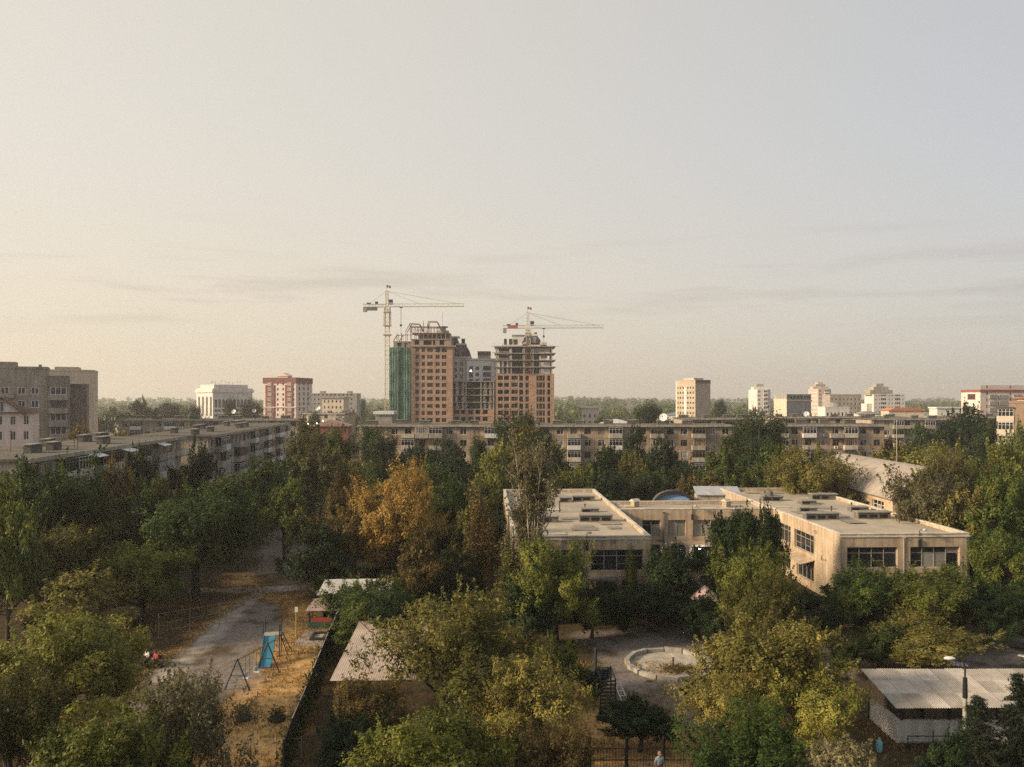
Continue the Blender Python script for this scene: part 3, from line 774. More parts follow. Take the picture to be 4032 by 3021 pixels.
# blue arched kiosk behind the link
ks = thing('kiosk', 'small kiosk with blue arched gable and pale roof behind the beige link', 'kiosk', (gx(2570,116), 116, 0), R(-4))
v = MB(); prof = [(3.1-3.1*math.cos(PI*i/14), 4.9+2.35*math.sin(PI*i/14)) for i in range(15)]
polyprism(v, [(.05,0)]+[(max(.05,min(6.15,a)),b_-.16) for a,b_ in prof]+[(6.15,0)], .05, 2.2, 1, 0); part('wall', v, [mat('sky_blue_panel', (.24,.40,.60), (.17,.30,.48), 1.2, .6), CONCD], ks)
v = MB(); polyprism(v, prof+[(3.1+(x-3.1)*.86, 4.9+(z-4.9)*.82-.02) for x,z in reversed(prof)], -.35, .3); part('arch_rim', v, STEEL, ks)
v = MB(); v.box(.2,4.4,-.02,.03,4.2,5.0); part('sign_board', v, mat('pink_board', (.55,.36,.27), (.42,.27,.2), 1, .8), ks)
sx = 6.4; v = MB(); v.poly([(sx,.3,6.6),(sx+6.6,.3,6.6),(sx+6.6,3.6,7.5),(sx,3.6,7.5)]); v.poly([(sx,.3,6.5),(sx,3.6,7.4),(sx+6.6,3.6,7.4),(sx+6.6,.3,6.5)]); v.poly([(sx,.3,6.5),(sx+6.6,.3,6.5),(sx+6.6,.3,6.6),(sx,.3,6.6)]); v.poly([(sx,.3,6.5),(sx,.3,6.6),(sx,3.6,7.5),(sx,3.6,7.4)]); part('side_roof', v, mat('pale_sheet', (.40,.41,.43), (.26,.27,.29), 1, .6), ks)
v = MB(); v.box(6.6,12.8,.6,3.4,0,6.5); part('side_wall', v, FASC, ks)
# ---------------------------------------------------------------- other buildings of the town
fw = {}
def farwin(w, h, style, fm, gm):
    k = (round(w,2), round(h,2), style, fm.name, gm.name)
    if k not in fw:
        m = MB(); t = min(.12, w*.09)
        if style == 'arch':
            n = 10; r = w/2
            m.poly([(0,.0,0),(w,0,0)] + [(r+r*math.cos(PI*i/n), 0, h-r+r*math.sin(PI*i/n)) for i in range(n+1)], 1)
            for i in range(n):
                a, b = PI*i/n, PI*(i+1)/n
                P = lambda q, t_, rr: (r+rr*math.cos(q), t_, h-r+rr*math.sin(q))
                m.poly([P(a,-.06,r),P(a,-.06,r+t*1.6),P(b,-.06,r+t*1.6),P(b,-.06,r)], 0)
                m.poly([P(a,-.06,r),P(b,-.06,r),P(b,0,r),P(a,0,r)], 0)
        else:
            m.poly([(0,.1,0),(w,.1,0),(w,.1,h),(0,.1,h)], 1)
            m.box(0,w,.03,.11,0,t); m.box(0,w,.03,.11,h-t,h); m.box(0,t,.03,.11,t,h-t); m.box(w-t,w,.03,.11,t,h-t)
            if style == 'mull': m.box(w*.5-t/2,w*.5+t/2,.03,.11,t,h-t)
            if style == 'tri':
                for q in (.33,.66): m.box(w*q-t/2,w*q+t/2,.03,.11,t,h-t)
        fw[k] = m.mesh('window', [fm, gm])
    return fw[k]
def fb(name, label, loc, rot, W, dep, top, wm, front=(), left=(), right=(), roofm=None, group=None, cat='building', frm=None, gm=None, parapet=.5, z0=0):
    frm, gm = frm or WHITE, gm or GLASSF
    root = thing(name, label, cat, loc, rot, group)
    w = MB()
    faces = (((0,0,0),(1,0,0),(0,-1,0),W,front), ((W,0,0),(0,1,0),(1,0,0),dep,right), ((0,dep,0),(0,-1,0),(-1,0,0),dep,left), ((W,dep,0),(-1,0,0),(0,1,0),W,()))
    for o, u, n, L, gs in faces:
        ops = []; pl = []
        for g in gs:
            u0, du, nu, za, dz, nz, ww, hh = g[:8]; st = g[8] if len(g) > 8 else 'plain'
            for i in range(nu):
                for j in range(nz):
                    q = (u0+i*du, u0+i*du+ww, za+j*dz, za+j*dz+hh)
                    if st != 'arch': ops.append(q)
                    pl.append((q, st))
        w.wall(o, u, n, L, z0, top, ops, .13)
        uv, nv = Vector(u), Vector(n)
        for q, st in pl:
            p = Vector(o) + uv*q[0] + Vector((0,0,q[2])) + (nv*.015 if st == 'arch' else Vector((0,0,0)))
            put('window', farwin(q[1]-q[0], q[3]-q[2], st, frm, gm), root, p, math.atan2(uv.y, uv.x))
    part('wall', w, wm, root)
    r = MB(); r.box(.02, W-.02, .02, dep-.02, top-.4, top-.05); part('roof', r, roofm or FELT, root)
    p = MB(); t = .3
    p.box(-.1,W+.1,-.1,t,top-.004,top+parapet); p.box(-.1,W+.1,dep-t,dep+.1,top-.004,top+parapet); p.box(-.1,t,t,dep-t,top-.004,top+parapet); p.box(W-t,W+.1,t,dep-t,top-.004,top+parapet)
    part('parapet', p, wm, root)
    return root
def addbox(root, name, m, *b):
    v = MB(); v.box(*b); return part(name, v, m, root)
TAN = mat('tan_wall', (.64,.53,.39), (.52,.43,.31), .25, .9, .2)
WHW = mat('white_wall', (.74,.69,.62), (.60,.56,.50), .25, .85, .25)
GRYW = mat('grey_block_wall', (.42,.365,.29), (.28,.24,.19), .4, .95, .3, fine=.15)
GRYL = mat('pale_grey_wall', (.40,.37,.33), (.28,.26,.23), .3, .95, .3)
REDW = mat('dark_red_wall', (.235,.095,.075), (.175,.07,.056), .4, .9, .15)
PINKW = mat('pink_white_wall', (.74,.61,.53), (.64,.52,.45), .4, .85, .15)
CREW = mat('warm_cream_wall', (.66,.56,.43), (.55,.46,.35), .4, .85, .15)
ORANGE = mat('orange_tile', (.50,.20,.10), (.36,.14,.075), 1, .85)
DKRED = mat('rust_roof', (.28,.10,.07), (.19,.07,.05), .7, .85)
# left edge: grey nine-storey block, tan block behind it, pink house before it
D = 160; zg = gz(1452,D+4); r = fb('grey_tower_block', 'weathered grey nine-storey block at left edge, balconies stacked', (gx(-150,D),D,0), R(28), 15, 9, zg, GRYW,
   front=((6.6,2.6,1,2,2.8,8,1.5,1.5,'mull'),(9.6,2.4,2,2,2.8,8,1.4,1.5,'mull'),(1.5,2.4,2,2,2.8,8,1.4,1.5,'mull')))
for i in range(8): addbox(r, 'balcony', GRYL, 5.9, 9.0, -1.1, -.002, 1.2+i*2.8, 2.3+i*2.8)
addbox(r, 'stair_tower', GRYW, 4.5, 9.2, 2, 7, zg-.3, gz(1420,D)); addbox(r, 'roof_house', GRYW, 13.2, 13.8, 3, 4, zg-.3, gz(1428,D))
z2 = gz(1480,D+8)
v = MB(); v.wall((15.01,-.6,0),(1,0,0),(0,-1,0),4.0,0,z2,[(.5,3.5,1.9+2.8*k,3.6+2.8*k) for k in range(int(z2/2.8)-1)],.3); v.wall((19.01,-.6,0),(0,1,0),(1,0,0),8,0,z2,[],.3); v.wall((15.01,7.4,0),(0,-1,0),(-1,0,0),8,0,z2,[],.3); v.poly([(15.01,-.6,z2),(19.01,-.6,z2),(19.01,7.4,z2),(15.01,7.4,z2)]); part('stair_bay', v, mat('shaded_grey_wall', (.30,.26,.21), (.20,.17,.135), .5, .95, .3), r)  # darkened copy of the block's grey: the shade here is put into the colour
for k in range(int(z2/2.8)-1):
    put('window', farwin(3.0,1.7,'tri',WHITE if k % 3 else WOODF,GLASSF), r, (15.51,-.6,1.9+2.8*k))
    addbox(r, 'balcony', GRYL if k % 2 else GRYW, 15.2, 18.8, -1.5, -.605, .75+2.8*k, 1.8+2.8*k)
r2 = fb('grey_tower_block', 'lower stepped wing of the grey block, beside the tan gable', (gx(268,176),176,0), R(25), 3.7, 8, gz(1520,176), mat('shaded_grey_wall', (.20,.175,.14)))  # same darkened grey, shade carried by the wall colour
D = 215; r = fb('tan_tower_block', 'tan and white tower block rising behind the grey block at left', (gx(165,D),D,0), R(22), 12.4, 12, gz(1463,D+3), TAN,
   front=((10.0,1,1,2,2.9,8,.9,1.6),(7.2,1,1,22.3,2.9,1,.6,1.8)))
addbox(r, 'white_panel', WHW, 5.6, 9.7, -.08, -.003, 3, 25.0)
addbox(r, 'roof_house', TAN, 2.6, 8.4, 3, 9, gz(1463,D)-.3, gz(1442,D))
D = 140; r = thing('pink_house', 'pale pink house with dark pitched roof at the left edge', 'building', (gx(-120,D),D,0), R(25))
W = 9.6; zt = gz(1628,D)
v = MB(); ops = [(W-1.4-2.05*i, W-.55-2.05*i, 2.2+j*2.75, 3.8+j*2.75) for i in range(5) for j in range(6) if 2.2+j*2.75 < zt-2]
v.wall((0,0,0),(1,0,0),(0,-1,0),W,0,zt,ops,.2); v.wall((W,0,0),(0,1,0),(1,0,0),10,0,zt,[],.2); v.wall((0,10,0),(0,-1,0),(-1,0,0),10,0,zt,[],.2); part('wall', v, PINKW, r)
for q in ops: put('window', farwin(q[1]-q[0],q[3]-q[2],'mull',WHITE,GLASSF), r, (q[0],0,q[2]))
v = MB(); gxm = W-4.8; g0, g1, gt = W-8.4, W-1.4, gz(1563,D)
v.poly([(g0,-.03,zt-.2),(g1,-.03,zt-.2),(gxm,-.03,gt-.3)]); part('gable', v, WHW, r)
put('window', farwin(1.0,1.9,'mull',WHITE,GLASSF), r, (gxm-.6,-.14,zt+.2))
v = MB()
for a, b, s in ((g0-.5, gxm, 1), (g1+.5, gxm, -1)):
    zl = zt-.45
    pts = [(a,-.7,zl),(b,-.7,gt),(b,7,gt),(a,7,zl)]; q = [(x,y,z-.18) for x,y,z in pts]
    v.poly(pts); v.poly(q[::-1]); v.poly([pts[0],pts[1],q[1],q[0]]); v.poly([pts[0],q[0],q[3],pts[3]])
v.poly([(-.4,-.5,zt),(W+.4,-.5,zt),(W*.5,5,zt+2.2)]); v.poly([(W+.4,-.5,zt),(W+.4,10.5,zt),(W*.5,5,zt+2.2)]); v.poly([(-.4,10.5,zt),(-.4,-.5,zt),(W*.5,5,zt+2.2)])
part('roof', v, mat('brown_tile', (.13,.075,.05), (.08,.045,.03), 1.2, .9), r)
# white arcaded hotel
D = 500; S = D/FOC
W1, W2 = 33, 33
r = fb('arcaded_hotel', 'white slab building with tall arches and rows of loggias at left', (gx(838,D),D,0), R(46), 30*.9, 26*.9, gz(1532,D), WHW, gm=CONCD,
   front=((1.2,2.5,10,gz(1566,D)-6.4,3.1,1,1.7,5.4,'arch'),(1.0,2.5,10,gz(1566,D)-9.2,-3.0,3,2.0,1.7,'plain'),(1.0,2.5,10,2,3,2,1.9,1.6,'plain')),
   left=((2.4,5.6,4,gz(1620,D)-3,1,1,2.9,12.5,'arch'),))
zt = gz(1532,D)
addbox(r, 'attic', WHW, 1.5, 24.5, 1.5, 21, zt-.1, gz(1514,D)); addbox(r, 'cornice', WHW, -.7, 27.7, -.7, 24.1, zt-2.2, zt-.35)
for i in range(3): addbox(r, 'loggia_band', WHW, .6, 26.4, -.5, -.003, gz(1566,D)-7.6-i*3.0, gz(1566,D)-6.7-i*3.0)
rr_ = random.Random(5)
for i in range(12):
    v = MB(); h = rr_.uniform(1,3.2); v.bar((0,0,-.05),(0,0,h),.10); v.bar((-.5,0,h*.7),(.5,0,h*.7),.07); part('antenna', v, GRYL, r, (3+i*1.7, 6+rr_.uniform(0,4), gz(1514,D)))
# red and white tower
D = 450; zt = gz(1492,D)
r = fb('red_white_tower', 'eight-storey tower striped dark red and pale pink, left of the cranes', (gx(1037,D),D,0), R(-14), 20.5, 19, zt, PINKW,
   front=((8.6,1,1,2,2.9,10,1.2,1.6),(12.0,1,1,2,2.9,10,1.2,1.6),(18.9,1,1,2,2.9,10,.8,1.5)), right=((3,5,3,2,2.9,10,2.2,2.2),))
for x0 in (1.6, 14.0):
    addbox(r, 'red_bay', REDW, x0, x0+5.6 if x0 < 5 else x0+4.6, -.5, -.003, .2, zt-3.4)
    for j in range(10): put('window', farwin(2.4,1.7,'tri',WHITE,CURT), r, (x0+1.4,-.63,2+j*2.9))
addbox(r, 'red_band', REDW, -.25, 20.75, -.25, 19.25, zt-2.6, zt+.62)
addbox(r, 'belt', PINKW, -.3, 20.8, -.56, 19.3, 15.6, 16.1)
v = MB(); v.box(7,13,4,9,zt-.2,zt+1.6); v.poly([(6.2,3.5,zt+1.6),(13.8,3.5,zt+1.6),(10,3.5,zt+3.4)]); v.poly([(6.2,9.5,zt+1.6),(10,9.5,zt+3.4),(13.8,9.5,zt+1.6)]); v.poly([(6.2,3.5,zt+1.6),(10,3.5,zt+3.4),(10,9.5,zt+3.4),(6.2,9.5,zt+1.6)]); v.poly([(13.8,3.5,zt+1.6),(13.8,9.5,zt+1.6),(10,9.5,zt+3.4),(10,3.5,zt+3.4)]); part('roof_house', v, PINKW, r)
# grey block and the cream house before it
D = 520
r = fb('grey_slab_block', 'pale grey slab block just left of the crane mast', (gx(1212,D),D,0), R(0), 32.3, 14, gz(1552,D), GRYL, front=((1.2,2.7,11,2,2.9,8,1.4,1.5),))
for q in (7, 25): addbox(r, 'roof_house', GRYL, q, q+3, 4, 8, gz(1552,D)-.2, gz(1540,D))
D = 430
r = fb('cream_house', 'cream house with hipped roof before the pale grey slab', (gx(1268,D),D,0), R(-5), 12, 10, gz(1572,D), CREW, front=((1,2.2,5,12,3.2,3,1.0,1.5),))
addbox(r, 'eave', CONC, -.7, 12.7, -.7, 10.7, gz(1572,D)+.6, gz(1572,D)+1.1)
D = 330
r = fb('low_hall', 'low building with pale flat canopy roof left of the green netting', (gx(1478,D),D,0), R(0), 7, 9, gz(1640,D), CONC, front=((.6,2,3,5,3,2,1.2,1.6),))
addbox(r, 'canopy_roof', WHITE, -.8, 7.8, -.8, 9.8, gz(1636,D)+.5, gz(1620,D))
D = 270
r = fb('red_roof_shed', 'long shed with dull red roof left of the central block', (gx(1225,D),D,0), R(3), 12.5, 8, gz(1685,D), DKRED, roofm=DKRED)
v = MB(); zt = gz(1685,D); polyprism(v, [(-.5,zt+.5),(13,zt+.5),(13,zt+.7),(6.5,zt+2.6),(-.5,zt+.7)], -.5, 8.5); part('pitched_roof', v, mat('faded_pink_roof', (.42,.27,.22), (.30,.19,.155), .8, .8), r)
D = 360
r = fb('terrace_building', 'pale flat-roofed house among trees right of the right tower', (gx(2290,D),D,0), R(2), 8, 9, gz(1612,D), CREW, front=((.8,2.4,3,6,3,3,1.1,1.6),))
addbox(r, 'roof_slab', WHW, -.6, 8.6, -.6, 9.6, gz(1612,D)+.51, gz(1604,D)+.4)
D = 215
r = thing('hipped_roof_house', 'pale hipped metal roof peeping over the central block', 'building', (gx(2375,D),D,0))
W = gx(2510,D)-gx(2375,D); z0, z1 = gz(1672,D), gz(1652,D)
v = MB(); v.box(.3,W-.3,.3,9.7,0,z0); part('wall', v, CREW, r)
v = MB(); c = [(-.3,-.3,z0),(W+.3,-.3,z0),(W+.3,10.3,z0),(-.3,10.3,z0)]; a, b = (W*.38,5,z1), (W*.5,5,z1)
v.poly([c[0],c[1],b,a]); v.poly([c[1],c[2],b]); v.poly([c[2],c[3],a,b]); v.poly([c[3],c[0],a]); v.poly(c[::-1]); part('roof', v, mat('galvanised_roof', (.52,.49,.45), (.42,.40,.36), .8, .6), r)
# right skyline
D = 450; zt = gz(1499,D)
r = fb('cream_tower', 'cream nine-storey tower with blank tan gable, right of centre', (gx(2738,D),D,0), R(30), 11.6, 16.5, zt, mat('tan_gable', (.47,.385,.285), (.39,.32,.235), .3, .9, .12),
   left=((1.2,2.2,3,3,2.9,9,1.4,1.5),(9.6,2.2,3,3,2.9,9,1.4,1.5)), frm=CREW)
addbox(r, 'stair_strip', WHW, -.28, -.003, 7.0, 9.2, .3, zt-4); addbox(r, 'painted_lit_side', CREW, -.06, -.004, 15.0, 16.4, .2, zt-.2)  # the paler cream strip has the lit side painted into its colour
addbox(r, 'roof_house', TAN, 1.5, 9, 3, 11, zt-.2, zt+1.6)
addbox(r, 'dark_band', CONCD, -.05, 11.7, -.16, -.105, zt-1.4, zt+.3)
def round_tower(label, px, D, W, pyt, stepped, m, n=9):
    """residential tower of clustered bays with balcony bands and a stepped top"""
    zt = gz(pyt, D); r = thing('balcony_tower', label, 'building', (gx(px,D)+W/2, D+W/2, 0))
    v = MB(); a = W/2
    ring = [(-a*.55,-a),(a*.55,-a),(a,-a*.45),(a,a*.6),(-a,a*.6),(-a,-a*.45)]
    k = len(ring)
    for i in range(k):
        p, q = ring[i], ring[(i+1) % k]; v.poly([(p[0],p[1],0),(q[0],q[1],0),(q[0],q[1],zt),(p[0],p[1],zt)])
    v.poly([(p[0],p[1],zt) for p in ring]); part('wall', v, m, r)
    fh = 2.95; nf = int(zt/fh)
    for j in range(nf):
        z = zt - (j+1)*fh
        for (x0, x1, y) in ((-a*.5,-a*.28,-a),(a*.12,a*.5,-a)):
            put('window', farwin(x1-x0, 1.5, 'mull', WHITE, GLASSF), r, (x0, y-.14, z+.9))
        b = MB(); b.box(a*.08, a*.55, -a-.9, -a-.15, z-.1, z+.75); part('balcony', b, WHW, r)
        for s in (-1, 1):
            b = MB(); P = [(s*a*.62,-a*.93),(s*a*1.06,-a*.42),(s*a*1.0,-a*.36),(s*a*.58,-a*.86)]
            if s < 0: P = P[::-1]
            b.poly([(x,y,z-.1) for x,y in P][::-1]); b.poly([(x,y,z+.75) for x,y in P])
            for i in range(4):
                p, q = P[i], P[(i+1)%4]; b.poly([(p[0],p[1],z-.1),(q[0],q[1],z-.1),(q[0],q[1],z+.75),(p[0],p[1],z+.75)])
            part('balcony', b, WHW, r)
    for i, (s, h) in enumerate(stepped):
        addbox(r, 'roof_tier', m if i % 2 == 0 else GRYL, -a*s, a*s*.85, -a*.6*s, a*.5, zt-.05 + sum(q[1] for q in stepped[:i]), zt + sum(q[1] for q in stepped[:i+1]))
    return r
round_tower('white tower of clustered balconies, the left one on the right skyline', 2965, 560, 13.5, 1534, ((.75,2.0),(.4,2.0)), WHW)
round_tower('pinkish balcony tower rising behind the arcaded cream building', 3205, 600, 14.5, 1532, ((.9,1.8),(.55,2.0),(.3,1.6)), mat('pinkish_wall', (.58,.46,.38), (.46,.36,.30), .3, .9, .2))
D = 430; zt = gz(1556,D)
r = fb('arched_office', 'cream building with a big central arch and dark top windows', (gx(3098,D),D,0), R(24), 17.5, 10, zt, GRYL, gm=GLASS,
   front=((1.0,2.4,2,3.5,4.6,2,1.9,3.2,'plain'),(11.5,2.4,2,3.5,4.6,2,1.9,3.2,'plain'),(6.9,1,1,2.5,1,1,3.4,9.0,'arch')), left=((1.6,2.2,3,3,4.2,3,.7,2.8),))
addbox(r, 'top_glazing', GLASS, .5, 16.5, -.06, -.003, zt-2.0, zt-.5); addbox(r, 'cornice', CREW, -.4, 17.9, -.5, -.105, zt-3.4, zt-2.7)
for i in range(6): addbox(r, 'glazing_bar', WHW, 1.6+i*2.5, 1.9+i*2.5, -.12, -.062, zt-2.0, zt-.5)
addbox(r, 'painted_sunlit_wall', CREW, -.05, -.004, .1, 9.9, .2, zt-2)  # cream sheet over the grey side wall; sunlight put into its colour
D = 520; fb('grey_panel_slab', 'plain grey slab block behind the pinkish balcony tower', (gx(3268,D),D,0), R(2), 21, 12, gz(1556,D), GRYW, front=((1,2.6,8,2,2.9,7,1.3,1.4),))
D = 400
r = fb('white_villa', 'small white terraced house with dark dome roof on the right skyline', (gx(3250,D),D,0), R(3), 12.5, 9, gz(1606,D), WHW, front=((.8,1.9,6,5,3.4,3,1.1,1.9),))
v = MB(); v.lathe([(5,0),(4.6,1.2),(3,2.4),(.2,3)], 14, c=(5.5,5,gz(1606,D)-.2)); part('dome', v, GRYL, r)
D = 560; zt = gz(1556,D)
r = fb('stepped_white_block', 'white block with dark loggia stripes and a stepped grey top', (gx(3440,D),D,0), R(3), 23, 13, zt, WHW, front=((1.4,2.4,2,2,2.9,8,.9,1.3),(5.2,1,1,2,2.9,8,4.2,1.7,'tri'),(11,2.2,2,2,2.9,8,.9,1.3),(15.5,1,1,2,2.9,8,4.2,1.7,'tri'),(21,1,1,2,2.9,8,.9,1.3)), gm=GLASS)
for i, (a, b, h0, h1) in enumerate(((-1.5,15,0,3.6),(1.5,12.5,3.55,6.0),(4,9.5,5.95,8.2))): addbox(r, 'roof_tier', GRYL if i else GRYW, a, b, 2+i, 11-i, zt+h0-.1, zt+h1)
addbox(r, 'side_wing', WHW, -4, -.003, 2, 11, 0, zt-6)
D = 380
r = fb('orange_roof_row', 'low row of houses under one bright orange tiled roof', (gx(3500,D),D,0), R(0), 17, 8, gz(1622,D), CREW, front=((1,2.5,6,6,3.2,2,1.2,1.9,'arch'),))
v = MB(); zt = gz(1622,D); polyprism(v, [(-.6,zt+.51),(17.6,zt+.51),(15,zt+1.9),(2.5,zt+1.9)], -.6, 8.6); part('pitched_roof', v, ORANGE, r)
D = 420; r = fb('long_white_shed', 'low long white-roofed shed on the right skyline', (gx(3690,D),D,0), R(0), 12, 8, gz(1612,D), WHW); addbox(r, 'roof_slab', WHITE, -.5, 12.5, -.5, 8.5, gz(1612,D)+.505, gz(1606,D)+.4)
D = 350; zt = gz(1540,D)
r = fb('red_striped_block', 'pinkish-white slab block with rust-red top at right edge', (gx(3860,D),D,0), R(8), 26, 12, zt, PINKW, front=((3,1,1,2,2.9,9,.6,1.4),(14.5,1,1,2,2.9,9,.6,1.4)), left=((4,1,1,3.4,5.6,4,5,2.6,'tri'),), frm=DKRED)
addbox(r, 'rust_band', DKRED, -.2, 26.2, -.25, 12.2, zt-.5, zt+.62)
for j in range(8):
    for xx in (4.2, 9.0, 16, 21): addbox(r, 'loggia', GRYL, xx, xx+4, -.6, -.003, zt-3.4-j*2.9, zt-1.7-j*2.9)
for xx in (6, 17): addbox(r, 'roof_house', GRYL, xx, xx+6, 3, 8, zt-.1, zt+2.6)
# brick apartment block at the right edge
D = 170
r = fb('brick_apartment_block', 'tan brick block with white glazed bay at the right edge', (gx(3992,D),D,0), R(-28), 12, 12, gz(1588,D), mat('tan_brick', (.33,.235,.165), (.24,.165,.115), .8, .9, .15), left=((2,3,3,2,2.8,6,1.5,1.5),), front=((2,3,3,2,2.8,6,1.5,1.5),))
for j in range(6):
    z = 1.2+j*2.9
    b = addbox(r, 'bay', CREW, -3.0, -.003, -.2, 3, z, z+1.25)
    v = MB()
    for i in range(5): v.box(-2.95+i*.7, -2.87+i*.7, -.15, -.08, z+1.25, z+2.8)
    v.box(-2.95,-.05,-.14,-.09,z+2.72,z+2.9); v.box(-2.95,-.05,-.14,-.09,z+2.2,z+2.26); q = part('bay_frame', v, WHITE, r)
    v = MB(); v.poly([(-2.9,-.11,z+1.25),(-.05,-.11,z+1.25),(-.05,-.11,z+2.75),(-2.9,-.11,z+2.75)]); v.poly([(-2.92,-.11,z+1.25),(-2.92,-.11,z+2.75),(-2.92,3,z+2.75),(-2.92,3,z+1.25)]); put('pane', v.mesh('pane', GLASS), q)
addbox(r, 'bay_roof', FELT, -3.2, -.003, -.4, 3.2, 18.6, 18.9); addbox(r, 'attic', CREW, 1.5, 11, 2, 12, gz(1588,D)+.1, gz(1570,D)); addbox(r, 'attic_eave', ORANGE, 1.0, 11.5, 1.5, 12.5, gz(1570,D)-.002, gz(1570,D)+.3)
# assorted low houses among the trees
ra = random.Random(31)
LOW = [(380,420,8,'pale house with white roof low between trees at far left'),(455,390,6,'small white outbuilding left of the arcaded hotel'),(1000,560,6,'tiny white house between poplars and red-striped tower'),
       (2480,420,10,'long grey roof among trees right of the right tower'),(2560,500,7,'pale shed behind the dark poplar clump'),(2625,520,8,'house with bluish roof left of the cream tower'),
       (2860,480,9,'grey-roofed house just right of the cream tower'),(3380,480,8,'small house below the plain grey slab'),(3600,560,10,'far pale house right of the stepped block')]
for i, (px, D, W, lb) in enumerate(LOW):
    h = ra.uniform(8,11); W *= D/300
    wm = ra.choice((CREW, WHW, GRYL)); rm = mat('bluish_roof', (.25,.33,.45), (.18,.25,.36), 1, .7) if 'bluish' in lb else (WHITE if 'white roof' in lb else GRYL)
    r = fb('house', lb, (gx(px,D),D,0), R(ra.uniform(-15,15)), W, 8, h, wm, front=((.8,2.2,int((W-1)/2.2),2,3,2,1.1,1.5),), group='low houses among the trees')
    v = MB(); polyprism(v, [(-.5,h+.5),(W+.5,h+.5),(W+.5,h+.65),(W/2,h+2.4),(-.5,h+.65)], -.5, 8.5); part('pitched_roof', v, rm, r)

# ---------------------------------------------------------------- the building site: two towers, a frame between, two cranes
BRICK = mat('raw_brick', (.46,.29,.20), (.30,.175,.115), .55, .92, .25, fine=.25, c3=(.40,.245,.165))
SLAB = mat('raw_concrete', (.40,.36,.31), (.26,.235,.20), .7, .92, .25)
NET = mat('green_netting', (.135,.26,.19), (.035,.085,.065), .30, .9, .5, c3=(.085,.18,.13), fine=.25)
RUST = mat('rusty_steel', (.24,.13,.085), (.13,.07,.05), 1, .8)
MANS = mat('slate_mansard', (.06,.055,.058), (.035,.032,.035), .8, .75)
D = 350.0; S = D/FOC; FLO = 27.6*S
X = lambda px: (px-CX)*S
Z = lambda py: EYE - (py-YH)*S
def framewin(root, q, st, m=WOODF, y=0.0):
    put('window', farwin(q[1]-q[0], q[3]-q[2], st, m, DARK), root, (q[0], y+.12, q[2]))  # near-black pane stands in for the shade inside the opening
def slabs(root, x0, x1, y0, y1, zs, name='floor_slab', m=None, t=.32, over=.25):
    for z in zs:
        v = MB(); v.box(x0-over, x1+over, y0-over, y1, z-t, z); part(name, v, m or SLAB, root)
# left tower
t1 = thing('unfinished_tower', 'brick tower under construction with green netting and bare roof steelwork', 'building', (X(1620), D, 0))
bw, zb = X(1782)-X(1620), Z(1362)
cols = ((1.8,3.3),(4.6,6.0),(7.0,9.5),(10.7,12.6),(13.5,15.5))
rows = [zb - 2.75 - k*FLO for k in range(14) if zb-2.75-k*FLO > .5]
ops = [(a, b, z, z+(1.75 if i > 1 else 2.15)) for z in rows for i, (a, b) in enumerate(cols)]
v = MB(); v.wall((0,0,0),(1,0,0),(0,-1,0),bw,0,zb,ops,.4); v.wall((bw,0,0),(0,1,0),(1,0,0),13,0,zb,[],.4); v.wall((bw,13,0),(-1,0,0),(0,1,0),bw,0,zb,[],.4); v.wall((0,13,0),(0,-1,0),(-1,0,0),13,0,zb,[],.4)
part('wall', v, BRICK, t1)
v = MB(); v.box(.3,bw-.3,1.6,12.5,.2,zb-.2); part('inner_core', v, DARK, t1)  # solid near-black block, indoor shade painted in behind the openings
for k, z in enumerate(rows):
    for i, (a, b) in enumerate(cols):
        if k > 9 and i < 5 and (k+i) % 2: continue
        if k == 0 and i > 2:
            put('arched_opening', farwin(b-a+.3,2.2,'arch',SLAB,DARK), t1, (a-.15,-.02,z-.1)); continue
        framewin(t1, (a,b,z,z+(1.75 if i > 1 else 2.15)), 'tri' if i == 2 else 'mull', SLAB if (k*3+i) % 5 == 0 else RUST)
slabs(t1, 0, bw, 0, .3, [zb - .55 - k*FLO for k in range(1, 14) if zb-.55-k*FLO > 1], 'belt_course', BRICK if False else SLAB, .28, .06)
slabs(t1, -.2, bw+.4, -.3, 13, [zb+.02], 'floor_slab', SLAB, .4, .5)
zu = Z(1337)
v = MB(); o2 = [(1.4,3.5,zb+.5,zu-.25),(5.4,9.0,zb+.4,zu-.4),(9.6,10.7,zb+.4,zu-.4),(12.5,14.6,zb+.4,zu-.25)]
v.wall((-.1,.4,0),(1,0,0),(0,-1,0),bw-.6,zb+.02,zu,o2,.4); v.wall((bw-.7,.4,0),(0,1,0),(1,0,0),14,zb+.02,zu,[],.4); v.wall((-8.2,1.5,0),(1,0,0),(0,-1,0),8.1,zb-1.8,zu-.7,[(1.6,3.5,zb-1.2,zu-1.0),(5.0,5.6,zb-1.2,zu-1.0)],.4); v.wall((-8.2,13,0),(0,-1,0),(-1,0,0),11.5,zb-1.8,zu-.7,[],.4)
part('upper_wall', v, mat('pale_raw_brick', (.37,.265,.19), (.27,.185,.13), .6, .92, .2), t1)
v = MB(); v.box(.5,bw-1.2,3.2,13,zb+.05,zu-.1); v.box(-7.9,-.2,3.5,12.5,zb-1.7,zu-1.0); part('inner_core', v, DARK, t1)
slabs(t1, -.2, bw-.6, .3, 14, [zu+.25], 'floor_slab', SLAB, .3, .2)
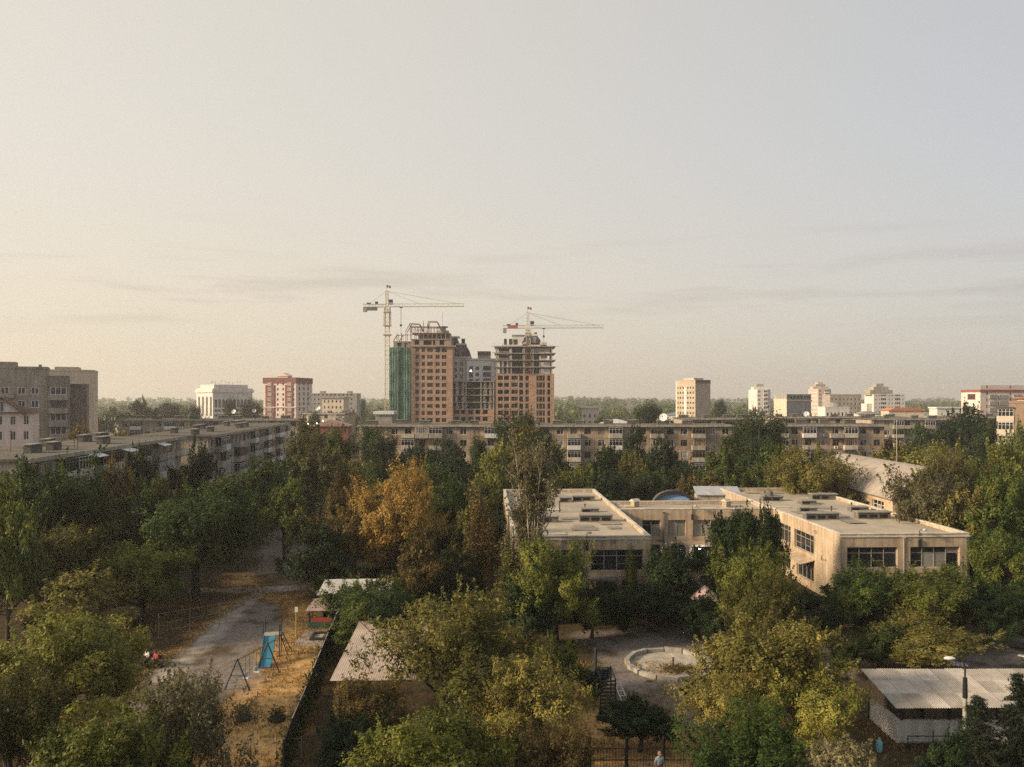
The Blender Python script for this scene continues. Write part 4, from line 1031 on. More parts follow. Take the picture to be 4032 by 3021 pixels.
# mansard steel frame on top
v = MB(); z1 = Z(1308); z2 = Z(1284)
xl, xr = X(1562)-X(1620), X(1772)-X(1620)
v.box(2.5, xr-1.0, 4, 12, zu+.3, z1-.6, 1)
v.box(0, xr-.3, 2.5, 13, z1-.55, z1-.1, 1)
for i in range(13):
    xx = xl + (xr-xl)*i/12; v.bar((xx,1,zu if xx > -1 else zu-.9),(xx,1,z1-.4),.14); v.bar((xx,6,zu),(xx,6,z1-.4),.12)
v.bar((xl,1,z1-1.4),(xr,1,z1-.4),.14)
for xx in (xl, xl+2.6): v.bar((xx-1.6,.6,zu-.9),(xx,1,z1-1.2),.22)
for (a, b, c, d, top) in ((1593,1612,1647,1663,1272),(1678,1684,1718,1738,1264)):
    for yy in (2.0, 7.0):
        P = lambda px, py: (X(px)-X(1620), yy, Z(py))
        v.bar(P(a,1308),P(b,top),.16); v.bar(P(b,top),P(c,top+(2 if a<1600 else 0)),.15); v.bar(P(c,top),P(d,1304),.22 if a > 1600 else .16); v.bar(P(b,top),P(b,1308),.11)
for q in range(9):
    xx = X(1615+q*13)-X(1620); v.bar((xx,2,z1-.3),(xx,2,z2),.13); v.bar((xx,7,z1-.3),(xx,7,z2),.11)
for yy in (2,7): v.bar((X(1612)-X(1620),yy,z2),(X(1728)-X(1620),yy,Z(1287)),.17); v.bar((X(1630)-X(1620),yy,Z(1298)),(X(1662)-X(1620),yy,Z(1298)),.1)
v.bar((X(1665)-X(1620),2,z1),(X(1665)-X(1620),2,Z(1264)),.16)
part('roof_steelwork', v, [RUST, CONCD], t1)
# netted scaffold bay: folds hung in strips
zn = Z(1366); nx0 = X(1535)-X(1620)
rn = random.Random(4)
nstrip = 9
for i in range(nstrip):
    xa, xb = nx0+(-.15-nx0)*i/nstrip, nx0+(-.15-nx0)*(i+1)/nstrip
    v = MB(); k = 24; tp = zn + rn.uniform(-.6,.5)
    off = rn.uniform(-.08,.08) if i not in (4,5) else .75
    for j in range(k):
        za, zc = tp*j/k, tp*(j+1)/k
        f = lambda z, s: -1.3 + off + .10*math.sin(z*.55+i) + .06*math.sin(z*2.1+s*3)
        xm = (xa+xb)/2
        v.poly([(xa,f(za,0)+.07,za),(xm,f(za,1)-.04,za),(xm,f(zc,1)-.04,zc),(xa,f(zc,0)+.07,zc)])
        v.poly([(xm,f(za,1)-.04,za),(xb,f(za,2)+.07,za),(xb,f(zc,2)+.07,zc),(xm,f(zc,1)-.04,zc)])
    part('net_strip', v, NET, t1, smooth=True)
v = MB(); v.box(nx0+.2,-.02,.2,15,0,zn-1.5); part('netted_bay', v, mat('netted_wall', (.10,.13,.10), (.06,.08,.06), .6, .95), t1)
v = MB()
for j in range(15): v.box(nx0-.1,-.2,-1.0,-.9,j*3.0,j*3.0+.1)
for i in range(6):
    xx = nx0+(-nx0-.3)*i/5; v.bar((xx,-.95,0),(xx,-.95,zn+.4),.06)
v.poly([(nx0-.05,-1.1,0),(nx0-.05,-1.1,zn-.3),(nx0-.05,14,zn-.3),(nx0-.05,14,0)])
part('scaffold', v, NET, t1)
# right tower
t2 = thing('unfinished_tower', 'brick tower under construction with open concrete floors on top, right of the pair', 'building', (X(1952), D, 0))
w2, zb2 = X(2182)-X(1952), Z(1472)
c2 = ((.95,3.1,1.9),(3.8,5.85,1.9),(6.95,9.8,1.9),(10.5,12.1,2.3),(13.2,14.7,2.3),(18.2,19.1,2.4),(19.25,20.8,2.4),(20.95,21.8,2.4),(22.95,24.2,2.4))
rows2 = [zb2-2.75-k*FLO for k in range(11) if zb2-2.75-k*FLO > .4]
ops = [(a,b,z-(h-1.9)*.8,z-(h-1.9)*.8+h) for z in rows2 for a,b,h in c2]
v = MB(); v.wall((0,0,0),(1,0,0),(0,-1,0),w2,0,zb2,ops,.4); v.wall((w2,0,0),(0,1,0),(1,0,0),18,0,zb2,[],.4); v.wall((w2,18,0),(-1,0,0),(0,1,0),w2,0,zb2,[],.4); v.wall((0,18,0),(0,-1,0),(-1,0,0),18,0,zb2,[],.4)
part('wall', v, BRICK, t2)
v = MB(); v.box(.4,w2-.4,2.2,17.5,.2,zb2-.3); part('inner_core', v, DARK, t2)
for z in rows2:
    for j, (a,b,h) in enumerate(c2):
        if j in (2,4,5,6): framewin(t2, (a,b,z-(h-1.9)*.8,z-(h-1.9)*.8+h), 'mull', RUST, .1)
slabs(t2, 0, w2, 0, .4, [zb2-.02-k*FLO for k in range(11) if zb2-k*FLO > .6], 'belt_course', mat('brick_beam', (.40,.27,.19), (.29,.19,.13), .7, .92, .2), .3, .05)
for xx in (0, 3.3, 6.2, 10.0, 12.5, 17.6, 22.2):
    v = MB(); v.box(xx,xx+.35,-.045,-.006,.2,zb2-.02); part('pilaster', v, SLAB, t2)
zz = [zb2 + .12 + k*(Z(1364)-zb2)/4 for k in range(5)]
slabs(t2, 0, w2, .2, 18, zz[1:], 'floor_slab', SLAB, .34, .7)
for xx in (0.0, 6.6, 12.3, 16.3, 24.6):
    for yy in (0.1, 8, 16):
        v = MB(); v.box(xx,xx+.55,yy,yy+.55,zb2,zz[4]-.34); part('column', v, SLAB, t2)
v = MB(); v.box(7.2,12.0,5.5,16,zb2,zz[4]-.4); v.box(1.0,6.0,10,15,zb2,zz[4]-.4); v.box(16.5,19.5,5,16,zb2,zz[4]-.4); v.box(13,16,9,16,zb2,zz[4]-.4); part('inner_core', v, CONCD, t2)
for k in range(4):
    for (a, b, h0, h1) in ((.7,1.9,0,1),(2.6,3.6,0,1),(4.8,5.6,.0,1),(19.4,20.3,0,.8),(21.2,24.2,0,.8)) if k < 2 else ((1.2,5.8,.1,.35),(1.2,5.8,.75,.95),(17,24,.1,.8) if k == 3 else (20,23,.2,.7)):
        H_ = zz[k+1]-zz[k]-.36
        v = MB(); v.box(a,b,1.2,1.4,zz[k]+.01+H_*h0,zz[k]+H_*h1); part('infill_panel', v, WHW if k < 2 else SLAB, t2)
v = MB()
for j in range(14): v.bar((13.4,-.5,zb2+j*.9),(15.6,-.5,zb2+j*.9),.06); v.bar((13.4 if j%2 else 15.6,-.5,zb2+j*.9),(15.6 if j%2 else 13.4,-.5,zb2+(j+1)*.9),.05)
for xx in (13.4,15.6): v.bar((xx,-.5,zb2),(xx,-.5,zz[4]+.5),.09)
part('hoist_frame', v, RUST, t2)
v = MB()
for i in range(16): v.bar((-.5+i*1.75,-.3,zz[4]),(-.5+i*1.75,-.3,zz[4]+rn.uniform(.6,1.6)),.05)
v.bar((-2.2,-.4,zz[4]-.2),(1,-.4,zz[4]-.2),.06); v.bar((25.4,-.4,zz[4]-.3),(28.4,-.4,zz[4]-.2),.06); v.bar((-1.6,-.4,zz[3]),(.5,-.4,zz[3]),.12); part('edge_rails', v, RUST, t2)
# frame between the towers
t3 = thing('concrete_frame_building', 'open concrete frame between the two unfinished towers', 'building', (X(1775), D+3, 0))
w3, z3 = X(1945)-X(1775), Z(1500)
zs3 = [z3-k*FLO for k in range(9) if z3-k*FLO > .6]
slabs(t3, 0, w3, 0, 12, zs3, 'floor_slab', SLAB, .3, .25)
for xx in (0.0, 6.3, 13.0, w3-.5):
    for yy in (.05, 6, 11.4):
        v = MB(); v.box(xx,xx+.5,yy,yy+.5,0,z3-.31); part('column', v, SLAB, t3)
v = MB(); v.box(6.9,12.8,3.5,11.9,0,z3-.4); v.box(.6,6.2,5,11.9,0,z3-.4); v.box(13.6,w3-.6,5,11.9,0,z3-.4); part('inner_core', v, DARK, t3)
rw = random.Random(9)
for k in range(4):
    z = zs3[k+1] if k+1 < len(zs3) else 0
    for xx in (1.6, 4.4, 14.0, 16.5):
        v = MB(); a = rw.uniform(0,.6); v.box(xx+a,xx+a+rw.uniform(.8,1.7),1.6,1.8,z+.01,z+FLO-.35); v.box(xx,xx+1.8,1.6,1.79,z+.6,z+1.0) if rw.random() < .6 else None; part('infill_panel', v, WHW, t3)
zbb = zs3[4]
ops = [(1.2+3.2*i,1.2+3.2*i+2.3,zs3[4]-FLO*(j+1)+.75,zs3[4]-FLO*(j+1)+2.6) for i in range(5) for j in range(5)] ; ops = [q for q in ops if q[2] > .3]
v = MB(); v.wall((0,-.1,0),(1,0,0),(0,-1,0),w3,0,zbb-.32,ops,.35); part('wall', v, BRICK, t3)
# finished blocks behind: white facade and slate mansards
t4 = thing('white_apartment_block', 'white block with dark bay windows seen above the concrete frame', 'building', (X(1838)*1.045, D*1.045, 0))
q = 1.045; zt = EYE + (Z(1418)-EYE)*q; w4 = (X(1952)-X(1838))*q
v = MB(); o4 = []
for k in range(9):
    z = zt-4.6-k*3.0*q*.93
    if z < 1: break
    o4 += [(1.1,2.9,z-.6,z+1.7),(4.1,5.8,z,z+1.6),(7.5,11.2,z-.3,z+1.9),(13.2,14.8,z,z+1.6)]
v.wall((0,0,0),(1,0,0),(0,-1,0),w4+3,0,zt,o4,.3); v.wall((0,14,0),(0,-1,0),(-1,0,0),14,0,zt,[],.3); v.poly([(0,0,zt),(w4+3,0,zt),(w4+3,14,zt),(0,14,zt)]); part('wall', v, mat('bright_white_wall', (.82,.81,.80), (.74,.73,.72), .3, .85, .15), t4)
for a in o4: put('window', farwin(a[1]-a[0],a[3]-a[2],'plain' if a[1]-a[0] < 2 else 'tri',MANS,GLASS), t4, (a[0],0,a[2]))
addbox(t4, 'cornice', WHW, -.4, w4+3.4, -.5, 14.4, zt-.2, zt+.7)
zc = EYE+(Z(1382)-EYE)*q; addbox(t4, 'roof_house', GRYL, X(1880)*q-X(1838)*q, X(1930)*q-X(1838)*q, 3, 9, zt+.65, zc-1.9); addbox(t4, 'roof_house_band', mat('brown_sheet', (.10,.06,.055), (.07,.045,.04), 1, .7), X(1880)*q-X(1838)*q-.1, X(1930)*q-X(1838)*q+.1, 2.9, 9.1, zc-1.9, zc)
def mansard(mb, x0, x1, y0, y1, z0, z1, ins, mi=0):
    a = [(x0,y0,z0),(x1,y0,z0),(x1,y1,z0),(x0,y1,z0)]; m_ = [(x0+ins*.35,y0+ins*.35,z0+(z1-z0)*.55),(x1-ins*.35,y0+ins*.35,z0+(z1-z0)*.55),(x1-ins*.35,y1-ins*.35,z0+(z1-z0)*.55),(x0+ins*.35,y1-ins*.35,z0+(z1-z0)*.55)]
    b = [(x0+ins,y0+ins,z1),(x1-ins,y0+ins,z1),(x1-ins,y1-ins,z1),(x0+ins,y1-ins,z1)]
    for u, w in ((a,m_),(m_,b)):
        for i in range(4): mb.poly([u[i],u[(i+1)%4],w[(i+1)%4],w[i]], mi)
    mb.poly(b, mi)
t5 = thing('mansard_building', 'white building with slate mansard and arched dormer between the towers', 'building', (X(1768)*1.05, D*1.05, 0))
q = 1.05; zq = lambda py: EYE+(Z(py)-EYE)*q; w5 = (X(1849)-X(1768))*q
o5 = []
for k in range(9):
    z = zq(1440)-k*2.95
    if z < 1: break
    o5 += [(1.6,3.8,z,z+1.7),(4.9,6.6,z-.3,z+2.0)]
v = MB(); zt = zq(1407); v.wall((0,0,0),(1,0,0),(0,-1,0),w5,0,zt,o5,.3); v.wall((w5,0,0),(0,1,0),(1,0,0),12,0,zt,[],.3); part('wall', v, WHW, t5)
for a in o5: put('window', farwin(a[1]-a[0],a[3]-a[2],'mull',WHW,GLASS), t5, (a[0],0,a[2]))
addbox(t5, 'cornice', WHW, -.3, w5+.7, -.6, 12, zt-.3, zt+.25)
v = MB(); mansard(v, 1.0, w5+.4, -.3, 11, zt+.24, zq(1357), 2.4); part('roof', v, MANS, t5)
addbox(t5, 'roof_cornice', WHW, 3.2, w5-1.7, 1.8, 9, zq(1357)-.1, zq(1353)+.2); addbox(t5, 'chimney', MANS, 5.6, 7.2, 3, 4.6, zq(1353)+.1, zq(1334)); addbox(t5, 'chimney_cap', WHW, 5.5, 7.3, 2.9, 4.7, zq(1334)-.002, zq(1334)+.3)
put('dormer', farwin(1.9,4.2,'arch',WHW,MANS), t5, (4.6,-.65,zt+.35)); put('dormer_window', farwin(1.3,2.8,'arch',WHW,GLASS), t5, (4.9,-.75,zt+.4))
v = MB(); mansard(v, .4, 4.4, 2, 9, zq(1357), zq(1328), 1.0); part('upper_mansard', v, MANS, t5); addbox(t5, 'upper_cap', WHW, .2, 4.6, 2.4, 8.6, zq(1328), zq(1322)); addbox(t5, 'upper_wall', WHW, -3.4, .9, 3, 9, zt, zq(1329))
t6 = thing('mansard_building', 'building with slate mansards and white walls behind the right tower', 'building', (X(1976)*1.08, D*1.08, 0))
q = 1.08; zq = lambda py: EYE+(Z(py)-EYE)*q; xq = lambda px: (X(px)-X(1976))*q
addbox(t6, 'wall', WHW, 0, xq(2150), 0, 14, 0, zq(1358)); addbox(t6, 'upper_wall', WHW, xq(2019), xq(2062), 1, 12, zq(1359), zq(1321)); addbox(t6, 'upper_cap', CONC, xq(2016), xq(2066), .6, 12.4, zq(1321)-.002, zq(1318))
v = MB(); mansard(v, xq(2055), xq(2132), .5, 12, zq(1352), zq(1321), 2.0); part('roof', v, MANS, t6); addbox(t6, 'roof_cap', WHW, xq(2082), xq(2118), 2.2, 10, zq(1322), zq(1314)); addbox(t6, 'chimney', MANS, xq(2105), xq(2115), 4, 6, zq(1314), zq(1306))
for (a, b) in ((1984,1996),(2004,2018)): addbox(t6, 'dormer', MANS, xq(a), xq(b), .5, 4, zq(1358)-.01, zq(1334))
for (a, b) in ((2053,2080),(2126,2156)):
    v = MB(); mansard(v, xq(a), xq(b), -.6, 5, zq(1366), zq(1353), 1.3); part('bay_roof', v, MANS, t6); addbox(t6, 'bay_cap', WHW, xq(a)+.9, xq(b)-.9, -.1, 4.6, zq(1353)-.002, zq(1349))
addbox(t6, 'tower_stub', WHW, xq(2126), xq(2154), 0, 5, zq(1360), zq(1347))
put('dormer_window', farwin(1.2,2.6,'arch',WHW,CURT), t6, (xq(2100),.2,zq(1350)))
put('wall_window', farwin(1.6,2.6,'mull',WOODF,GLASS), t6, (xq(2024),.86,zq(1357)))
# small round lantern behind the steelwork
v = MB(); ln = thing('roof_lantern', 'pale round lantern turret behind the steelwork of the left tower', 'turret', (X(1741)*1.04, D*1.04+2, 0))
v.lathe([(0,44),(3.0,44),(3.0,Z(1300)*1.02),(1.6,Z(1300)*1.02),(1.6,Z(1288)*1.02),(2.6,Z(1287)*1.02),(2.6,Z(1283)*1.02),(0,Z(1280)*1.02)], 12); v.box(-2.9,2.9,-2.9,2.9,0,44); v.bar((0,0,55),(0,0,61),.07); part('turret_wall', v, CONC, ln)

# tower cranes, lattice built bar by bar
CRY = mat('crane_yellow', (.52,.44,.30), (.40,.33,.22), .8, .7)
def lattice(mb, a, b, w, n, r, tri=False):
    a, b = Vector(a), Vector(b); d = (b-a).normalized()
    up = Vector((0,0,1)) if abs(d.z) < .9 else Vector((0,1,0))
    s = d.cross(up).normalized(); t = s.cross(d)
    cs = [s*w/2 - t*w/2, -s*w/2 - t*w/2, t*w*.55] if tri else [s*w/2+t*w/2, -s*w/2+t*w/2, -s*w/2-t*w/2, s*w/2-t*w/2]
    for c in cs: mb.bar(a+c, b+c, r)
    k = len(cs)
    for i in range(n):
        p, q = a.lerp(b, i/n), a.lerp(b, (i+1)/n)
        for j in range(k):
            c0, c1 = cs[j], cs[(j+1) % k]
            if i % 2: c0, c1 = c1, c0
            mb.bar(p+c0, q+c1, r*.6)
            if not tri: mb.bar(p+cs[j], p+cs[(j+1)%k], r*.6)
def crane(label, pxm, D, pyj, px_tip, px_tail, py_ap, pyt, base_z, cw, hook_px, hook_drop, yaw=0, board=None):
    s = D/FOC; xm = gx(pxm, D); zj = gz(pyj, D); za = gz(py_ap, D)
    r = thing('tower_crane', label, 'crane', (xm, D, base_z))
    zj -= base_z; za -= base_z
    xt, xl = (px_tip-pxm)*s, (px_tail-pxm)*s
    v = MB(); lattice(v, (0,0,0), (0,0,zj-3.2), 1.9, max(4,int((zj-3)/2.1)), .085); part('mast', v, CRY, r)
    v = MB(); v.box(-1.5,1.5,-1.5,1.5,zj-3.2,zj-2.7); v.box(-1.7,1.7,-1.7,1.7,zj-9.2 if base_z < 5 else zj-3.9,zj-8.9 if base_z < 5 else zj-3.6); lattice(v,(0,0,zj-2.7),(0,0,zj-.6),2.3,2,.15)
    if base_z < 5:
        for q in (-1.4,1.4): lattice(v,(q*.9,0,zj-9),(q*.9,0,zj-3.2),.6,4,.09)
        v.box(-1.7,1.7,-1.7,1.7,zj-13.4,zj-12.9)
    part('slewing_ring', v, CRY, r)
    v = MB(); lattice(v, (1.0,0,zj), (xt,0,zj+.15), 1.3, int(xt/1.25), .075, True); part('jib', v, CRY, r)
    v = MB(); lattice(v, (-1.0,0,zj-.1), (xl,0,zj-.1), 1.3, 7, .08); v.box(xl,-1.2,-.7,.7,zj-.8,zj-.66); part('counter_jib', v, CRY, r)
    v = MB(); lattice(v, (0,0,zj-.6), (-.3,0,za), 1.1, 5, .09); part('apex_tower', v, CRY, r)
    v = MB()
    for f in (.42, .93): v.bar((-.3,0,za-.2),(xt*f,0,zj+.7),.045)
    v.bar((-.3,0,za-.2),(xl*.78,0,zj+.5),.045); part('tie_rope', v, STEEL, r)
    v = MB(); v.box(xl+.1,xl+1.7,-.6,.6,zj-2.9,zj-.85); part('counterweight', v, mat('counterweight_concrete', (.30,.29,.27), (.22,.21,.2), 1, .9), r)
    v = MB(); v.box(xl*.62-2.2,xl*.62+2.4,-.75,-.6,zj-2.4 if cw else zj-.7,zj-.95 if cw else zj+.7); part('sign_board', v, board or mat('grey_board', (.13,.14,.17), (.09,.1,.12), 1, .6), r)
    v = MB(); v.box(xl*.5,xl*.5+1.2,-.5,.5,zj+.55,zj+1.7); part('winch', v, STEEL, r); v = MB(); v.box(xl*.85,xl*.85+1.8,-.45,.45,zj+.55,zj+1.2); part('motor_box', v, STEEL, r)
    v = MB(); v.box(.8,2.6,-1.6,-.2,zj+.3,zj+2.5); c = part('cab', v, mat('cab_blue_grey', (.30,.33,.38), (.22,.24,.28), 1, .5), r)
    v = MB(); v.box(1.0,2.65,-1.63,-1.0,zj+1.2,zj+2.3); put('cab_window', v.mesh('cab_window', GLASS), c)
    hx = (hook_px-pxm)*s
    v = MB(); v.box(hx-.7,hx+.7,-.6,.6,zj-1.05,zj-.75); part('trolley', v, STEEL, r)
    v = MB(); v.bar((hx-.15,0,zj-1.05),(hx-.1,0,zj-hook_drop),.05); v.bar((hx+.15,0,zj-1.05),(hx+.1,0,zj-hook_drop),.05); v.box(hx-.45,hx+.45,-.3,.3,zj-hook_drop-.9,zj-hook_drop); v.bar((hx,0,zj-hook_drop-.9),(hx,0,zj-hook_drop-4.5),.06); part('hook', v, STEEL, r)
    v = MB(); v.bar((-.3,0,za-.2),(-.3,0,za+2.6),.06); n = 6; f = part('flag_pole', v, STEEL, r)
    v = MB()
    for i in range(n):
        a, b = i/n*1.8, (i+1)/n*1.8; g = lambda q: .14*math.sin(q*4); h = lambda q: za+2.6-.25*q
        v.poly([(-.25+a,g(a),h(a)-1.1),(-.25+b,g(b),h(b)-1.1),(-.25+b,g(b),h(b)),(-.25+a,g(a),h(a))])
    put('flag', v.mesh('flag', mat('faded_flag', (.36,.22,.17), (.28,.17,.13), 1, .9), True), f)
    return r
crane('tall pale yellow tower crane left of the unfinished towers', 1525, 352, 1203, 1828, 1430, 1145, 1270, 0, True, 1579, 8.5)
crane('lower pale yellow tower crane over the right unfinished tower', 2080, 362, 1287, 2377, 1980, 1230, 1300, 30, False, 2141, 4.0, board=mat('red_board', (.42,.12,.09), (.30,.09,.07), 1, .7))
# lit window of a worker's floodlight on the white block
fl = thing('site_floodlight', 'bright small floodlight burning on the white block at the building site', 'lamp', (X(1853), D+2.6, Z(1460)))
v = MB(); v.box(-.35,.35,-.1,.25,-.35,.35); part('housing', v, STEEL, fl); v = MB(); v.box(-.3,.3,-.13,-.101,-.3,.3); part('lens', v, emit('site_glow', (1,.9,.75), 14), fl)
for k, (px, py, c, lb) in enumerate(((1216,1668,(1,.62,.2),'orange-glowing street lamp, leftmost of the far lit four'),(1249,1667,(1,.85,.7),'white street lamp, lower right of the orange one'),(1274,1657,(1,.9,.8),'white street lamp above the red shed, left of a pair'),(1302,1657,(1,.85,.65),'white street lamp above the red shed, right of a pair'))):
    D = 285; z = gz(py, D)
    l = thing('street_lamp', lb, 'street lamp', (gx(px,D), D, 0), 0, 'lit street lamps far left of the towers')
    v = MB(); v.tube([(0,0,0),(0,0,z+.2),(0,-.8,z+.35)], .09, 6); part('pole', v, STEEL, l)
    v = MB(); v.lathe([(0,-.18),(.17,-.15),(.24,0),(.17,.15),(0,.18)], 8, c=(0,-.9,z)); part('lamp_head', v, emit('street_glow_%d' % k, c, 9), l)
# ---------------------------------------------------------------- trees
def leaf_mesh(name, P, N, size, rng, asp=.55, mats=None, droop=None, tint=None):
    """one bent diamond leaf per point: positions P, facing normals N"""
    n = len(P)
    a = rng.normal(size=(n,3))
    if droop is not None: a = a*.45 + np.array(droop)
    u = a - (a*N).sum(1)[:,None]*N; u /= np.linalg.norm(u,axis=1)[:,None]+1e-9
    w = np.cross(N, u)
    s = (size*np.clip(rng.lognormal(-.08,.36,n),.4,2.0))[:,None]
    V = np.empty((n,4,3)); V[:,0] = P-u*s*.5; V[:,1] = P+w*s*asp*.5+N*s*.08; V[:,2] = P+u*s*.5; V[:,3] = P-w*s*asp*.5+N*s*.08
    me = bpy.data.meshes.new(name)
    me.vertices.add(n*4); me.vertices.foreach_set('co', V.reshape(-1).astype(np.float32))
    me.loops.add(n*4); me.loops.foreach_set('vertex_index', np.arange(n*4, dtype=np.int32))
    me.polygons.add(n); me.polygons.foreach_set('loop_start', np.arange(0,n*4,4,dtype=np.int32))
    me.update(calc_edges=True)
    at = me.attributes.new('tint', 'FLOAT', 'FACE'); at.data.foreach_set('value', (rng.uniform(0,1,n) if tint is None else tint).astype(np.float32))
    me.materials.append(mats)
    return me
def unit(a): return a/(np.linalg.norm(a,axis=1)[:,None]+1e-9)
def crown_points(rng, nleaf, lobes, sub, cz=.92, az=1.02, flat=1.0, spread=.5):
    """clumps on clumps inside an ellipsoid of radius 1 (height scale 2)"""
    d = unit(rng.normal(size=(lobes,3))); d[:,2] = np.where(d[:,2] < -.45, -d[:,2], d[:,2])
    rad = (rng.uniform(.3,.92,lobes)*rng.choice((1,1,1.08,.8),lobes))[:,None]
    C = d*rad*np.array([1,1,az]); C[:,2] += cz
    lr = rng.uniform(.16,.40,lobes)
    sd_ = unit(rng.normal(size=(lobes*sub,3))); li = np.repeat(np.arange(lobes),sub)
    SC = C[li] + sd_*lr[li][:,None]*rng.uniform(.45,1.2,lobes*sub)[:,None]*np.array([1,1,.85])
    sr = rng.uniform(.055,.17,lobes*sub)
    wgt = sr**2; wgt /= wgt.sum()
    k = rng.choice(lobes*sub, nleaf, p=wgt)
    q = unit(rng.normal(size=(nleaf,3)))
    P = SC[k] + q*sr[k][:,None]*(rng.uniform(0,1,nleaf)**.4)[:,None]
    nsh, per = 80, max(12, nleaf//700)                    # loose shoots sticking out of the outline
    far_ = np.argsort(-np.linalg.norm((SC-np.array([0,0,cz]))*np.array([1,1,1/az]),axis=1))[:lobes*sub//3]
    si = rng.choice(far_, nsh); dv = unit(unit(SC[si]-np.array([0,0,cz*.7]))+np.array([0,0,.5])+rng.normal(size=(nsh,3))*.3); ln = rng.uniform(.12,.34,nsh)
    tt = rng.uniform(0,1,(nsh,per,1)); SP = (SC[si][:,None]+dv[:,None]*tt*ln[:,None,None]+rng.normal(size=(nsh,per,3))*.022*(1.3-tt)).reshape(-1,3)
    P[:len(SP)] = SP; k[:len(SP)] = np.repeat(si,per)
    out = unit(P - np.array([0,0,cz*.8]))
    N = unit(out*.7 + q*.5 + np.array([0,0,.35]) + rng.normal(size=(nleaf,3))*.6)
    ct = rng.uniform(0,1,lobes*sub)*.55+rng.uniform(0,1,lobes)[li]*.45
    return P, N, C, ct[k]*.6+rng.uniform(0,1,nleaf)*.4
def trunk_mesh(name, C, rng, top=1.0, r=.055, nl=9, base_wob=.06, m=None):
    mb = MB()
    bx, by = rng.uniform(-.06,.06,2)
    stem = [(0,0,-.03),(bx*.4,by*.4,.3),(bx,by,.62),(bx*1.3,by*1.5,top)]
    mb.tube(stem, [r*1.25,r,r*.8,r*.35], 7)
    for c in C[rng.permutation(len(C))[:nl]]:
        h = rng.uniform(.35,.85); s = Vector((bx*h,by*h,h*.95)); e = Vector(c)
        m_ = s.lerp(e,.5) + Vector((0,0,-.06)) + Vector(rng.uniform(-.05,.05,3))
        mb.tube([s,m_,e], [r*.5,r*.33,r*.10], 5)
        for k in range(3):
            e2 = e + Vector(rng.normal(size=3)*.2); mb.tube([m_.lerp(e,.6),e2],[r*.18,r*.05],4)
    return mb.mesh(name, m or BARK, True)
PROTO = {}
def proto(key, seed, nleaf, lobes, sub, size, asp=.55, droop=None, cz=.92, az=1.02):
    rng = np.random.default_rng(seed)
    P, N, C, tn = crown_points(rng, nleaf, lobes, sub, cz, az)
    P[:,2] = np.maximum(P[:,2], .12)
    PROTO[key] = (leaf_mesh('crown', P, N, size, rng, asp, LEAF['green'], droop, tn), trunk_mesh('trunk', C, rng))
for i in range(4): proto(('near',i), 100+i, 44000, 34+3*i, 13, .042, .5)
for i in range(2): proto(('thin',i), 130+i, 22000, 26, 11, .046, .42, (0,0,-.5))
for i in range(5): proto(('mid',i), 200+i, 16000, 27+2*i, 12, .062, .6)
for i in range(3): proto(('far',i), 300+i, 3200, 15+i, 9, .125, .75)
proto(('bush',0), 400, 22000, 26, 10, .06, .6, None, .95, .95)
def columnar(key, seed, h, r, nleaf, size, strands, asp=.5):
    """poplar: many upright limbs close round one stem, leaves along them"""
    rng = np.random.default_rng(seed); mb = MB(); mb.tube([(0,0,-.1),(.05,0,h*.5),(0,.05,h*.97)], [.32,.2,.03], 7)
    PP, NN = [], []
    per = nleaf//strands
    for s in range(strands):
        a = rng.uniform(0,2*PI); z0 = rng.uniform(.06,.62)*h; ln = rng.uniform(.16,.36)*h; rr_ = r*rng.uniform(.35,1)*math.sin(PI*min(.96,(z0+ln*.5)/h))**.6
        p0 = np.array([0,0,z0]); p1 = np.array([math.cos(a)*rr_*.75,math.sin(a)*rr_*.75,z0+ln*.45]); p2 = np.array([math.cos(a)*rr_,math.sin(a)*rr_,min(h,z0+ln)])
        mb.tube([p0,p1,p2],[.06,.045,.012],4)
        t = rng.uniform(.15,1.05,per)[:,None]
        c = (1-t)**2*p0+2*t*(1-t)*p1+t*t*p2
        o = rng.normal(size=(per,3))*np.array([.26,.26,.3])*r*.75
        PP.append(c+o); NN.append(unit(o+np.array([math.cos(a),math.sin(a),.2])*.4+rng.normal(size=(per,3))*.5))
    PROTO[key] = (leaf_mesh('crown', np.concatenate(PP), np.concatenate(NN), size, rng, asp, LEAF['dark']), mb.mesh('trunk', BARK, True))
for i in range(3): columnar(('poplar',i), 500+i, 16.0, 1.9+.3*i, 16000, .30, 60)
columnar(('slim',0), 510, 16.0, 1.5, 9000, .22, 46)
def sparse_poplar():
    """half-bare old poplar: pale upright stems with thin leaf"""
    rng = np.random.default_rng(77); mb = MB(); PP, NN = [], []
    mb.tube([(0,0,-.1),(.1,0,4),(.0,.1,9)], [.55,.42,.2], 9)
    for s in range(70):
        a = rng.uniform(0,2*PI); z0 = rng.uniform(1.5,9.5); ln = rng.uniform(3,7.5); q = rng.uniform(.4,2.2)
        z1 = min(16.8, z0+ln); ca, sa = math.cos(a), math.sin(a)
        mid = ((q*.7)*ca, (q*.7)*sa, z0+(z1-z0)*.4); end = (q*ca+rng.normal()*.15, q*sa, z1)
        mb.tube([(.1*ca,.1*sa,z0),mid,end],[rng.uniform(.05,.11),.05,.012],5)
        for k in range(4):
            f = rng.uniform(.3,1); p = Vector(mid).lerp(Vector(end),f); e = p+Vector((rng.normal()*.4,rng.normal()*.4,rng.uniform(.5,1.6))); mb.tube([p,e],[.025,.008],4)
            n = 75; t = rng.uniform(0,1,(n,1)); c = np.array(p)*(1-t)+np.array(e)*t + rng.normal(size=(n,3))*.2; PP.append(c); NN.append(unit(rng.normal(size=(n,3))))
    PROTO[('sparse',0)] = (leaf_mesh('crown', np.concatenate(PP), np.concatenate(NN), .19, rng, .5, LEAF['grey']), mb.mesh('trunk', BARKP, True))
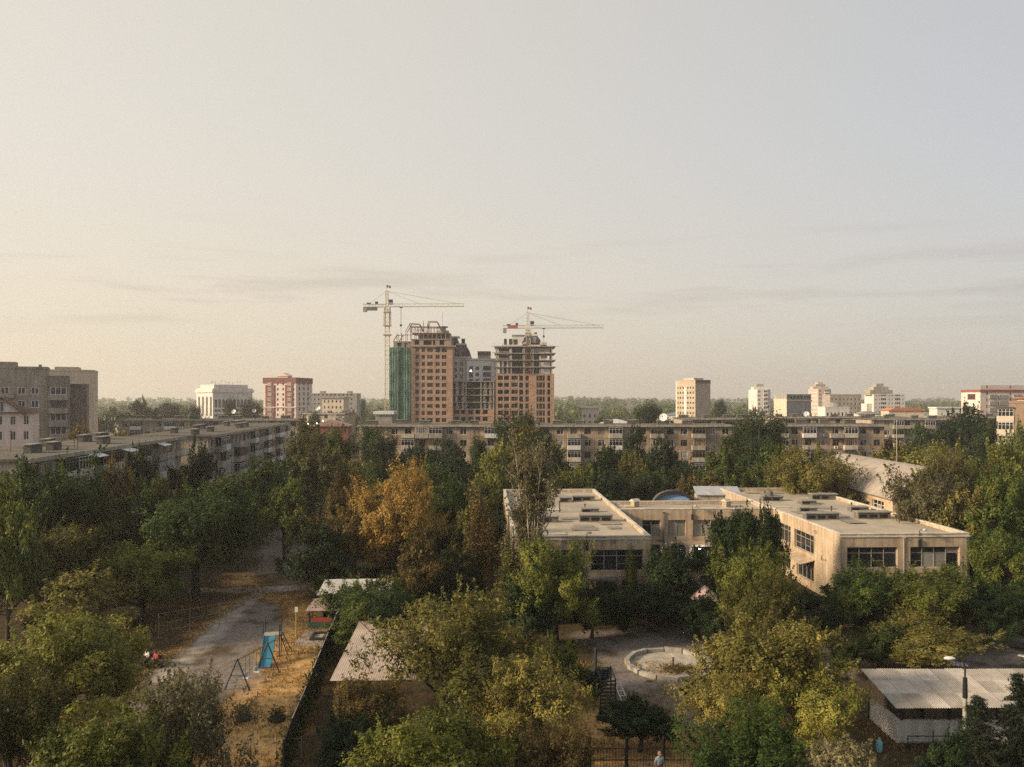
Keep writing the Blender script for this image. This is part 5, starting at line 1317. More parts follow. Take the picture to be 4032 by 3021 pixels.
sparse_poplar()
def spruce():
    rng = np.random.default_rng(88); mb = MB(); mb.tube([(0,0,-.1),(0,0,7.9)],[.16,.02],6); PP, NN = [], []
    for lv in range(26):
        z = .8+lv*.275; rr_ = 2.3*(1-(z-.6)/7.6)+.12
        for k in range(11):
            a = rng.uniform(0,2*PI); e = np.array([math.cos(a)*rr_,math.sin(a)*rr_,z-.28*rr_]); mb.tube([(0,0,z),e],[.03,.008],3)
            n = int(60*rr_/2.3)+14; t = rng.uniform(.15,1.05,(n,1)); c = np.array([0,0,z])*(1-t)+e*t+rng.normal(size=(n,3))*np.array([.12,.12,.07]); PP.append(c); NN.append(unit(rng.normal(size=(n,3))*.6+np.array([0,0,1])))
    PROTO[('spruce',0)] = (leaf_mesh('crown', np.concatenate(PP), np.concatenate(NN), .20, rng, .35, LEAF['spruce']), mb.mesh('trunk', BARK, True))
spruce()
rt = random.Random(17)
TREES = []
def tree(shape, i, x, y, h, r, leaf, label, group=None, name=None, cat='tree', hs=2.0, rs=1.0, sink=0):
    cm, tm = PROTO[(shape,i)]
    nm = name or {'poplar':'poplar_tree','slim':'poplar_tree','sparse':'poplar_tree','spruce':'spruce_tree','bush':'bush'}.get(shape,'broadleaf_tree')
    rz = rt.uniform(0,2*PI)
    root = thing(nm, label, cat, (x,y,sink), rz, group)
    sc = (r/rs, r/rs*rt.uniform(.9,1.1), h/hs)
    o = put('crown', cm, root, scale=sc)
    o.material_slots[0].link = 'OBJECT'; o.material_slots[0].material = LEAF[leaf]
    if tm: put('trunk', tm, root, scale=sc)
    TREES.append((x,y,r))
    return root
ci = [0]
def T(px, pyt, D, wpx, leaf, label, shape='mid', hmin=None):
    """tree whose crown top is seen at row pyt, centred on column px, at distance D"""
    h = gz(pyt, D)*1.02; r = wpx*1.12/2/FOC*D
    n = len([k for k in PROTO if k[0] == shape]); ci[0] += 1; i = ci[0] % n
    x = gx(px, D)
    if shape in ('poplar','slim','sparse'): return tree(shape,i,x,D,h,r,leaf,label,hs=16.0,rs=1.9)
    if shape == 'spruce': return tree(shape,i,x,D,h,r,leaf,label,hs=8.0,rs=2.3)
    if shape == 'bush': return tree(shape,i,x,D,h,r,leaf,label,name='bush',cat='bush',hs=1.75)
    return tree(shape,i,x,D,h,r,leaf,label,hs=1.97)
# foreground
T(285,2400,47,570,'lime','big yellow-green tree filling the lower left corner','near')
T(40,2600,39,420,'olive','olive tree cut by the left edge, lowest corner','near')
T(740,2610,39,430,'grey','thin grey-olive tree with dark branches beside the dry yard','thin')
T(420,2760,35,560,'lime','low bright tree at the bottom edge, left side','near')
T(1740,2330,50,600,'olive','large yellowish-olive tree with dark forked limbs in centre foreground','thin')
T(1900,2480,47.5,560,'olive','broad olive tree just right of the dark forked limbs','near')
T(2110,2590,44,420,'olive','olive tree at right shoulder of the big centre tree','thin')
T(1470,2640,45,330,'brown','brownish tree hiding the near pavilion roof','thin')
T(1720,2800,37,560,'lime','yellow-green tree at the bottom edge, centre','near')
T(1400,2800,41,300,'dark','dark shaded tree beside the fence at bottom','near')
T(2170,2830,39,380,'brown','russet tree at the bottom edge near the black railing','thin')
T(3000,2415,48,520,'olive','tall olive tree with golden top right of the dry pool','near')
T(2860,2640,45,330,'olive','loose olive tree overhanging the dry pool','thin')
T(3190,2620,44.5,350,'lime','dense tree between the pool and the white shed','near')
T(2950,2820,38,520,'green','green tree at the bottom edge, right of the person','near')
T(3270,2860,37,400,'grey','pale-leaved tree at the bottom edge below the white shed','thin')
T(2520,2785,46.2,290,'dark','round nearly black bush behind the black railing','bush')
T(3850,2740,42.5,250,'spruce','dark spruce before the white shed, right of the lamp post','spruce')
T(4010,2650,42,240,'spruce','dark spruce cut by the right edge','spruce')
T(3700,2900,39,200,'dark','low dark shrub at foot of the lamp post','bush')
T(2340,2640,54,130,'dark','small dark shrub beside the climbing frame','bush')
T(2190,2540,54,200,'green','shrub left of the gravel court','bush')
T(2130,2590,58,150,'green','low shrub below the poplar stems','bush')
# left middle ground
T(140,2060,72,470,'olive','brown-olive round tree at the left edge, middle height','near')
T(330,1945,82,470,'lime','tall tree with bright yellow-green top at left','near')
T(770,1880,82,500,'green','great dark green tree left of the gravel pitch','near')
T(560,2150,72,330,'green','mid-green tree before the great one, drooping left of the path','near')
T(330,2250,66,360,'olive','olive tree behind the lower left corner tree','mid')
T(520,1905,94,230,'brown','tan tree top between two green ones at left','mid')
T(190,1770,79,420,'green','deep green tree in front of the near panel block, far left','near')
T(30,1850,66,260,'green','green tree at the left edge under the pink house','mid')
T(555,1790,99,130,'dark','small dark round tree against the near panel block','mid')
T(770,1768,112,180,'dark','dark round tree between balconies of the left blocks','mid')
T(440,1840,88,200,'brown','rusty-olive tree before the near panel block','mid')
T(650,1880,90,170,'olive','pale olive tree below the balcony corner','mid')
T(900,1850,100,230,'green','green tree right of the left blocks\' corner','mid')
T(480,1720,168,130,'olive','olive tree between the grey block and the left roofs','mid')
T(330,1690,160,150,'brown','yellowish tree below the grey nine-storey block','mid')
# centre left
T(1190,1672,152,190,'olive','olive-yellow tree right of the second left block','mid')
T(1260,1760,135,270,'olive','broad olive tree below the red shed','mid')
T(1110,1790,125,200,'green','green tree before the end of the second left block','mid')
T(1000,1830,112,230,'green','mid-green tree right of the left blocks','mid')
T(1120,1900,100,200,'green','light green bush-topped tree above the gravel pitch','mid')
T(1340,1690,158,150,'green','dull green tree left of the poplars by the central block','mid')
T(1400,1810,140,170,'olive','small olive tree under the left end of the central block','mid')
T(1460,1650,172,75,'dark','dark poplar before the left end of the central block','poplar')
T(1510,1680,170,80,'dark','second dark poplar by the central block\'s left end','poplar')
T(1500,1850,118,190,'green','bright green tree behind the ochre tree, left','mid')
T(1330,1890,92,160,'brown','orange-brown tree top left of the ochre tree','mid')
T(1340,2000,86,260,'brown','brown-olive tree below the orange-brown top','mid')
T(1570,1850,86,330,'ochre','bright ochre autumn tree, the most golden in view','near')
T(1640,2100,76,210,'brown','olive-brown tree below the ochre one','mid')
T(1790,1905,92,180,'green','green tree right of the ochre tree','mid')
T(1690,1830,118,220,'green','green crown peeping over the ochre tree','mid')
T(1820,1800,132,200,'dark','dark tree between ochre tree and bright green one','mid')
T(1760,2160,78,240,'dark','dark tree in the gap left of the half-bare poplar','mid')
T(1280,2090,80,260,'dark','dark green tree right of the gravel pitch','mid')
T(1430,2270,65,340,'green','green tree over the white-roofed pavilion','near')
T(1560,2330,62,260,'dark','dark tree behind the near pavilion','mid')
T(1890,1850,80,150,'brown','slender brownish poplar left of the half-bare one','slim')
T(1830,1980,84,150,'olive','yellow slim tree left of the slender poplar','mid')
T(2090,1735,74,165,'grey','tall half-bare poplar with pale upright stems before the left wing','sparse')
T(2020,2080,72,160,'olive','leafy poplar shoot at left of the half-bare poplar','slim')
T(2190,2100,67,330,'green','green tree covering the left wing\'s corner','near')
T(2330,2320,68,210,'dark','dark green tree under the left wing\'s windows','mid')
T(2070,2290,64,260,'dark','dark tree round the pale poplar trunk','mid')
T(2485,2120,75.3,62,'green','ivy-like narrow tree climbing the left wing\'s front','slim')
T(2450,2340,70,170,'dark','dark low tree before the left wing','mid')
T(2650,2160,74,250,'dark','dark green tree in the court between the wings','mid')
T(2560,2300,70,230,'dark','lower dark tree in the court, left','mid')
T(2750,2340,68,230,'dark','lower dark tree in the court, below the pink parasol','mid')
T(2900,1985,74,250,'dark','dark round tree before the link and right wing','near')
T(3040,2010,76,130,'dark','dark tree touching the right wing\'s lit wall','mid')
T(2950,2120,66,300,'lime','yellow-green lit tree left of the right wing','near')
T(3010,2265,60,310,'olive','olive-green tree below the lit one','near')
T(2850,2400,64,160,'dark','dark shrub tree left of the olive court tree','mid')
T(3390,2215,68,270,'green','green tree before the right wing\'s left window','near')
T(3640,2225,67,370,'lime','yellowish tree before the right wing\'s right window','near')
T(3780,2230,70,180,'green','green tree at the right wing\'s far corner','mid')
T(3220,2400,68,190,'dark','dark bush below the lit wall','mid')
T(3620,2430,60,420,'olive','spreading olive tree with dark trunk above the white shed','near')
T(3330,2520,58,110,'green','small round green shrub on the gravel right of the pool tree','bush')
T(3460,2470,60,170,'dark','dark shrub left of the spreading olive tree','bush')
T(3880,2300,66,280,'dark','shadowy tree at the right edge above the shed roof','near')
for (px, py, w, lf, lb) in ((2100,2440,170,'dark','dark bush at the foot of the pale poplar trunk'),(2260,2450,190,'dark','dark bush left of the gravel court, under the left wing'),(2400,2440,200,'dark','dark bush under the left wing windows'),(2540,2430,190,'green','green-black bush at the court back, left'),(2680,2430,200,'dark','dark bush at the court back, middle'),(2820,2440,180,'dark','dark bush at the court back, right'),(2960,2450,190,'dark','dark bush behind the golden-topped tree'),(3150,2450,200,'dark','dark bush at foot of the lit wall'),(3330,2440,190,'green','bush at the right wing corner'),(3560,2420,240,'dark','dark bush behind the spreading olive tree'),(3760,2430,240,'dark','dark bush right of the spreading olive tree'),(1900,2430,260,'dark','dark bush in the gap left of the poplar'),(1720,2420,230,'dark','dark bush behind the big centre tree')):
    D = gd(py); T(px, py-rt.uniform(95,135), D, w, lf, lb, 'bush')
T(3830,1830,92,290,'olive','olive tree hiding the near end of the vaulted hall','near')
T(3740,1785,94,300,'olive','olive tree standing close against the vaulted hall','near')
T(3950,1850,88,260,'green','green tree right of the vaulted hall\'s near end','near')
# right middle ground
T(3960,2080,76,260,'green','tall green tree with yellow sprays at the right edge','near')
T(3890,1990,84,260,'green','dark green tree behind the right wing\'s far corner','mid')
T(3680,1812,90,330,'grey','greyish tree hiding the vaulted roof\'s right end','near')
T(3790,1930,86,240,'olive','olive tree right of the greyish one','mid')
T(3560,1745,142,260,'olive','olive tree behind the vaulted roof ridge','mid')
T(3730,1745,132,290,'lime','golden-green tree at right, before the small panel block','mid')
T(3870,1830,118,240,'green','green tree low at far right','mid')
T(3980,1760,122,220,'lime','yellow-green tree under the brick block at the right edge','mid')
T(4020,1680,150,140,'green','green tree against the brick block\'s bay','mid')
T(3190,1742,116,310,'olive','golden-olive tree left of the vaulted roof','near')
T(3060,1730,126,220,'green','fresh green tree under the tall dark poplars','mid')
T(2860,1790,126,220,'green','green tree before the right end of the central block','mid')
T(2800,1860,128,230,'brown','brown autumn tree behind the blue kiosk','mid')
T(2720,1880,128,130,'brown','small rusty tree beside the blue kiosk','mid')
T(2945,1600,162,100,'dark','tallest dark poplar right of the central block','poplar')
T(3035,1612,164,90,'dark','second tall dark poplar right of the central block','poplar')
T(2890,1680,160,90,'dark','shorter dark poplar at the left of the tall pair','poplar')
T(2990,1690,150,120,'dark','dark poplar in front of the tall pair','poplar')
T(2010,1602,158,90,'dark','dark poplar before the right tower, left one','poplar')
T(2078,1584,160,62,'dark','slim poplar top rising highest before the right tower','poplar')
T(2100,1650,142,240,'olive','domed olive tree top before the right tower','mid')
T(2160,1740,135,210,'dark','dark tree behind the half-bare poplar','mid')
T(1960,1768,124,170,'lime','bright green tree left of the half-bare poplar\'s top','mid')
T(1885,1690,168,60,'dark','dark slim tree against the central block','poplar')
T(2282,1828,128,170,'lime','bright yellow-green rounded tree before the central block','mid')
T(2400,1740,148,190,'dark','dark brownish tree before the central block, centre','mid')
T(2490,1695,164,110,'dark','dark tree with pointed top against the central block','mid')
T(2590,1745,152,170,'dark','dark tree right of the pointed one','mid')
T(2490,1785,140,130,'olive','pale olive tree among dark ones before the central block','mid')
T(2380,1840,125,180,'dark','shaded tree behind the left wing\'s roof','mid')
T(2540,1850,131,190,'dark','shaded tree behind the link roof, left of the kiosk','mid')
T(1660,1770,150,170,'dark','dark tree before the left half of the central block','mid')
T(1770,1745,160,160,'dark','dark tree below the lattice balcony of the central block','mid')
T(3810,1605,205,190,'dark','big dark tree before the low far-right block','mid')
T(3900,1650,200,150,'dark','dark tree right of the big dark one','mid')
T(3640,1660,222,120,'green','green tree before the small panel block','mid')
T(3740,1700,180,130,'dark','dark tree filling the gap beside the small panel block','mid')
# shaded undergrowth trees filling the grove floor
blocks = [(-1,14,75,119),(12,33,94,106),(31,47,76,121),(50,64,94,132),(-36,53,180,197),(60,88,182,199),(-72,-45,62,205),(58,82,85,101),(37,48,100,110),(12,33,76,106),(17,38,104,123)]
def free(x, y, r=2.5):
    if any(a-r < x < b+r and c-r < y < d+r for a,b,c,d in blocks): return False
    px = CX + x/y*FOC; py = YH + EYE/y*FOC
    if 430 < px < 1300 and py > 2040: return False
    if py > 2380: return False
    return True
n = 0
while n < 76:
    y = rt.uniform(84,178); x = rt.uniform(-.55*y, .62*y)
    if not free(x, y) or any((x-a)**2+(y-b)**2 < (r*.75)**2 for a,b,r in TREES): continue
    n += 1
    px = CX + x/y*FOC; lf = rt.choice(('dark','dark','green'))
    zone = 'in the left grove' if px < 1000 else 'around the gravel pitch\'s far end' if px < 1400 else 'in the grove left of the half-bare poplar' if px < 2000 else 'between the beige building and the central block' if px < 3000 else 'behind the vaulted hall'
    tree('mid', rt.randrange(5), x, y, rt.uniform(6.5,9.5), rt.uniform(3.2,4.8), lf, ('low dark' if lf == 'dark' else 'low green') + ' filler tree ' + zone, 'low trees ' + zone)
n = 0
while n < 60:
    y = rt.uniform(60,100); x = rt.uniform(-.6*y, .66*y)
    px = CX + x/y*FOC; py = YH + EYE/y*FOC
    if not (py < 2480 or px > 3380 or px < 420) or not free(x, min(y,118), 1.5) and py < 2380: continue
    if (430 < px < 1400 and py > 2040) or (2200 < px < 3350 and py > 2440) or any(a-1.5 < x < b+1.5 and c-1.5 < y < d+1.5 for a,b,c,d in blocks) or (px > 3300 and py > 2560): continue
    n += 1
    lf = rt.choice(('dark','dark','green','brown'))
    zone = 'among the left grove\'s trunks' if px < 1400 else 'left of the half-bare poplar' if px < 2050 else 'round the beige building' if px < 3400 else 'under the right-edge trees'
    tree('bush', 0, x, y, rt.uniform(1.8,3.2), rt.uniform(1.4,2.4), lf, 'low ' + lf + ' bush ' + zone, 'bushes ' + zone, name='bush', cat='bush', hs=1.75)
# town trees behind the panel blocks
n = 0
skip = [(gx(1500,350),gx(2200,350),340,400)]
while n < 128:
    y = 200+ (rt.random()**1.4)*330; x = rt.uniform(-.72*y, .72*y)
    if any(a-4 < x < b+4 and c-4 < y < d+4 for a,b,c,d in blocks+skip): continue
    h = rt.uniform(9,14.5) if y < 400 else rt.uniform(10,17)
    px = CX + x/y*FOC
    if 2640 < px < 2830 and y < 470: h = min(h, 10)
    if (720 < px < 1230 or 2940 < px < 3600 or px > 3830) and y < 480: h = min(h, 11.5)
    n += 1
    lf = rt.choice(('green','green','dark','olive','brown'))
    if rt.random() < .16: tree('poplar', rt.randrange(3), x, y, h*1.25, rt.uniform(1.4,2.3), 'dark', 'hazy dark poplar among the roofs, ' + ('left' if px < 1500 else 'right') + ' of the unfinished towers', 'poplars of the town', hs=16, rs=1.9)
    else: tree('far', rt.randrange(3), x, y, h, rt.uniform(3.5,6), lf, lf + ' hazy round tree among the roofs, ' + ('left' if px < 1500 else 'behind or near the unfinished towers' if px < 2250 else 'right') + (' of the unfinished towers' if not 1500 <= px < 2250 else ''), 'trees of the town')
for (px, pyt, D, w, lb) in ((905,1555,420,50,'dark poplar clump right of the arcaded hotel'),(985,1560,430,70,'taller dark trees left of the red-striped tower'),(2545,1575,330,70,'dark poplar clump standing alone right of the right tower'),
      (2580,1585,335,50,'right part of the lone dark poplar clump'),(770,1580,400,40,'dark poplar before the arcaded hotel, left corner'),(560,1580,420,110,'dark broad tree left of the arcaded hotel'),(670,1570,440,70,'dark trees at left of the arcaded hotel'),(2835,1562,480,40,'poplar right of the cream tower'),(1420,1560,600,30,'lone far poplar left of the green netting')):
    T(px, pyt, D, w, 'dark', lb, 'poplar' if w < 80 else 'mid')
# far woods on low rising ground, one mass
hl = MB()
nx, ny = 44, 10
hz = lambda x, y: max(-1, 15*min(1,max(0,(y-800)/1500))*(.75+.25*math.sin(x*.004+1)) + 2*math.sin(x*.011)*min(1,max(0,(y-800)/600)) - .5)
gxs = [(-2300+4600*i/nx) for i in range(nx+1)]; gys = [780+1900*j/ny for j in range(ny+1)]
for i in range(nx):
    for j in range(ny): hl.poly([(gxs[i+a],gys[j+b],hz(gxs[i+a],gys[j+b])) for a,b in ((0,0),(1,0),(1,1),(0,1))])
put('hills', hl.mesh('hills', mat('far_ground', (.10,.10,.05), (.06,.065,.03), .02, .95), True), kind='structure')
rng = np.random.default_rng(905)
m_ = 420; yy = rng.uniform(330,760,m_); xx = rng.uniform(-.75,.75,m_)*yy; hh = rng.uniform(7,12.5,m_); rr2 = rng.uniform(3,6,m_)
ok = ~((xx > gx(1480,350)) & (xx < gx(2220,350)) & (yy < 420)); xx, yy, hh, rr2 = xx[ok], yy[ok], hh[ok], rr2[ok]; m_ = len(xx)
I = np.repeat(np.arange(m_),260); q = unit(rng.normal(size=(len(I),3))); rad = rng.uniform(.45,1,len(I))[:,None]
P = np.stack([xx[I],yy[I],hh[I]*.52],1)+q*rad*np.stack([rr2[I],rr2[I],hh[I]*.5],1); ct = rng.uniform(0,1,m_)
put('town_canopy', leaf_mesh('town_canopy', P, unit(q+rng.normal(size=q.shape)*.5+np.array([0,0,.3])), 1.1, rng, .8, LEAF['green'], tint=ct[I]*.6+rng.uniform(0,1,len(I))*.4), label='mass of green tree tops between the far buildings', cat='trees', kind='stuff')
rng = np.random.default_rng(900)
nt_ = 2600; k = 42
yy = 640+ (rng.uniform(0,1,nt_)**1.2)*1900; xx = rng.uniform(-.78,.78,nt_)*yy
zz_ = np.array([max(0,hz(a,b)) for a,b in zip(xx,yy)])
hh = rng.uniform(7,15,nt_); rr2 = rng.uniform(4,9,nt_)
q = unit(rng.normal(size=(nt_*k,3))); rad = rng.uniform(.5,1,nt_*k)[:,None]
I = np.repeat(np.arange(nt_),k)
P = np.stack([xx[I],yy[I],zz_[I]+hh[I]*.55],1) + q*rad*np.stack([rr2[I],rr2[I],hh[I]*.48],1)
put('far_woods', leaf_mesh('far_woods', P, unit(q+rng.normal(size=q.shape)*.4+np.array([0,0,.3])), 3.0, rng, .9, LEAF['green']), label='distant hazy woods along the horizon behind the town', cat='woods', kind='stuff')
# ---------------------------------------------------------------- garden pavilions with corrugated sheets
SHEET = mat('grey_slate_sheet', (.44,.40,.35), (.29,.26,.22), .7, .9, orand=.35, fine=.2)
PINKS = mat('pinkish_slate_sheet', (.46,.375,.31), (.33,.265,.215), .7, .9, orand=.2, fine=.2)
WWALL = mat('white_lime_wall', (.78,.72,.64), (.60,.56,.50), .5, .9, .3)
def sheet_mesh(w, l, m, amp=.03, n=8):
    b = MB(); k = n*3
    for i in range(k):
        a, c = w*i/k, w*(i+1)/k; za, zc = amp*math.sin(2*PI*i/3*1.0), amp*math.sin(2*PI*(i+1)/3)
        b.poly([(a,0,za),(c,0,zc),(c,l,zc),(a,l,za)]); b.poly([(a,0,za-.012),(a,l,za-.012),(c,l,zc-.012),(c,0,zc-.012)])
    return b.mesh('roof_sheet', m)
rs_ = random.Random(41)
def sheets(root, o, ux, uy, nx, ny, w, l, m):
    """rows of corrugated sheets laid on the plane spanned by ux (along eave) and uy (up the slope)"""
    o, ux, uy = Vector(o), Vector(ux).normalized(), Vector(uy).normalized(); uz = ux.cross(uy)
    me = sheet_mesh(w+.06, l+.12, m, .022 if m is SHEET else .006)
    rot = Matrix((ux,uy,uz)).transposed().to_euler()
    for j in range(ny):
        for i in range(nx):
            p = o + ux*i*w + uy*(j*l + rs_.uniform(-.03,.03)) + uz*(.016*(i%2) + .03*(ny-j) + rs_.uniform(0,.01))
            put('roof_sheet', me, root, p, rot=rot)
# white veranda at lower right
sh = thing('veranda_shed', 'white-walled veranda shed with corrugated grey roof at lower right', 'shed', (22.4, 46.0, 0))
sheets(sh, (0,0,2.55), (1,0,0), (0,4.6,.75), 13, 3, 1.08, 1.53, SHEET)
v = MB(); v.box(.7,.92,1.35,5.1,0,1.42); part('side_wall', v, WWALL, sh)
v = MB(); v.box(.92,13.6,1.35,1.55,0,1.38); part('front_wall', v, WWALL, sh)
v = MB(); v.box(.7,13.6,4.9,5.1,0,2.9); part('back_wall', v, BEIGE, sh)
v = MB(); v.box(.72,.9,3.0,4.9,1.42,2.75); part('end_panel', v, BEIGE, sh)
for i in range(5):
    for yy, zt in ((1.45,2.72),(4.6,3.2)):
        v = MB(); v.box(.95+i*2.9,1.1+i*2.9,yy-.07,yy+.07,1.38 if yy < 2 else 0,zt); part('post', v, STEEL, sh)
v = MB(); v.box(0,14,1.38,1.5,2.58,2.74); v.box(0,14,4.5,4.62,3.06,3.2); part('beam', v, WOODF, sh)
rl = thing('low_railing', 'thin dark railing standing before the white veranda wall', 'railing', (23.4, 46.6, 0))
v = MB(); v.bar((0,0,.75),(9,0,.75),.03); v.bar((0,0,.4),(9,0,.4),.02); part('rail', v, STEEL, rl)
for i in range(7): v = MB(); v.bar((i*1.5,0,0),(i*1.5,0,1.1 if i % 3 == 1 else .78),.035); part('post', v, STEEL, rl)
# pinkish pavilion by the fence
pv = thing('pavilion', 'pavilion with pinkish sheet roof beside the dark fence, behind the centre tree', 'pavilion', (-11.6, 50.2, 0), R(1.5))
sheets(pv, (0,0,2.55), (1,0,0), (0,11,.75), 5, 6, 1.1, 1.86, PINKS)
v = MB(); v.box(.3,5.2,10.4,10.6,0,3.05); part('wall', v, WWALL, pv)
for yy in (.6, 4, 7.4, 10.2): v = MB(); v.box(.3,.45,yy,yy+.15,0,2.55+yy*.066); part('post', v, WOODF, pv)
pv2 = thing('pavilion', 'white-roofed pavilion farther up the dark fence, half under a tree', 'pavilion', (-17.9, 72.2, 0), R(3))
sheets(pv2, (0,0,2.6), (1,0,0), (0,4,.5), 6, 3, 1.1, 1.4, mat('whitish_sheet', (.56,.53,.47), (.42,.39,.34), .7, .9, orand=.15, fine=.15))
v = MB(); v.box(.3,6.2,3.6,3.8,0,2.9); v.box(.3,.5,.6,3.6,0,2.5); part('wall', v, BEIGE, pv2)
for xx in (.4,3,6): v = MB(); v.box(xx,xx+.12,.3,.42,0,2.55); part('post', v, WOODF, pv2)
pv3 = thing('shelter', 'small white-roofed shelter beside the far goal', 'shelter', (-30.6, 113, 0), R(-4))
sheets(pv3, (0,0,2.4), (1,0,0), (0,3,.3), 3, 2, 1.1, 1.6, MATS['whitish_sheet'])
for xx in (.1,3.1): v = MB(); v.box(xx,xx+.12,.2,.32,0,2.4); v.box(xx,xx+.12,2.8,2.92,0,2.65); part('post', v, STEEL, pv3)
# play corner by the fence: painted playhouse and sandbox
ph = thing('playhouse', 'small red and green playhouse with pinkish roof by the fence', 'playhouse', (gx(1213,71),71,0), R(4))
v = MB(); v.box(0,2.4,0,1.6,0,.55); part('base', v, mat('green_paint', (.06,.16,.12), (.04,.1,.08), 2, .7), ph)
v = MB(); v.box(.3,2.1,-.03,-.003,.55,.95); part('red_panel', v, mat('red_paint', (.5,.09,.06), (.36,.07,.05), 2, .7), ph)
for xx in (.05,2.25):
    for yy in (.05,1.45): v = MB(); v.box(xx,xx+.1,yy,yy+.1,.55,1.7); part('post', v, STEEL, ph)
v = MB(); v.poly([(-.2,-.3,1.65),(2.6,-.3,1.65),(1.9,.8,2.5),(.5,.8,2.5)]); v.poly([(2.6,-.3,1.65),(2.6,1.9,1.65),(1.9,.8,2.5)]); v.poly([(2.6,1.9,1.65),(-.2,1.9,1.65),(.5,.8,2.5),(1.9,.8,2.5)]); v.poly([(-.2,1.9,1.65),(-.2,-.3,1.65),(.5,.8,2.5)]); part('roof', v, mat('dusty_pink_roof', (.42,.30,.26), (.3,.21,.18), 2, .85), ph)
sb = thing('sandbox', 'dark-framed sandbox on the pale slab by the fence', 'sandbox', (gx(1222,67.5),67.2,0), R(3))
for q in ((0,2.6,0,.22),(0,2.6,1.7,1.92),(0,.22,.22,1.7),(2.38,2.6,.22,1.7)): v = MB(); v.box(q[0],q[1],q[2],q[3],0,.28); part('board', v, STEEL, sb)
v = MB(); v.box(.22,2.38,.22,1.7,0,.12); part('sand', v, mat('sand', (.42,.36,.28), (.3,.25,.2), 2, .95), sb)
sheet('paved_slab', [(gx(1165,67),65.8),(gx(1330,67),65.8),(gx(1330,67),70.3),(gx(1165,67),70.3)], .07, PATHM, .1, 1)
sp = thing('sign_post', 'thin yellow post with small white sign right of the blue slide', 'sign', (gx(1166,68),68,0))
v = MB(); v.bar((0,0,0),(0,0,2.5),.04); part('post', v, mat('yellow_paint', (.45,.33,.08), (.32,.23,.06), 2, .7), sp); v = MB(); v.box(-.1,.16,-.06,-.04,2.3,2.75); part('sign_plate', v, WHITE, sp)

# ---------------------------------------------------------------- dark fence along the playground, panel by panel
FENCE = mat('fence_sheet', (.030,.028,.026), (.018,.017,.016), 1, .8)
fp = [(-12.6,43.5),(-13.0,46.5),(-13.9,55),(-14.9,64),(-15.6,71),(-18.6,79),(-21,88)]
pts = []
for a, b in zip(fp, fp[1:]):
    L = math.dist(a,b); k = max(1, round(L/2.5))
    for j in range(k): pts.append((a[0]+(b[0]-a[0])*j/k, a[1]+(b[1]-a[1])*j/k))
pts.append(fp[-1])
fn = thing('sheet_fence', 'dark overgrown sheet fence dividing the dry yard from the pavilions', 'fence', (pts[0][0], pts[0][1], 0))
for i, (a, b) in enumerate(zip(pts, pts[1:])):
    d = Vector((b[0]-a[0], b[1]-a[1])); h = 1.75+rs_.uniform(-.06,.06)
    v = MB(); v.box(.03, d.length-.03, -.012, .012, .05, h-.05); part('fence_panel', v, FENCE, fn, (a[0]-pts[0][0], a[1]-pts[0][1], 0), math.atan2(d.y,d.x))
    v = MB(); v.tube([(0,0,0),(0,0,h+.1)], .045, 6); part('post', v, STEEL, fn, (a[0]-pts[0][0], a[1]-pts[0][1], 0))
    if rs_.random() < .75: v = MB(); v.box(.1, d.length-.15, -.03, .03, h, h+.035); part('top_rail', v, CONC, fn, (a[0]-pts[0][0], a[1]-pts[0][1], 0), math.atan2(d.y,d.x))  # pale broken rail pieces; glints along the fence top put into the colour
rng = np.random.default_rng(55); n = 9000
u = rng.uniform(0, len(pts)-1.001, n); k = u.astype(int); f = (u-k)[:,None]; A = np.array(pts)
P2 = A[k]*(1-f)+A[k+1]*f; side = rng.choice((-1,1),n)
P = np.stack([P2[:,0]+side*np.abs(rng.normal(size=n))*.28, P2[:,1], np.abs(rng.uniform(0,1.75,n)*rng.uniform(.3,1.05,n))],1)
put('fence_vine', leaf_mesh('fence_vine', P, unit(rng.normal(size=(n,3))+np.stack([side,0*side,.3+0*side],1)), .17, rng, .6, LEAF['dark']), fn, (-pts[0][0],-pts[0][1],0), kind='stuff')
# black railing at the bottom edge
RAIL = mat('black_iron', (.012,.012,.013), (.008,.008,.008), 2, .5)
br = thing('iron_railing', 'black iron railing with stout posts along the bottom edge', 'railing', (gx(2030,43.6), 43.6, 0))
L = 10.6
for z, r in ((1.35,.035),(.7,.035),(.15,.03)): v = MB(); v.bar((0,0,z),(L,0,z+.02),r); part('rail', v, RAIL, br)
for i in range(6): v = MB(); v.tube([(0,0,0),(0,0,1.9)], .085, 8); v.lathe([(0.11,0),(.11,.05),(0,.12)],8,c=(0,0,1.9)); part('post', v, RAIL, br, (i*2.05,0,0))
bm_ = MB(); bm_.bar((0,0,.16),(0,0,1.34),.012); bme = bm_.mesh('baluster', RAIL)
for i in range(int(L/.17)): put('baluster', bme, br, (.1+i*.17,0,0))
wf = thing('wire_fence', 'thin wire fence on pale posts across the dry yard at bottom', 'fence', (gx(880,45),45.2,0), R(2))
for i in range(4): v = MB(); v.bar((0,0,0),(0,0,1.25),.035); part('post', v, CONC, wf, (i*1.45,0,0))
for z in (.4,.8,1.18): v = MB(); v.bar((0,0,z),(4.4,0,z-.03),.012); part('wire', v, CONC, wf)
wf2 = thing('wire_fence', 'thin wire fence on pale posts under the great dark tree', 'fence', (gx(625,68),68,0), R(40))
for i in range(4): v = MB(); v.bar((0,0,0),(0,0,2.2),.035); part('post', v, CONC, wf2, (i*2.6,0,0))
for z in (.6,1.3,2.1): v = MB(); v.bar((0,0,z),(7.8,0,z),.012); part('wire', v, CONC, wf2)

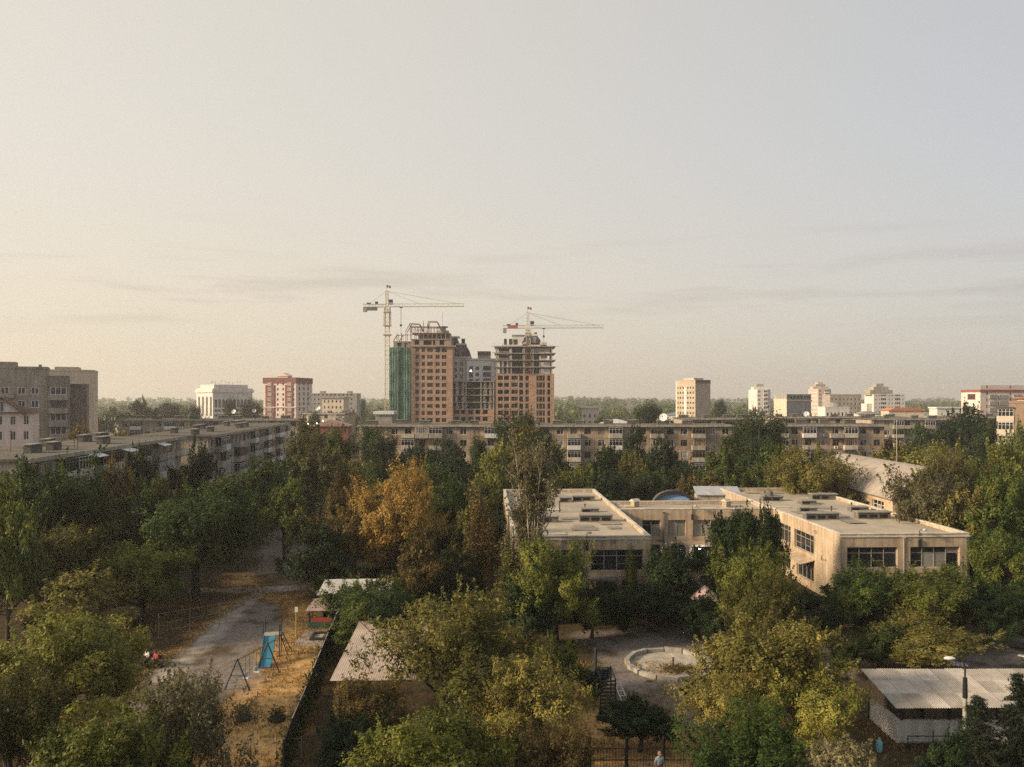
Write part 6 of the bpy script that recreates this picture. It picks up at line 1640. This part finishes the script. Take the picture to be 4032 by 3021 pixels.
# ---------------------------------------------------------------- playground
BLUE = mat('blue_slide_paint', (.045,.23,.34), (.035,.16,.245), 1.5, .4, orand=0)
DKBL = mat('dark_blue_paint', (.03,.045,.06), (.02,.03,.04), 2, .6)
YEL = mat('worn_yellow_paint', (.34,.27,.11), (.22,.17,.07), 2, .7)
bx_, by_ = gx(1052,61.0), 60.4
sl = thing('slide', 'blue playground slide with ladder tower on the dry yard', 'slide', (bx_, by_, 0), R(9))
v = MB(); w = .42
prof = [(0,.12),(.35,.16),(2.5,1.62),(2.75,1.7)]      # along y, height
for (ya,za),(yb,zb_) in zip(prof, prof[1:]):
    v.poly([(-w,ya,za),(w,ya,za),(w,yb,zb_),(-w,yb,zb_)])
    v.poly([(-w,ya,za-.04),(-w,yb,zb_-.04),(w,yb,zb_-.04),(w,ya,za-.04)])
    for s in (-1,1): v.poly([(s*w,ya,za-.04),(s*w,yb,zb_-.04),(s*w,yb,zb_+.2),(s*w,ya,za+.2)]); v.poly([(s*(w+.04),ya,za-.04),(s*(w+.04),ya,za+.2),(s*(w+.04),yb,zb_+.2),(s*(w+.04),yb,zb_-.04)]); v.poly([(s*w,ya,za+.2),(s*w,yb,zb_+.2),(s*(w+.04),yb,zb_+.2),(s*(w+.04),ya,za+.2)])
part('chute', v, BLUE, sl)
v = MB(); v.box(-.55,.75,2.76,3.9,1.62,1.7); part('platform', v, mat('pale_boards', (.38,.35,.27), (.25,.23,.17), 2, .9), sl)
for (xx,yy,h) in ((-.55,2.78,2.7),(.72,2.78,2.6),(-.55,3.85,2.9),(.72,3.85,2.7)): v = MB(); v.bar((xx,yy,0),(xx,yy,h),.045); part('tower_post', v, DKBL, sl)
for yy in (3.0,3.4,3.8):
    v = MB(); v.bar((.72,yy-.2,2.35),(.72,yy+.05,2.35),.03); v.bar((.72,yy,1.7),(.72,yy,2.35),.025); part('guard_bar', v, DKBL, sl)
v = MB(); v.bar((-.55,3.85,2.5),(.72,3.85,2.5),.03); v.bar((-.55,2.78,2.45),(-.55,3.85,2.45),.03); part('guard_rail', v, DKBL, sl)
v = MB()
for xx in (.78,1.55): v.bar((xx if xx < 1 else .8,3.0 if xx<1 else 3.8,1.68),(xx+.55 if xx<1 else 1.6,3.1 if xx<1 else 3.9,0),.04)
part('ladder_rail', v, DKBL, sl)
for i in range(6): v = MB(); t = (i+.7)/6.8; z = 1.68*(1-t); v.bar((.78+.55*t,3.0+.1*t,z),(.8+.8*t,3.8+.1*t,z),.025); part('rung', v, DKBL, sl)
sw = thing('swing_set', 'A-frame swing with yellow beam and two white seats, before the slide', 'swing', (gx(985,57),57.6,0), R(0))
A0, A1 = (-.55,-1.7), (.45,2.0)           # beam ends
hb = 2.15
for (ax, ay) in (A0, A1):
    for s in (-1,1): v = MB(); v.bar((ax+s*.95,ay-s*.12,0),(ax,ay,hb+.08),.055); part('leg', v, DKBL, sw)
    v = MB(); v.bar((ax-.45,ay+.06,1.05),(ax+.45,ay-.06,1.05),.035); part('cross_bar', v, DKBL, sw)
v = MB(); v.bar((A0[0],A0[1],hb),(A1[0]+.3,A1[1]+1.1,hb),.06); part('beam', v, YEL, sw)
for t in (.33,.68):
    cx_, cy_ = A0[0]+(A1[0]-A0[0])*t, A0[1]+(A1[1]-A0[1])*t
    v = MB()
    v.box(-.28,.28,-.2,.2,.5,.56); v.box(-.28,.28,.17,.2,.56,.85)
    s_ = part('swing_seat', v, WHITE, sw, (cx_,cy_,0), R(75))
    v = MB()
    for q in (-.26,.26): v.bar((q,.0,.56),(q*.9,0,hb-.05),.016)
    put('chain', v.mesh('chain', STEEL), s_)
def goal(label, px, py, W, Hh, m, rz):
    x, y, _ = gnd(px, py); g = thing('goal_frame', label, 'goal', (x,y,0), rz)
    for xx in (0,W): v = MB(); v.bar((xx,0,0),(xx,0,Hh),.06); part('goal_post', v, m, g)
    v = MB(); v.bar((0,0,Hh),(W,0,Hh),.06); part('crossbar', v, m, g)
    v = MB(); v.bar((0,0,Hh),(0,1.4,0),.04); v.bar((W,0,Hh),(W,1.4,0),.04); part('stay', v, m, g)
goal('yellowish goal frame at the far end of the gravel pitch', 1092, 2124, 3.5, 2.1, YEL, R(3))
goal('rusty goal frame at the near end of the gravel pitch', 1032, 2250, 3.0, 2.2, RUST, R(168))
for (px,py,lb) in ((960,2835,'dark tyre planter with dry plant, left of two on the dry grass'),(1092,2838,'dark tyre planter right of the other on the dry grass')):
    x, y, _ = gnd(px,py); t = thing('tyre_planter', lb, 'planter', (x,y,0))
    v = MB(); v.lathe([(.30,.0),(.49,.02),(.52,.15),(.48,.28),(.33,.3),(.29,.15),(.30,.0)], 16); part('tyre', v, mat('old_rubber', (.03,.029,.028), (.02,.019,.018), 2, .85), t, smooth=True)
    v = MB(); v.lathe([(.30,.2),(0,.22)], 14); part('soil', v, mat('dark_soil', (.07,.05,.035), (.04,.03,.02), 2, .95), t)
    rng = np.random.default_rng(int(px)); n = 260; P = rng.normal(size=(n,3))*np.array([.24,.24,.2])+np.array([0,0,.55]); put('plant', leaf_mesh('plant', P, unit(rng.normal(size=(n,3))), .16, rng, .4, LEAF['brown']), t)

# ---------------------------------------------------------------- dry pool and court things
x, y, _ = gnd(2640,2622); po_ = thing('dry_pool', 'round broken-rimmed dry pool with pale floor on the gravel court', 'pool', (x,y,0), R(10))
POOLM = mat('pool_concrete', (.40,.37,.31), (.22,.205,.175), 1.2, .95, fine=.25)
n = 14
for i in range(n):
    a0, a1 = 2*PI*i/n+.015, 2*PI*(i+1)/n-.015; rs0 = 3.15+rs_.uniform(-.06,.06); h = .34+rs_.uniform(-.05,.06)
    v = MB(); C_ = lambda r_, a, z: (r_*math.cos(a), r_*math.sin(a)*1.02, z)
    v.poly([C_(rs0,a0,h),C_(rs0+.34,a0,h),C_(rs0+.34,a1,h),C_(rs0,a1,h)]); v.poly([C_(rs0+.34,a0,0),C_(rs0+.34,a1,0),C_(rs0+.34,a1,h),C_(rs0+.34,a0,h)]); v.poly([C_(rs0,a0,0.01),C_(rs0,a0,h),C_(rs0,a1,h),C_(rs0,a1,0.01)])
    for a in (a0,a1): v.poly([C_(rs0,a,0),C_(rs0+.34,a,0),C_(rs0+.34,a,h),C_(rs0,a,h)])
    part('rim_stone', v, POOLM, po_)
v = MB(); v.lathe([(3.2,.03),(0,.02)], 28); part('floor', v, mat('pale_pool_floor', (.50,.46,.38), (.24,.21,.16), .9, .95, fine=.2), po_)
v = MB(); v.tube([(0,0,.02),(0,0,.75)], .06, 6); part('fountain_pipe', v, STEEL, po_, (.1,-.3,0))
rng = np.random.default_rng(66); n = 900; P = np.stack([rng.normal(size=n)*.9+.3, rng.normal(size=n)*.55-1.1, np.abs(rng.normal(size=n))*.06+.04],1); put('leaf_litter', leaf_mesh('leaf_litter', P, unit(rng.normal(size=(n,3))*.4+np.array([0,0,1])), .16, rng, .6, LEAF['brown']), po_, kind='stuff')
def frame_at(px, py): a = gnd(px,py); return a[0], a[1], 0
cf = thing('climbing_frame', 'dark ladder-like climbing frame on the gravel court', 'climbing frame', frame_at(2365,2798), R(4))
for xx in (0,1.0): v = MB(); v.bar((xx,0,0),(xx,.0,2.1),.05); part('post', v, DKBL, cf); v = MB(); v.bar((xx,1.6,0),(xx,1.6,2.4),.05); part('post', v, DKBL, cf); v = MB(); v.bar((xx,0,2.05),(xx,1.6,2.35),.04); part('side_bar', v, DKBL, cf)
for i in range(8): v = MB(); v.box(.04,.96,-.05,.05,.2+i*.24,.3+i*.24); part('slat', v, mat('dark_boards', (.06,.055,.045), (.035,.03,.027), 2, .9), cf)
for i in range(5): v = MB(); v.bar((.05,.3+i*.3,2.1+i*.056),(.95,.3+i*.3,2.1+i*.056),.03); part('rung', v, DKBL, cf)
ld = thing('ladder', 'thin white inclined ladder left of the black bush', 'ladder', frame_at(2478,2835), R(8))
for s in (0,.4): v = MB(); v.bar((s,0,0),(s-.45,1.9,1.7),.035); part('ladder_rail', v, WHITE, ld)
for i in range(7): v = MB(); t = (i+.5)/7; v.bar((-.45*t,1.9*t,1.7*t),(.4-.45*t,1.9*t,1.7*t),.025); part('rung', v, WHITE, ld)
v = MB(); v.bar((-.4,1.9,0),(-.42,1.9,1.7),.04); v.bar((0,1.9,0),(-.02,1.9,1.7),.04); part('support', v, WHITE, ld)
ps = thing('play_post', 'dark post beside a small shrub on the court', 'post', frame_at(2345,2660)); v = MB(); v.tube([(0,0,0),(0,0,1.9)], .11, 8); v.lathe([(.15,1.9),(.12,2.05),(0,2.12)], 8); part('post', v, DKBL, ps)
um = thing('parasol', 'faded pink parasol standing in the court between the wings', 'parasol', (gx(2775,72.5),72.5,0))
v = MB(); v.tube([(0,0,0),(0,0,3.0)], .04, 6); part('pole', v, STEEL, um)
v = MB(); apex = (0,0,3.55); m8 = 8
for i in range(m8):
    a0, a1 = 2*PI*i/m8, 2*PI*(i+1)/m8; R0 = 1.45
    p0, p1 = (R0*math.cos(a0),R0*math.sin(a0),2.35), (R0*math.cos(a1),R0*math.sin(a1),2.35); q0, q1 = tuple(c*.5+d*.5 for c,d in zip(p0,(0,0,3.65))), tuple(c*.5+d*.5 for c,d in zip(p1,(0,0,3.65)))
    v.poly([p0,p1,q1,q0]); v.poly([q0,q1,apex])
part('canopy', v, mat('faded_pink_cloth', (.56,.38,.36), (.42,.29,.26), 1.4, .9), um)
for (px,py,lb,L,rz) in ((3420,2594,'pale plank bench lying on the gravel at right',1.3,5),(4010,2600,'pale beam lying under the right-edge trees',2.6,-50)):
    b = thing('plank_bench', lb, 'bench', frame_at(px,py), R(rz)); v = MB(); v.box(0,L,-.15,.15,.38,.44); part('seat', v, WHW, b)
    for q in (.15,L-.25): v = MB(); v.box(q,q+.1,-.12,.12,0,.38); part('leg', v, CONCD, b)
hr = thing('hand_rail', 'sloping double handrail left of the spreading olive tree', 'railing', frame_at(3470,2585), R(-62))
for z in (.5,.85): v = MB(); v.bar((0,0,z),(4.6,0,z),.03); part('rail', v, RUST, hr)
for i in range(4): v = MB(); v.bar((i*1.5,0,0),(i*1.5,0,.87),.03); part('post', v, RUST, hr)
tp = thing('canvas_sheet', 'crumpled white tarpaulin lying under the spreading olive tree', 'tarpaulin', frame_at(3745,2625), R(-12))
v = MB(); n = 8; hgt = [[.05+.22*abs(math.sin(i*1.7+j*2.3))*(0 if i in (0,n) or j in (0,4) else 1) for j in range(5)] for i in range(n+1)]
for i in range(n):
    for j in range(4): v.poly([(i*.16,j*.2,hgt[i][j]),((i+1)*.16,j*.2,hgt[i+1][j]),((i+1)*.16,(j+1)*.2,hgt[i+1][j+1]),(i*.16,(j+1)*.2,hgt[i][j+1])])
part('cloth', v, WHITE, tp)
pk = thing('plank_stack', 'bundle of pale planks leaning at foot of the half-bare poplar', 'planks', (gx(2015,72.3),72.2,0))
for i in range(7): v = MB(); v.box(-.05,.05,-.02,.02,0,3.2+rs_.uniform(-.3,.3)); put('plank', v.mesh('plank', BARKP), pk, (i*.13-.2,rs_.uniform(-.1,.1),0), rot=(R(-4),R(-14+rs_.uniform(-3,3)),R(10)))
cn = thing('canister', 'small light blue canister among the leaves below the white shed', 'canister', frame_at(3462,2960))
v = MB(); v.lathe([(0,0),(.16,0),(.18,.06),(.18,.55),(.12,.66),(.05,.7),(.05,.76),(0,.76)], 12); part('body', v, mat('light_blue_plastic', (.22,.52,.62), (.18,.44,.54), 2, .4), cn, smooth=True); v = MB(); v.lathe([(.06,.75),(.06,.81),(0,.815)], 10); part('cap', v, WHITE, cn)
# lamp post at lower right
lpx, lpy = gx(3800,43.2), 43.2
st = thing('lamp_post', 'tall concrete lamp post with curved arm before the white shed', 'street lamp', (lpx,lpy,0))
v = MB(); v.tube([(0,0,0),(0,0,5.3)], [.15,.10], 10); part('pole', v, mat('weathered_post', (.38,.36,.29), (.22,.21,.165), 2, .9), st)
v = MB(); v.tube([(0,0,4.3),(0,0,5.4)], [.135,.115], 10); part('pole_sleeve', v, DARK, st)
v = MB(); v.tube([(0,0,5.3),(0,0,6.0),(-.15,0,6.35),(-.45,0,6.5),(-.65,0,6.48)], .05, 6); part('arm', v, STEEL, st)
v = MB(); v.lathe([(0,.09),(.1,.08),(.17,.02),(.15,-.04),(0,-.06)], 12); o = part('lamp_head', v, WHITE, st, (-.85,0,6.47)); o.scale = (1.9,1,1)
fpole = thing('flag_pole', 'tall thin pole rising behind the vaulted roof', 'pole', (gx(3531,118),118,0)); v = MB(); v.tube([(0,0,0),(0,0,gz(1655,118))],[.09,.05],6); part('pole', v, FASC, fpole)
# rooftop dishes
def dish(px, py, D, r, label, tz=25, el=30, zbase=None, group=None):
    z = gz(py, D); d = thing('satellite_dish', label, 'satellite dish', (gx(px,D), D, (zbase if zbase is not None else z-r*1.3)), 0, group)
    zz0 = z-d.location.z
    v = MB(); v.tube([(0,.25,0),(0,.25,zz0)], .06, 6); v.bar((-.4,.25,0.02),(.0,.25,zz0*.6),.04); v.bar((.4,.25,.02),(0,.25,zz0*.6),.04); part('mast', v, STEEL, d)
    v = MB(); v.lathe([(r*q, .28*r*q*q) for q in (0.001,.25,.5,.75,1)], 20); v.lathe([(r*q, .28*r*q*q-.03) for q in (1,.75,.5,.25,.001)], 20)
    o = put('bowl', v.mesh('bowl', WHITE, True), d, (0,0,zz0), rot=(R(90-el),0,R(tz)))
    v = MB(); v.bar((0,-r*.7,.2*r),(0,0,r*.8),.025); v.box(-.08,.08,-.08,.08,r*.75,r*.95); put('feed_arm', v.mesh('feed_arm', STEEL), o)
RZ = 14.6
dish(2612,1645,186,.98,'large round white dish on the central block\'s roof',-28,22,RZ)
dish(2590,1657,187.5,.7,'narrow-looking tilted dish left of the large round one',62,20,RZ)
dish(3175,1632,264,.95,'large pale dish behind the right-hand panel block',-20,25,RZ)
dish(3182,1645,263,.8,'smaller dish just below the large pale one',20,25,RZ)
dish(3160,1626,265,.6,'small dish left of the large pale one',40,25,RZ)
dish(3430,1634,268,.8,'slim tilted dish over the small panel block',60,20,RZ)
dish(921,1622,236,.7,'white dish on the roof behind the left blocks, left one',-10,25,RZ)
dish(1000,1618,238,.6,'white dish on the roof behind the left blocks, right one',20,25,RZ)
dish(1218,1611,333,.8,'white dish on the far block left of centre, leftmost of three',45,25,RZ)
dish(1246,1612,333,.75,'white dish on the far block left of centre, middle of three',0,25,RZ)
dish(1256,1608,336,.8,'white dish on the far block left of centre, rightmost of three',-20,25,RZ)

# ---------------------------------------------------------------- people
def person(label, loc, rz, J, shirt, pants, hair, cap=None, sc=1.0):
    """one continuous skinned body from joints; clothing by body region, hair as a child"""
    names = list(J); idx = {k:i for i,k in enumerate(names)}
    E = [('pel','waist'),('waist','chest'),('chest','neck'),('neck','head0'),('head0','head1')]
    for s in 'lr':
        E += [('chest','sh'+s),('sh'+s,'el'+s),('el'+s,'wr'+s),('wr'+s,'pa'+s),('pel','hip'+s),('hip'+s,'kn'+s),('kn'+s,'an'+s),('an'+s,'to'+s)]
    RAD = dict(pel=.13,waist=.125,chest=.15,neck=.055,head0=.085,head1=.092,sh=.075,el=.045,wr=.032,pa=.036,hip=.095,kn=.062,an=.042,to=.036)
    V = [Vector(J[k]) for k in names]
    rad = [RAD.get(k, RAD.get(k[:-1], .04)) for k in names]
    for s in 'lr':            # five unequal bent fingers rooted in each palm
        p, w = Vector(J['pa'+s]), Vector(J['wr'+s]); d = (p-w).normalized(); side = d.cross(Vector((0,1,.2))).normalized()
        for k, (o_, ln) in enumerate(((-.035,.055),(-.014,.085),(.006,.092),(.024,.086),(.04,.066))):
            a = p + side*o_ + d*(.015 if k else -.02); b = a + d*ln*.55 + side*(-.03 if k == 0 else 0); c = b + d*ln*.4 + Vector((0,-.02,-.01))
            i0 = len(V); V += [b, c]; rad += [.010,.008]; names += ['f','f']; E += [(idx['pa'+s], i0), (i0, i0+1)]
    ed = [(idx[a] if isinstance(a,str) else a, idx[b] if isinstance(b,str) else b) for a,b in E]
    me = bpy.data.meshes.new('person_body'); me.from_pydata([v*sc for v in V], ed, []); o = bpy.data.objects.new('tmp_person', me); col.objects.link(o)
    o.modifiers.new('skin','SKIN'); 
    for i, sv in enumerate(me.skin_vertices[0].data): sv.radius = (rad[i]*sc, rad[i]*sc); sv.use_root = (i == idx['pel'])
    o.modifiers.new('sub','SUBSURF').levels = 1
    dg = bpy.context.evaluated_depsgraph_get(); m2 = bpy.data.meshes.new_from_object(o.evaluated_get(dg)); bpy.data.objects.remove(o)
    SK = mat('skin', (.42,.25,.17), (.34,.2,.135), 5, .6); m2.materials.clear()
    for m_ in (SK, shirt, pants, mat('shoe', (.05,.05,.05), (.03,.03,.03), 5, .7)): m2.materials.append(m_)
    segs = [(Vector(J[a])*sc, Vector(J[b])*sc, m_) for a,b,m_ in [('pel','waist',2),('waist','chest',1),('chest','neck',1),('neck','head0',0),('head0','head1',0)] + [q for s in 'lr' for q in (('chest','sh'+s,1),('sh'+s,'el'+s,1),('el'+s,'wr'+s,0),('wr'+s,'pa'+s,0),('pel','hip'+s,2),('hip'+s,'kn'+s,2),('kn'+s,'an'+s,2),('an'+s,'to'+s,3))]]
    for p in m2.polygons:
        best = min(segs, key=lambda g: (p.center - (g[0] + (g[1]-g[0])*max(0,min(1,(p.center-g[0]).dot(g[1]-g[0])/max(1e-6,(g[1]-g[0]).length_squared))))).length)
        p.material_index = best[2]; p.use_smooth = True
    root = thing('person', label, 'person', loc, rz)
    put('body', m2, root)
    h = Vector(J['head1'])*sc; v = MB()
    v.lathe([(.001,.125*sc),(.06*sc,.115*sc),(.098*sc,.06*sc),(.104*sc,.0),(.095*sc,-.045*sc)], 14, c=(h.x,h.y+.012,h.z))
    if cap: v.box(h.x-.07,h.x+.07,h.y-.2,h.y-.08,h.z+.0,h.z+.02)
    put('cap' if cap else 'hair', v.mesh('hair', cap or hair, True), root)
    v = MB()
    v.lathe([(0,.012),(.012,0),(0,-.012)], 6, c=(h.x-.035,h.y-.09,h.z-.02)); v.lathe([(0,.012),(.012,0),(0,-.012)], 6, c=(h.x+.035,h.y-.09,h.z-.02)); v.box(h.x-.03,h.x+.03,h.y-.095,h.y-.085,h.z-.095,h.z-.088); put('eyes_and_mouth', v.mesh('face_marks', DARK), root)
    v = MB(); v.poly([(h.x-.014,h.y-.088,h.z-.06),(h.x+.014,h.y-.088,h.z-.06),(h.x,h.y-.118,h.z-.058)]); v.poly([(h.x-.014,h.y-.088,h.z-.06),(h.x,h.y-.118,h.z-.058),(h.x,h.y-.09,h.z-.02)]); v.poly([(h.x+.014,h.y-.088,h.z-.06),(h.x,h.y-.09,h.z-.02),(h.x,h.y-.118,h.z-.058)]); put('nose', v.mesh('nose', SK), root)
    return root
STAND = dict(pel=(0,0,.95),waist=(0,0,1.1),chest=(0,0,1.33),neck=(0,-.01,1.5),head0=(0,-.02,1.57),head1=(0,-.03,1.66),
  shl=(-.19,0,1.41),ell=(-.26,.02,1.13),wrl=(-.24,-.12,.92),pal=(-.235,-.15,.85),shr=(.19,0,1.41),elr=(.25,.02,1.13),wrr=(.2,-.17,.98),par=(.17,-.22,.93),
  hipl=(-.1,0,.9),knl=(-.11,-.02,.5),anl=(-.11,.02,.08),tol=(-.12,-.15,.04),hipr=(.1,0,.9),knr=(.12,-.09,.5),anr=(.12,-.02,.08),tor=(.13,-.2,.04))
SIT = dict(pel=(0,.05,.52),waist=(0,.04,.68),chest=(0,-.02,.92),neck=(0,-.05,1.09),head0=(0,-.08,1.16),head1=(0,-.1,1.25),
  shl=(-.19,-.02,1.0),ell=(-.25,-.08,.74),wrl=(-.18,-.28,.62),pal=(-.15,-.36,.6),shr=(.19,-.02,1.0),elr=(.25,-.08,.74),wrr=(.18,-.28,.62),par=(.15,-.36,.6),
  hipl=(-.1,.0,.5),knl=(-.13,-.42,.5),anl=(-.13,-.4,.08),tol=(-.14,-.56,.04),hipr=(.1,0,.5),knr=(.13,-.42,.5),anr=(.13,-.4,.08),tor=(.14,-.56,.04))
LSH = mat('light_blue_shirt', (.50,.58,.60), (.28,.38,.42), 18, .8); WSH = mat('white_shirt', (.74,.70,.64), (.62,.58,.53), 8, .8); RSH = mat('red_shirt', (.40,.06,.05), (.3,.05,.04), 8, .8)
DPA = mat('dark_trousers', (.05,.05,.06), (.03,.03,.035), 8, .85); HR = mat('brown_hair', (.06,.04,.025), (.035,.025,.015), 20, .7)
person('person in patterned light blue shirt and cap walking at the bottom edge', (gx(2597,42.3),42.3,0), R(12), STAND, LSH, mat('reddish_shorts', (.34,.13,.10), (.25,.1,.08), 8, .85), HR, mat('straw_cap', (.35,.25,.15), (.25,.18,.1), 8, .8))
bn = thing('bench', 'dark bench under the trees where people sit, left of the path', 'bench', frame_at(600,2625), R(-25))
v = MB(); v.box(-1.0,1.0,-.2,.2,.4,.45); part('seat', v, mat('dark_boards', (.06,.055,.045)), bn); v = MB(); v.box(-1,1,.22,.27,.6,.9); part('backrest', v, MATS['dark_boards'], bn)
for q in (-.85,.8): v = MB(); v.box(q,q+.06,-.18,.26,0,.4); part('leg', v, STEEL, bn); v = MB(); v.box(q,q+.06,.272,.31,0,.85); part('back_post', v, STEEL, bn)
bxx, byy, _ = frame_at(600,2625)
person('person in white shirt sitting on the bench under the trees, left', (bxx-.55*math.cos(R(25)),byy+.55*math.sin(R(25)),0), R(-25), SIT, WSH, DPA, HR)
person('person in red top sitting on the bench under the trees, right', (bxx+.45*math.cos(R(25)),byy-.45*math.sin(R(25)),0), R(-25), SIT, RSH, DPA, HR)

# ---------------------------------------------------------------- dry grass and leaf litter on the near ground
rng = np.random.default_rng(12)
def blades(name, n, xr, yr, keep, size, mat_, label):
    P = np.stack([rng.uniform(*xr,n), rng.uniform(*yr,n), np.full(n,.05)],1)
    P = P[[keep(a,b) for a,b in P[:,:2]]]
    k = 3; P = np.repeat(P,k,0)+np.concatenate([rng.normal(size=(len(P)*k,2))*.09, np.zeros((len(P)*k,1))],1); P[:,2] = size*.4+.02
    N = rng.normal(size=(len(P),3))*np.array([1,1,.15]); put(name, leaf_mesh(name, P, unit(N), size, rng, .28, mat_, (0,0,1.2)), label=label, cat='grass', kind='stuff')
gpoly = [Vector(p[:2]) for p in GPOLY[0]]
def inside(x, y, poly):
    c = False; n = len(poly)
    for i in range(n):
        a, b = poly[i], poly[(i+1)%n]
        if (a.y > y) != (b.y > y) and x < (b.x-a.x)*(y-a.y)/(b.y-a.y)+a.x: c = not c
    return c
GRASS = leafmat('dry_grass_blade', (.16,.10,.035), (.36,.22,.08), (.55,.37,.15), .3)
blades('dry_grass', 26000, (-34,-12.5), (40,92), lambda x,y: not inside(x,y,gpoly) and (math.sin(x*1.3)+math.sin(y*.9+x*.4)+rng.normal()*.7) > -.6, .16, GRASS, 'short straw-coloured dry grass on the playground')
blades('dry_grass', 16000, (-3,36), (38,62), lambda x,y: (math.sin(x*1.1+2)+math.sin(y*.8+x*.3)+rng.normal()*.7) > .2, .16, GRASS, 'short straw-coloured dry grass round the gravel court')

# ---------------------------------------------------------------- haze over the town
hb_ = MB(); hb_.box(-3250,3250,-200,3650,-1.5,84)
hm = bpy.data.materials.new('haze_air'); hm.use_nodes = True; t = hm.node_tree; t.nodes.clear()
pv_ = t.nodes.new('ShaderNodeVolumePrincipled'); pv_.inputs['Color'].default_value = (.93,.90,.86,1); pv_.inputs['Density'].default_value = HAZE; pv_.inputs['Anisotropy'].default_value = .35
oo = t.nodes.new('ShaderNodeOutputMaterial'); t.links.new(pv_.outputs[0], oo.inputs['Volume'])
put('haze', hb_.mesh('haze', hm), kind='stuff', label='thin pale haze hanging over the whole town', cat='haze')
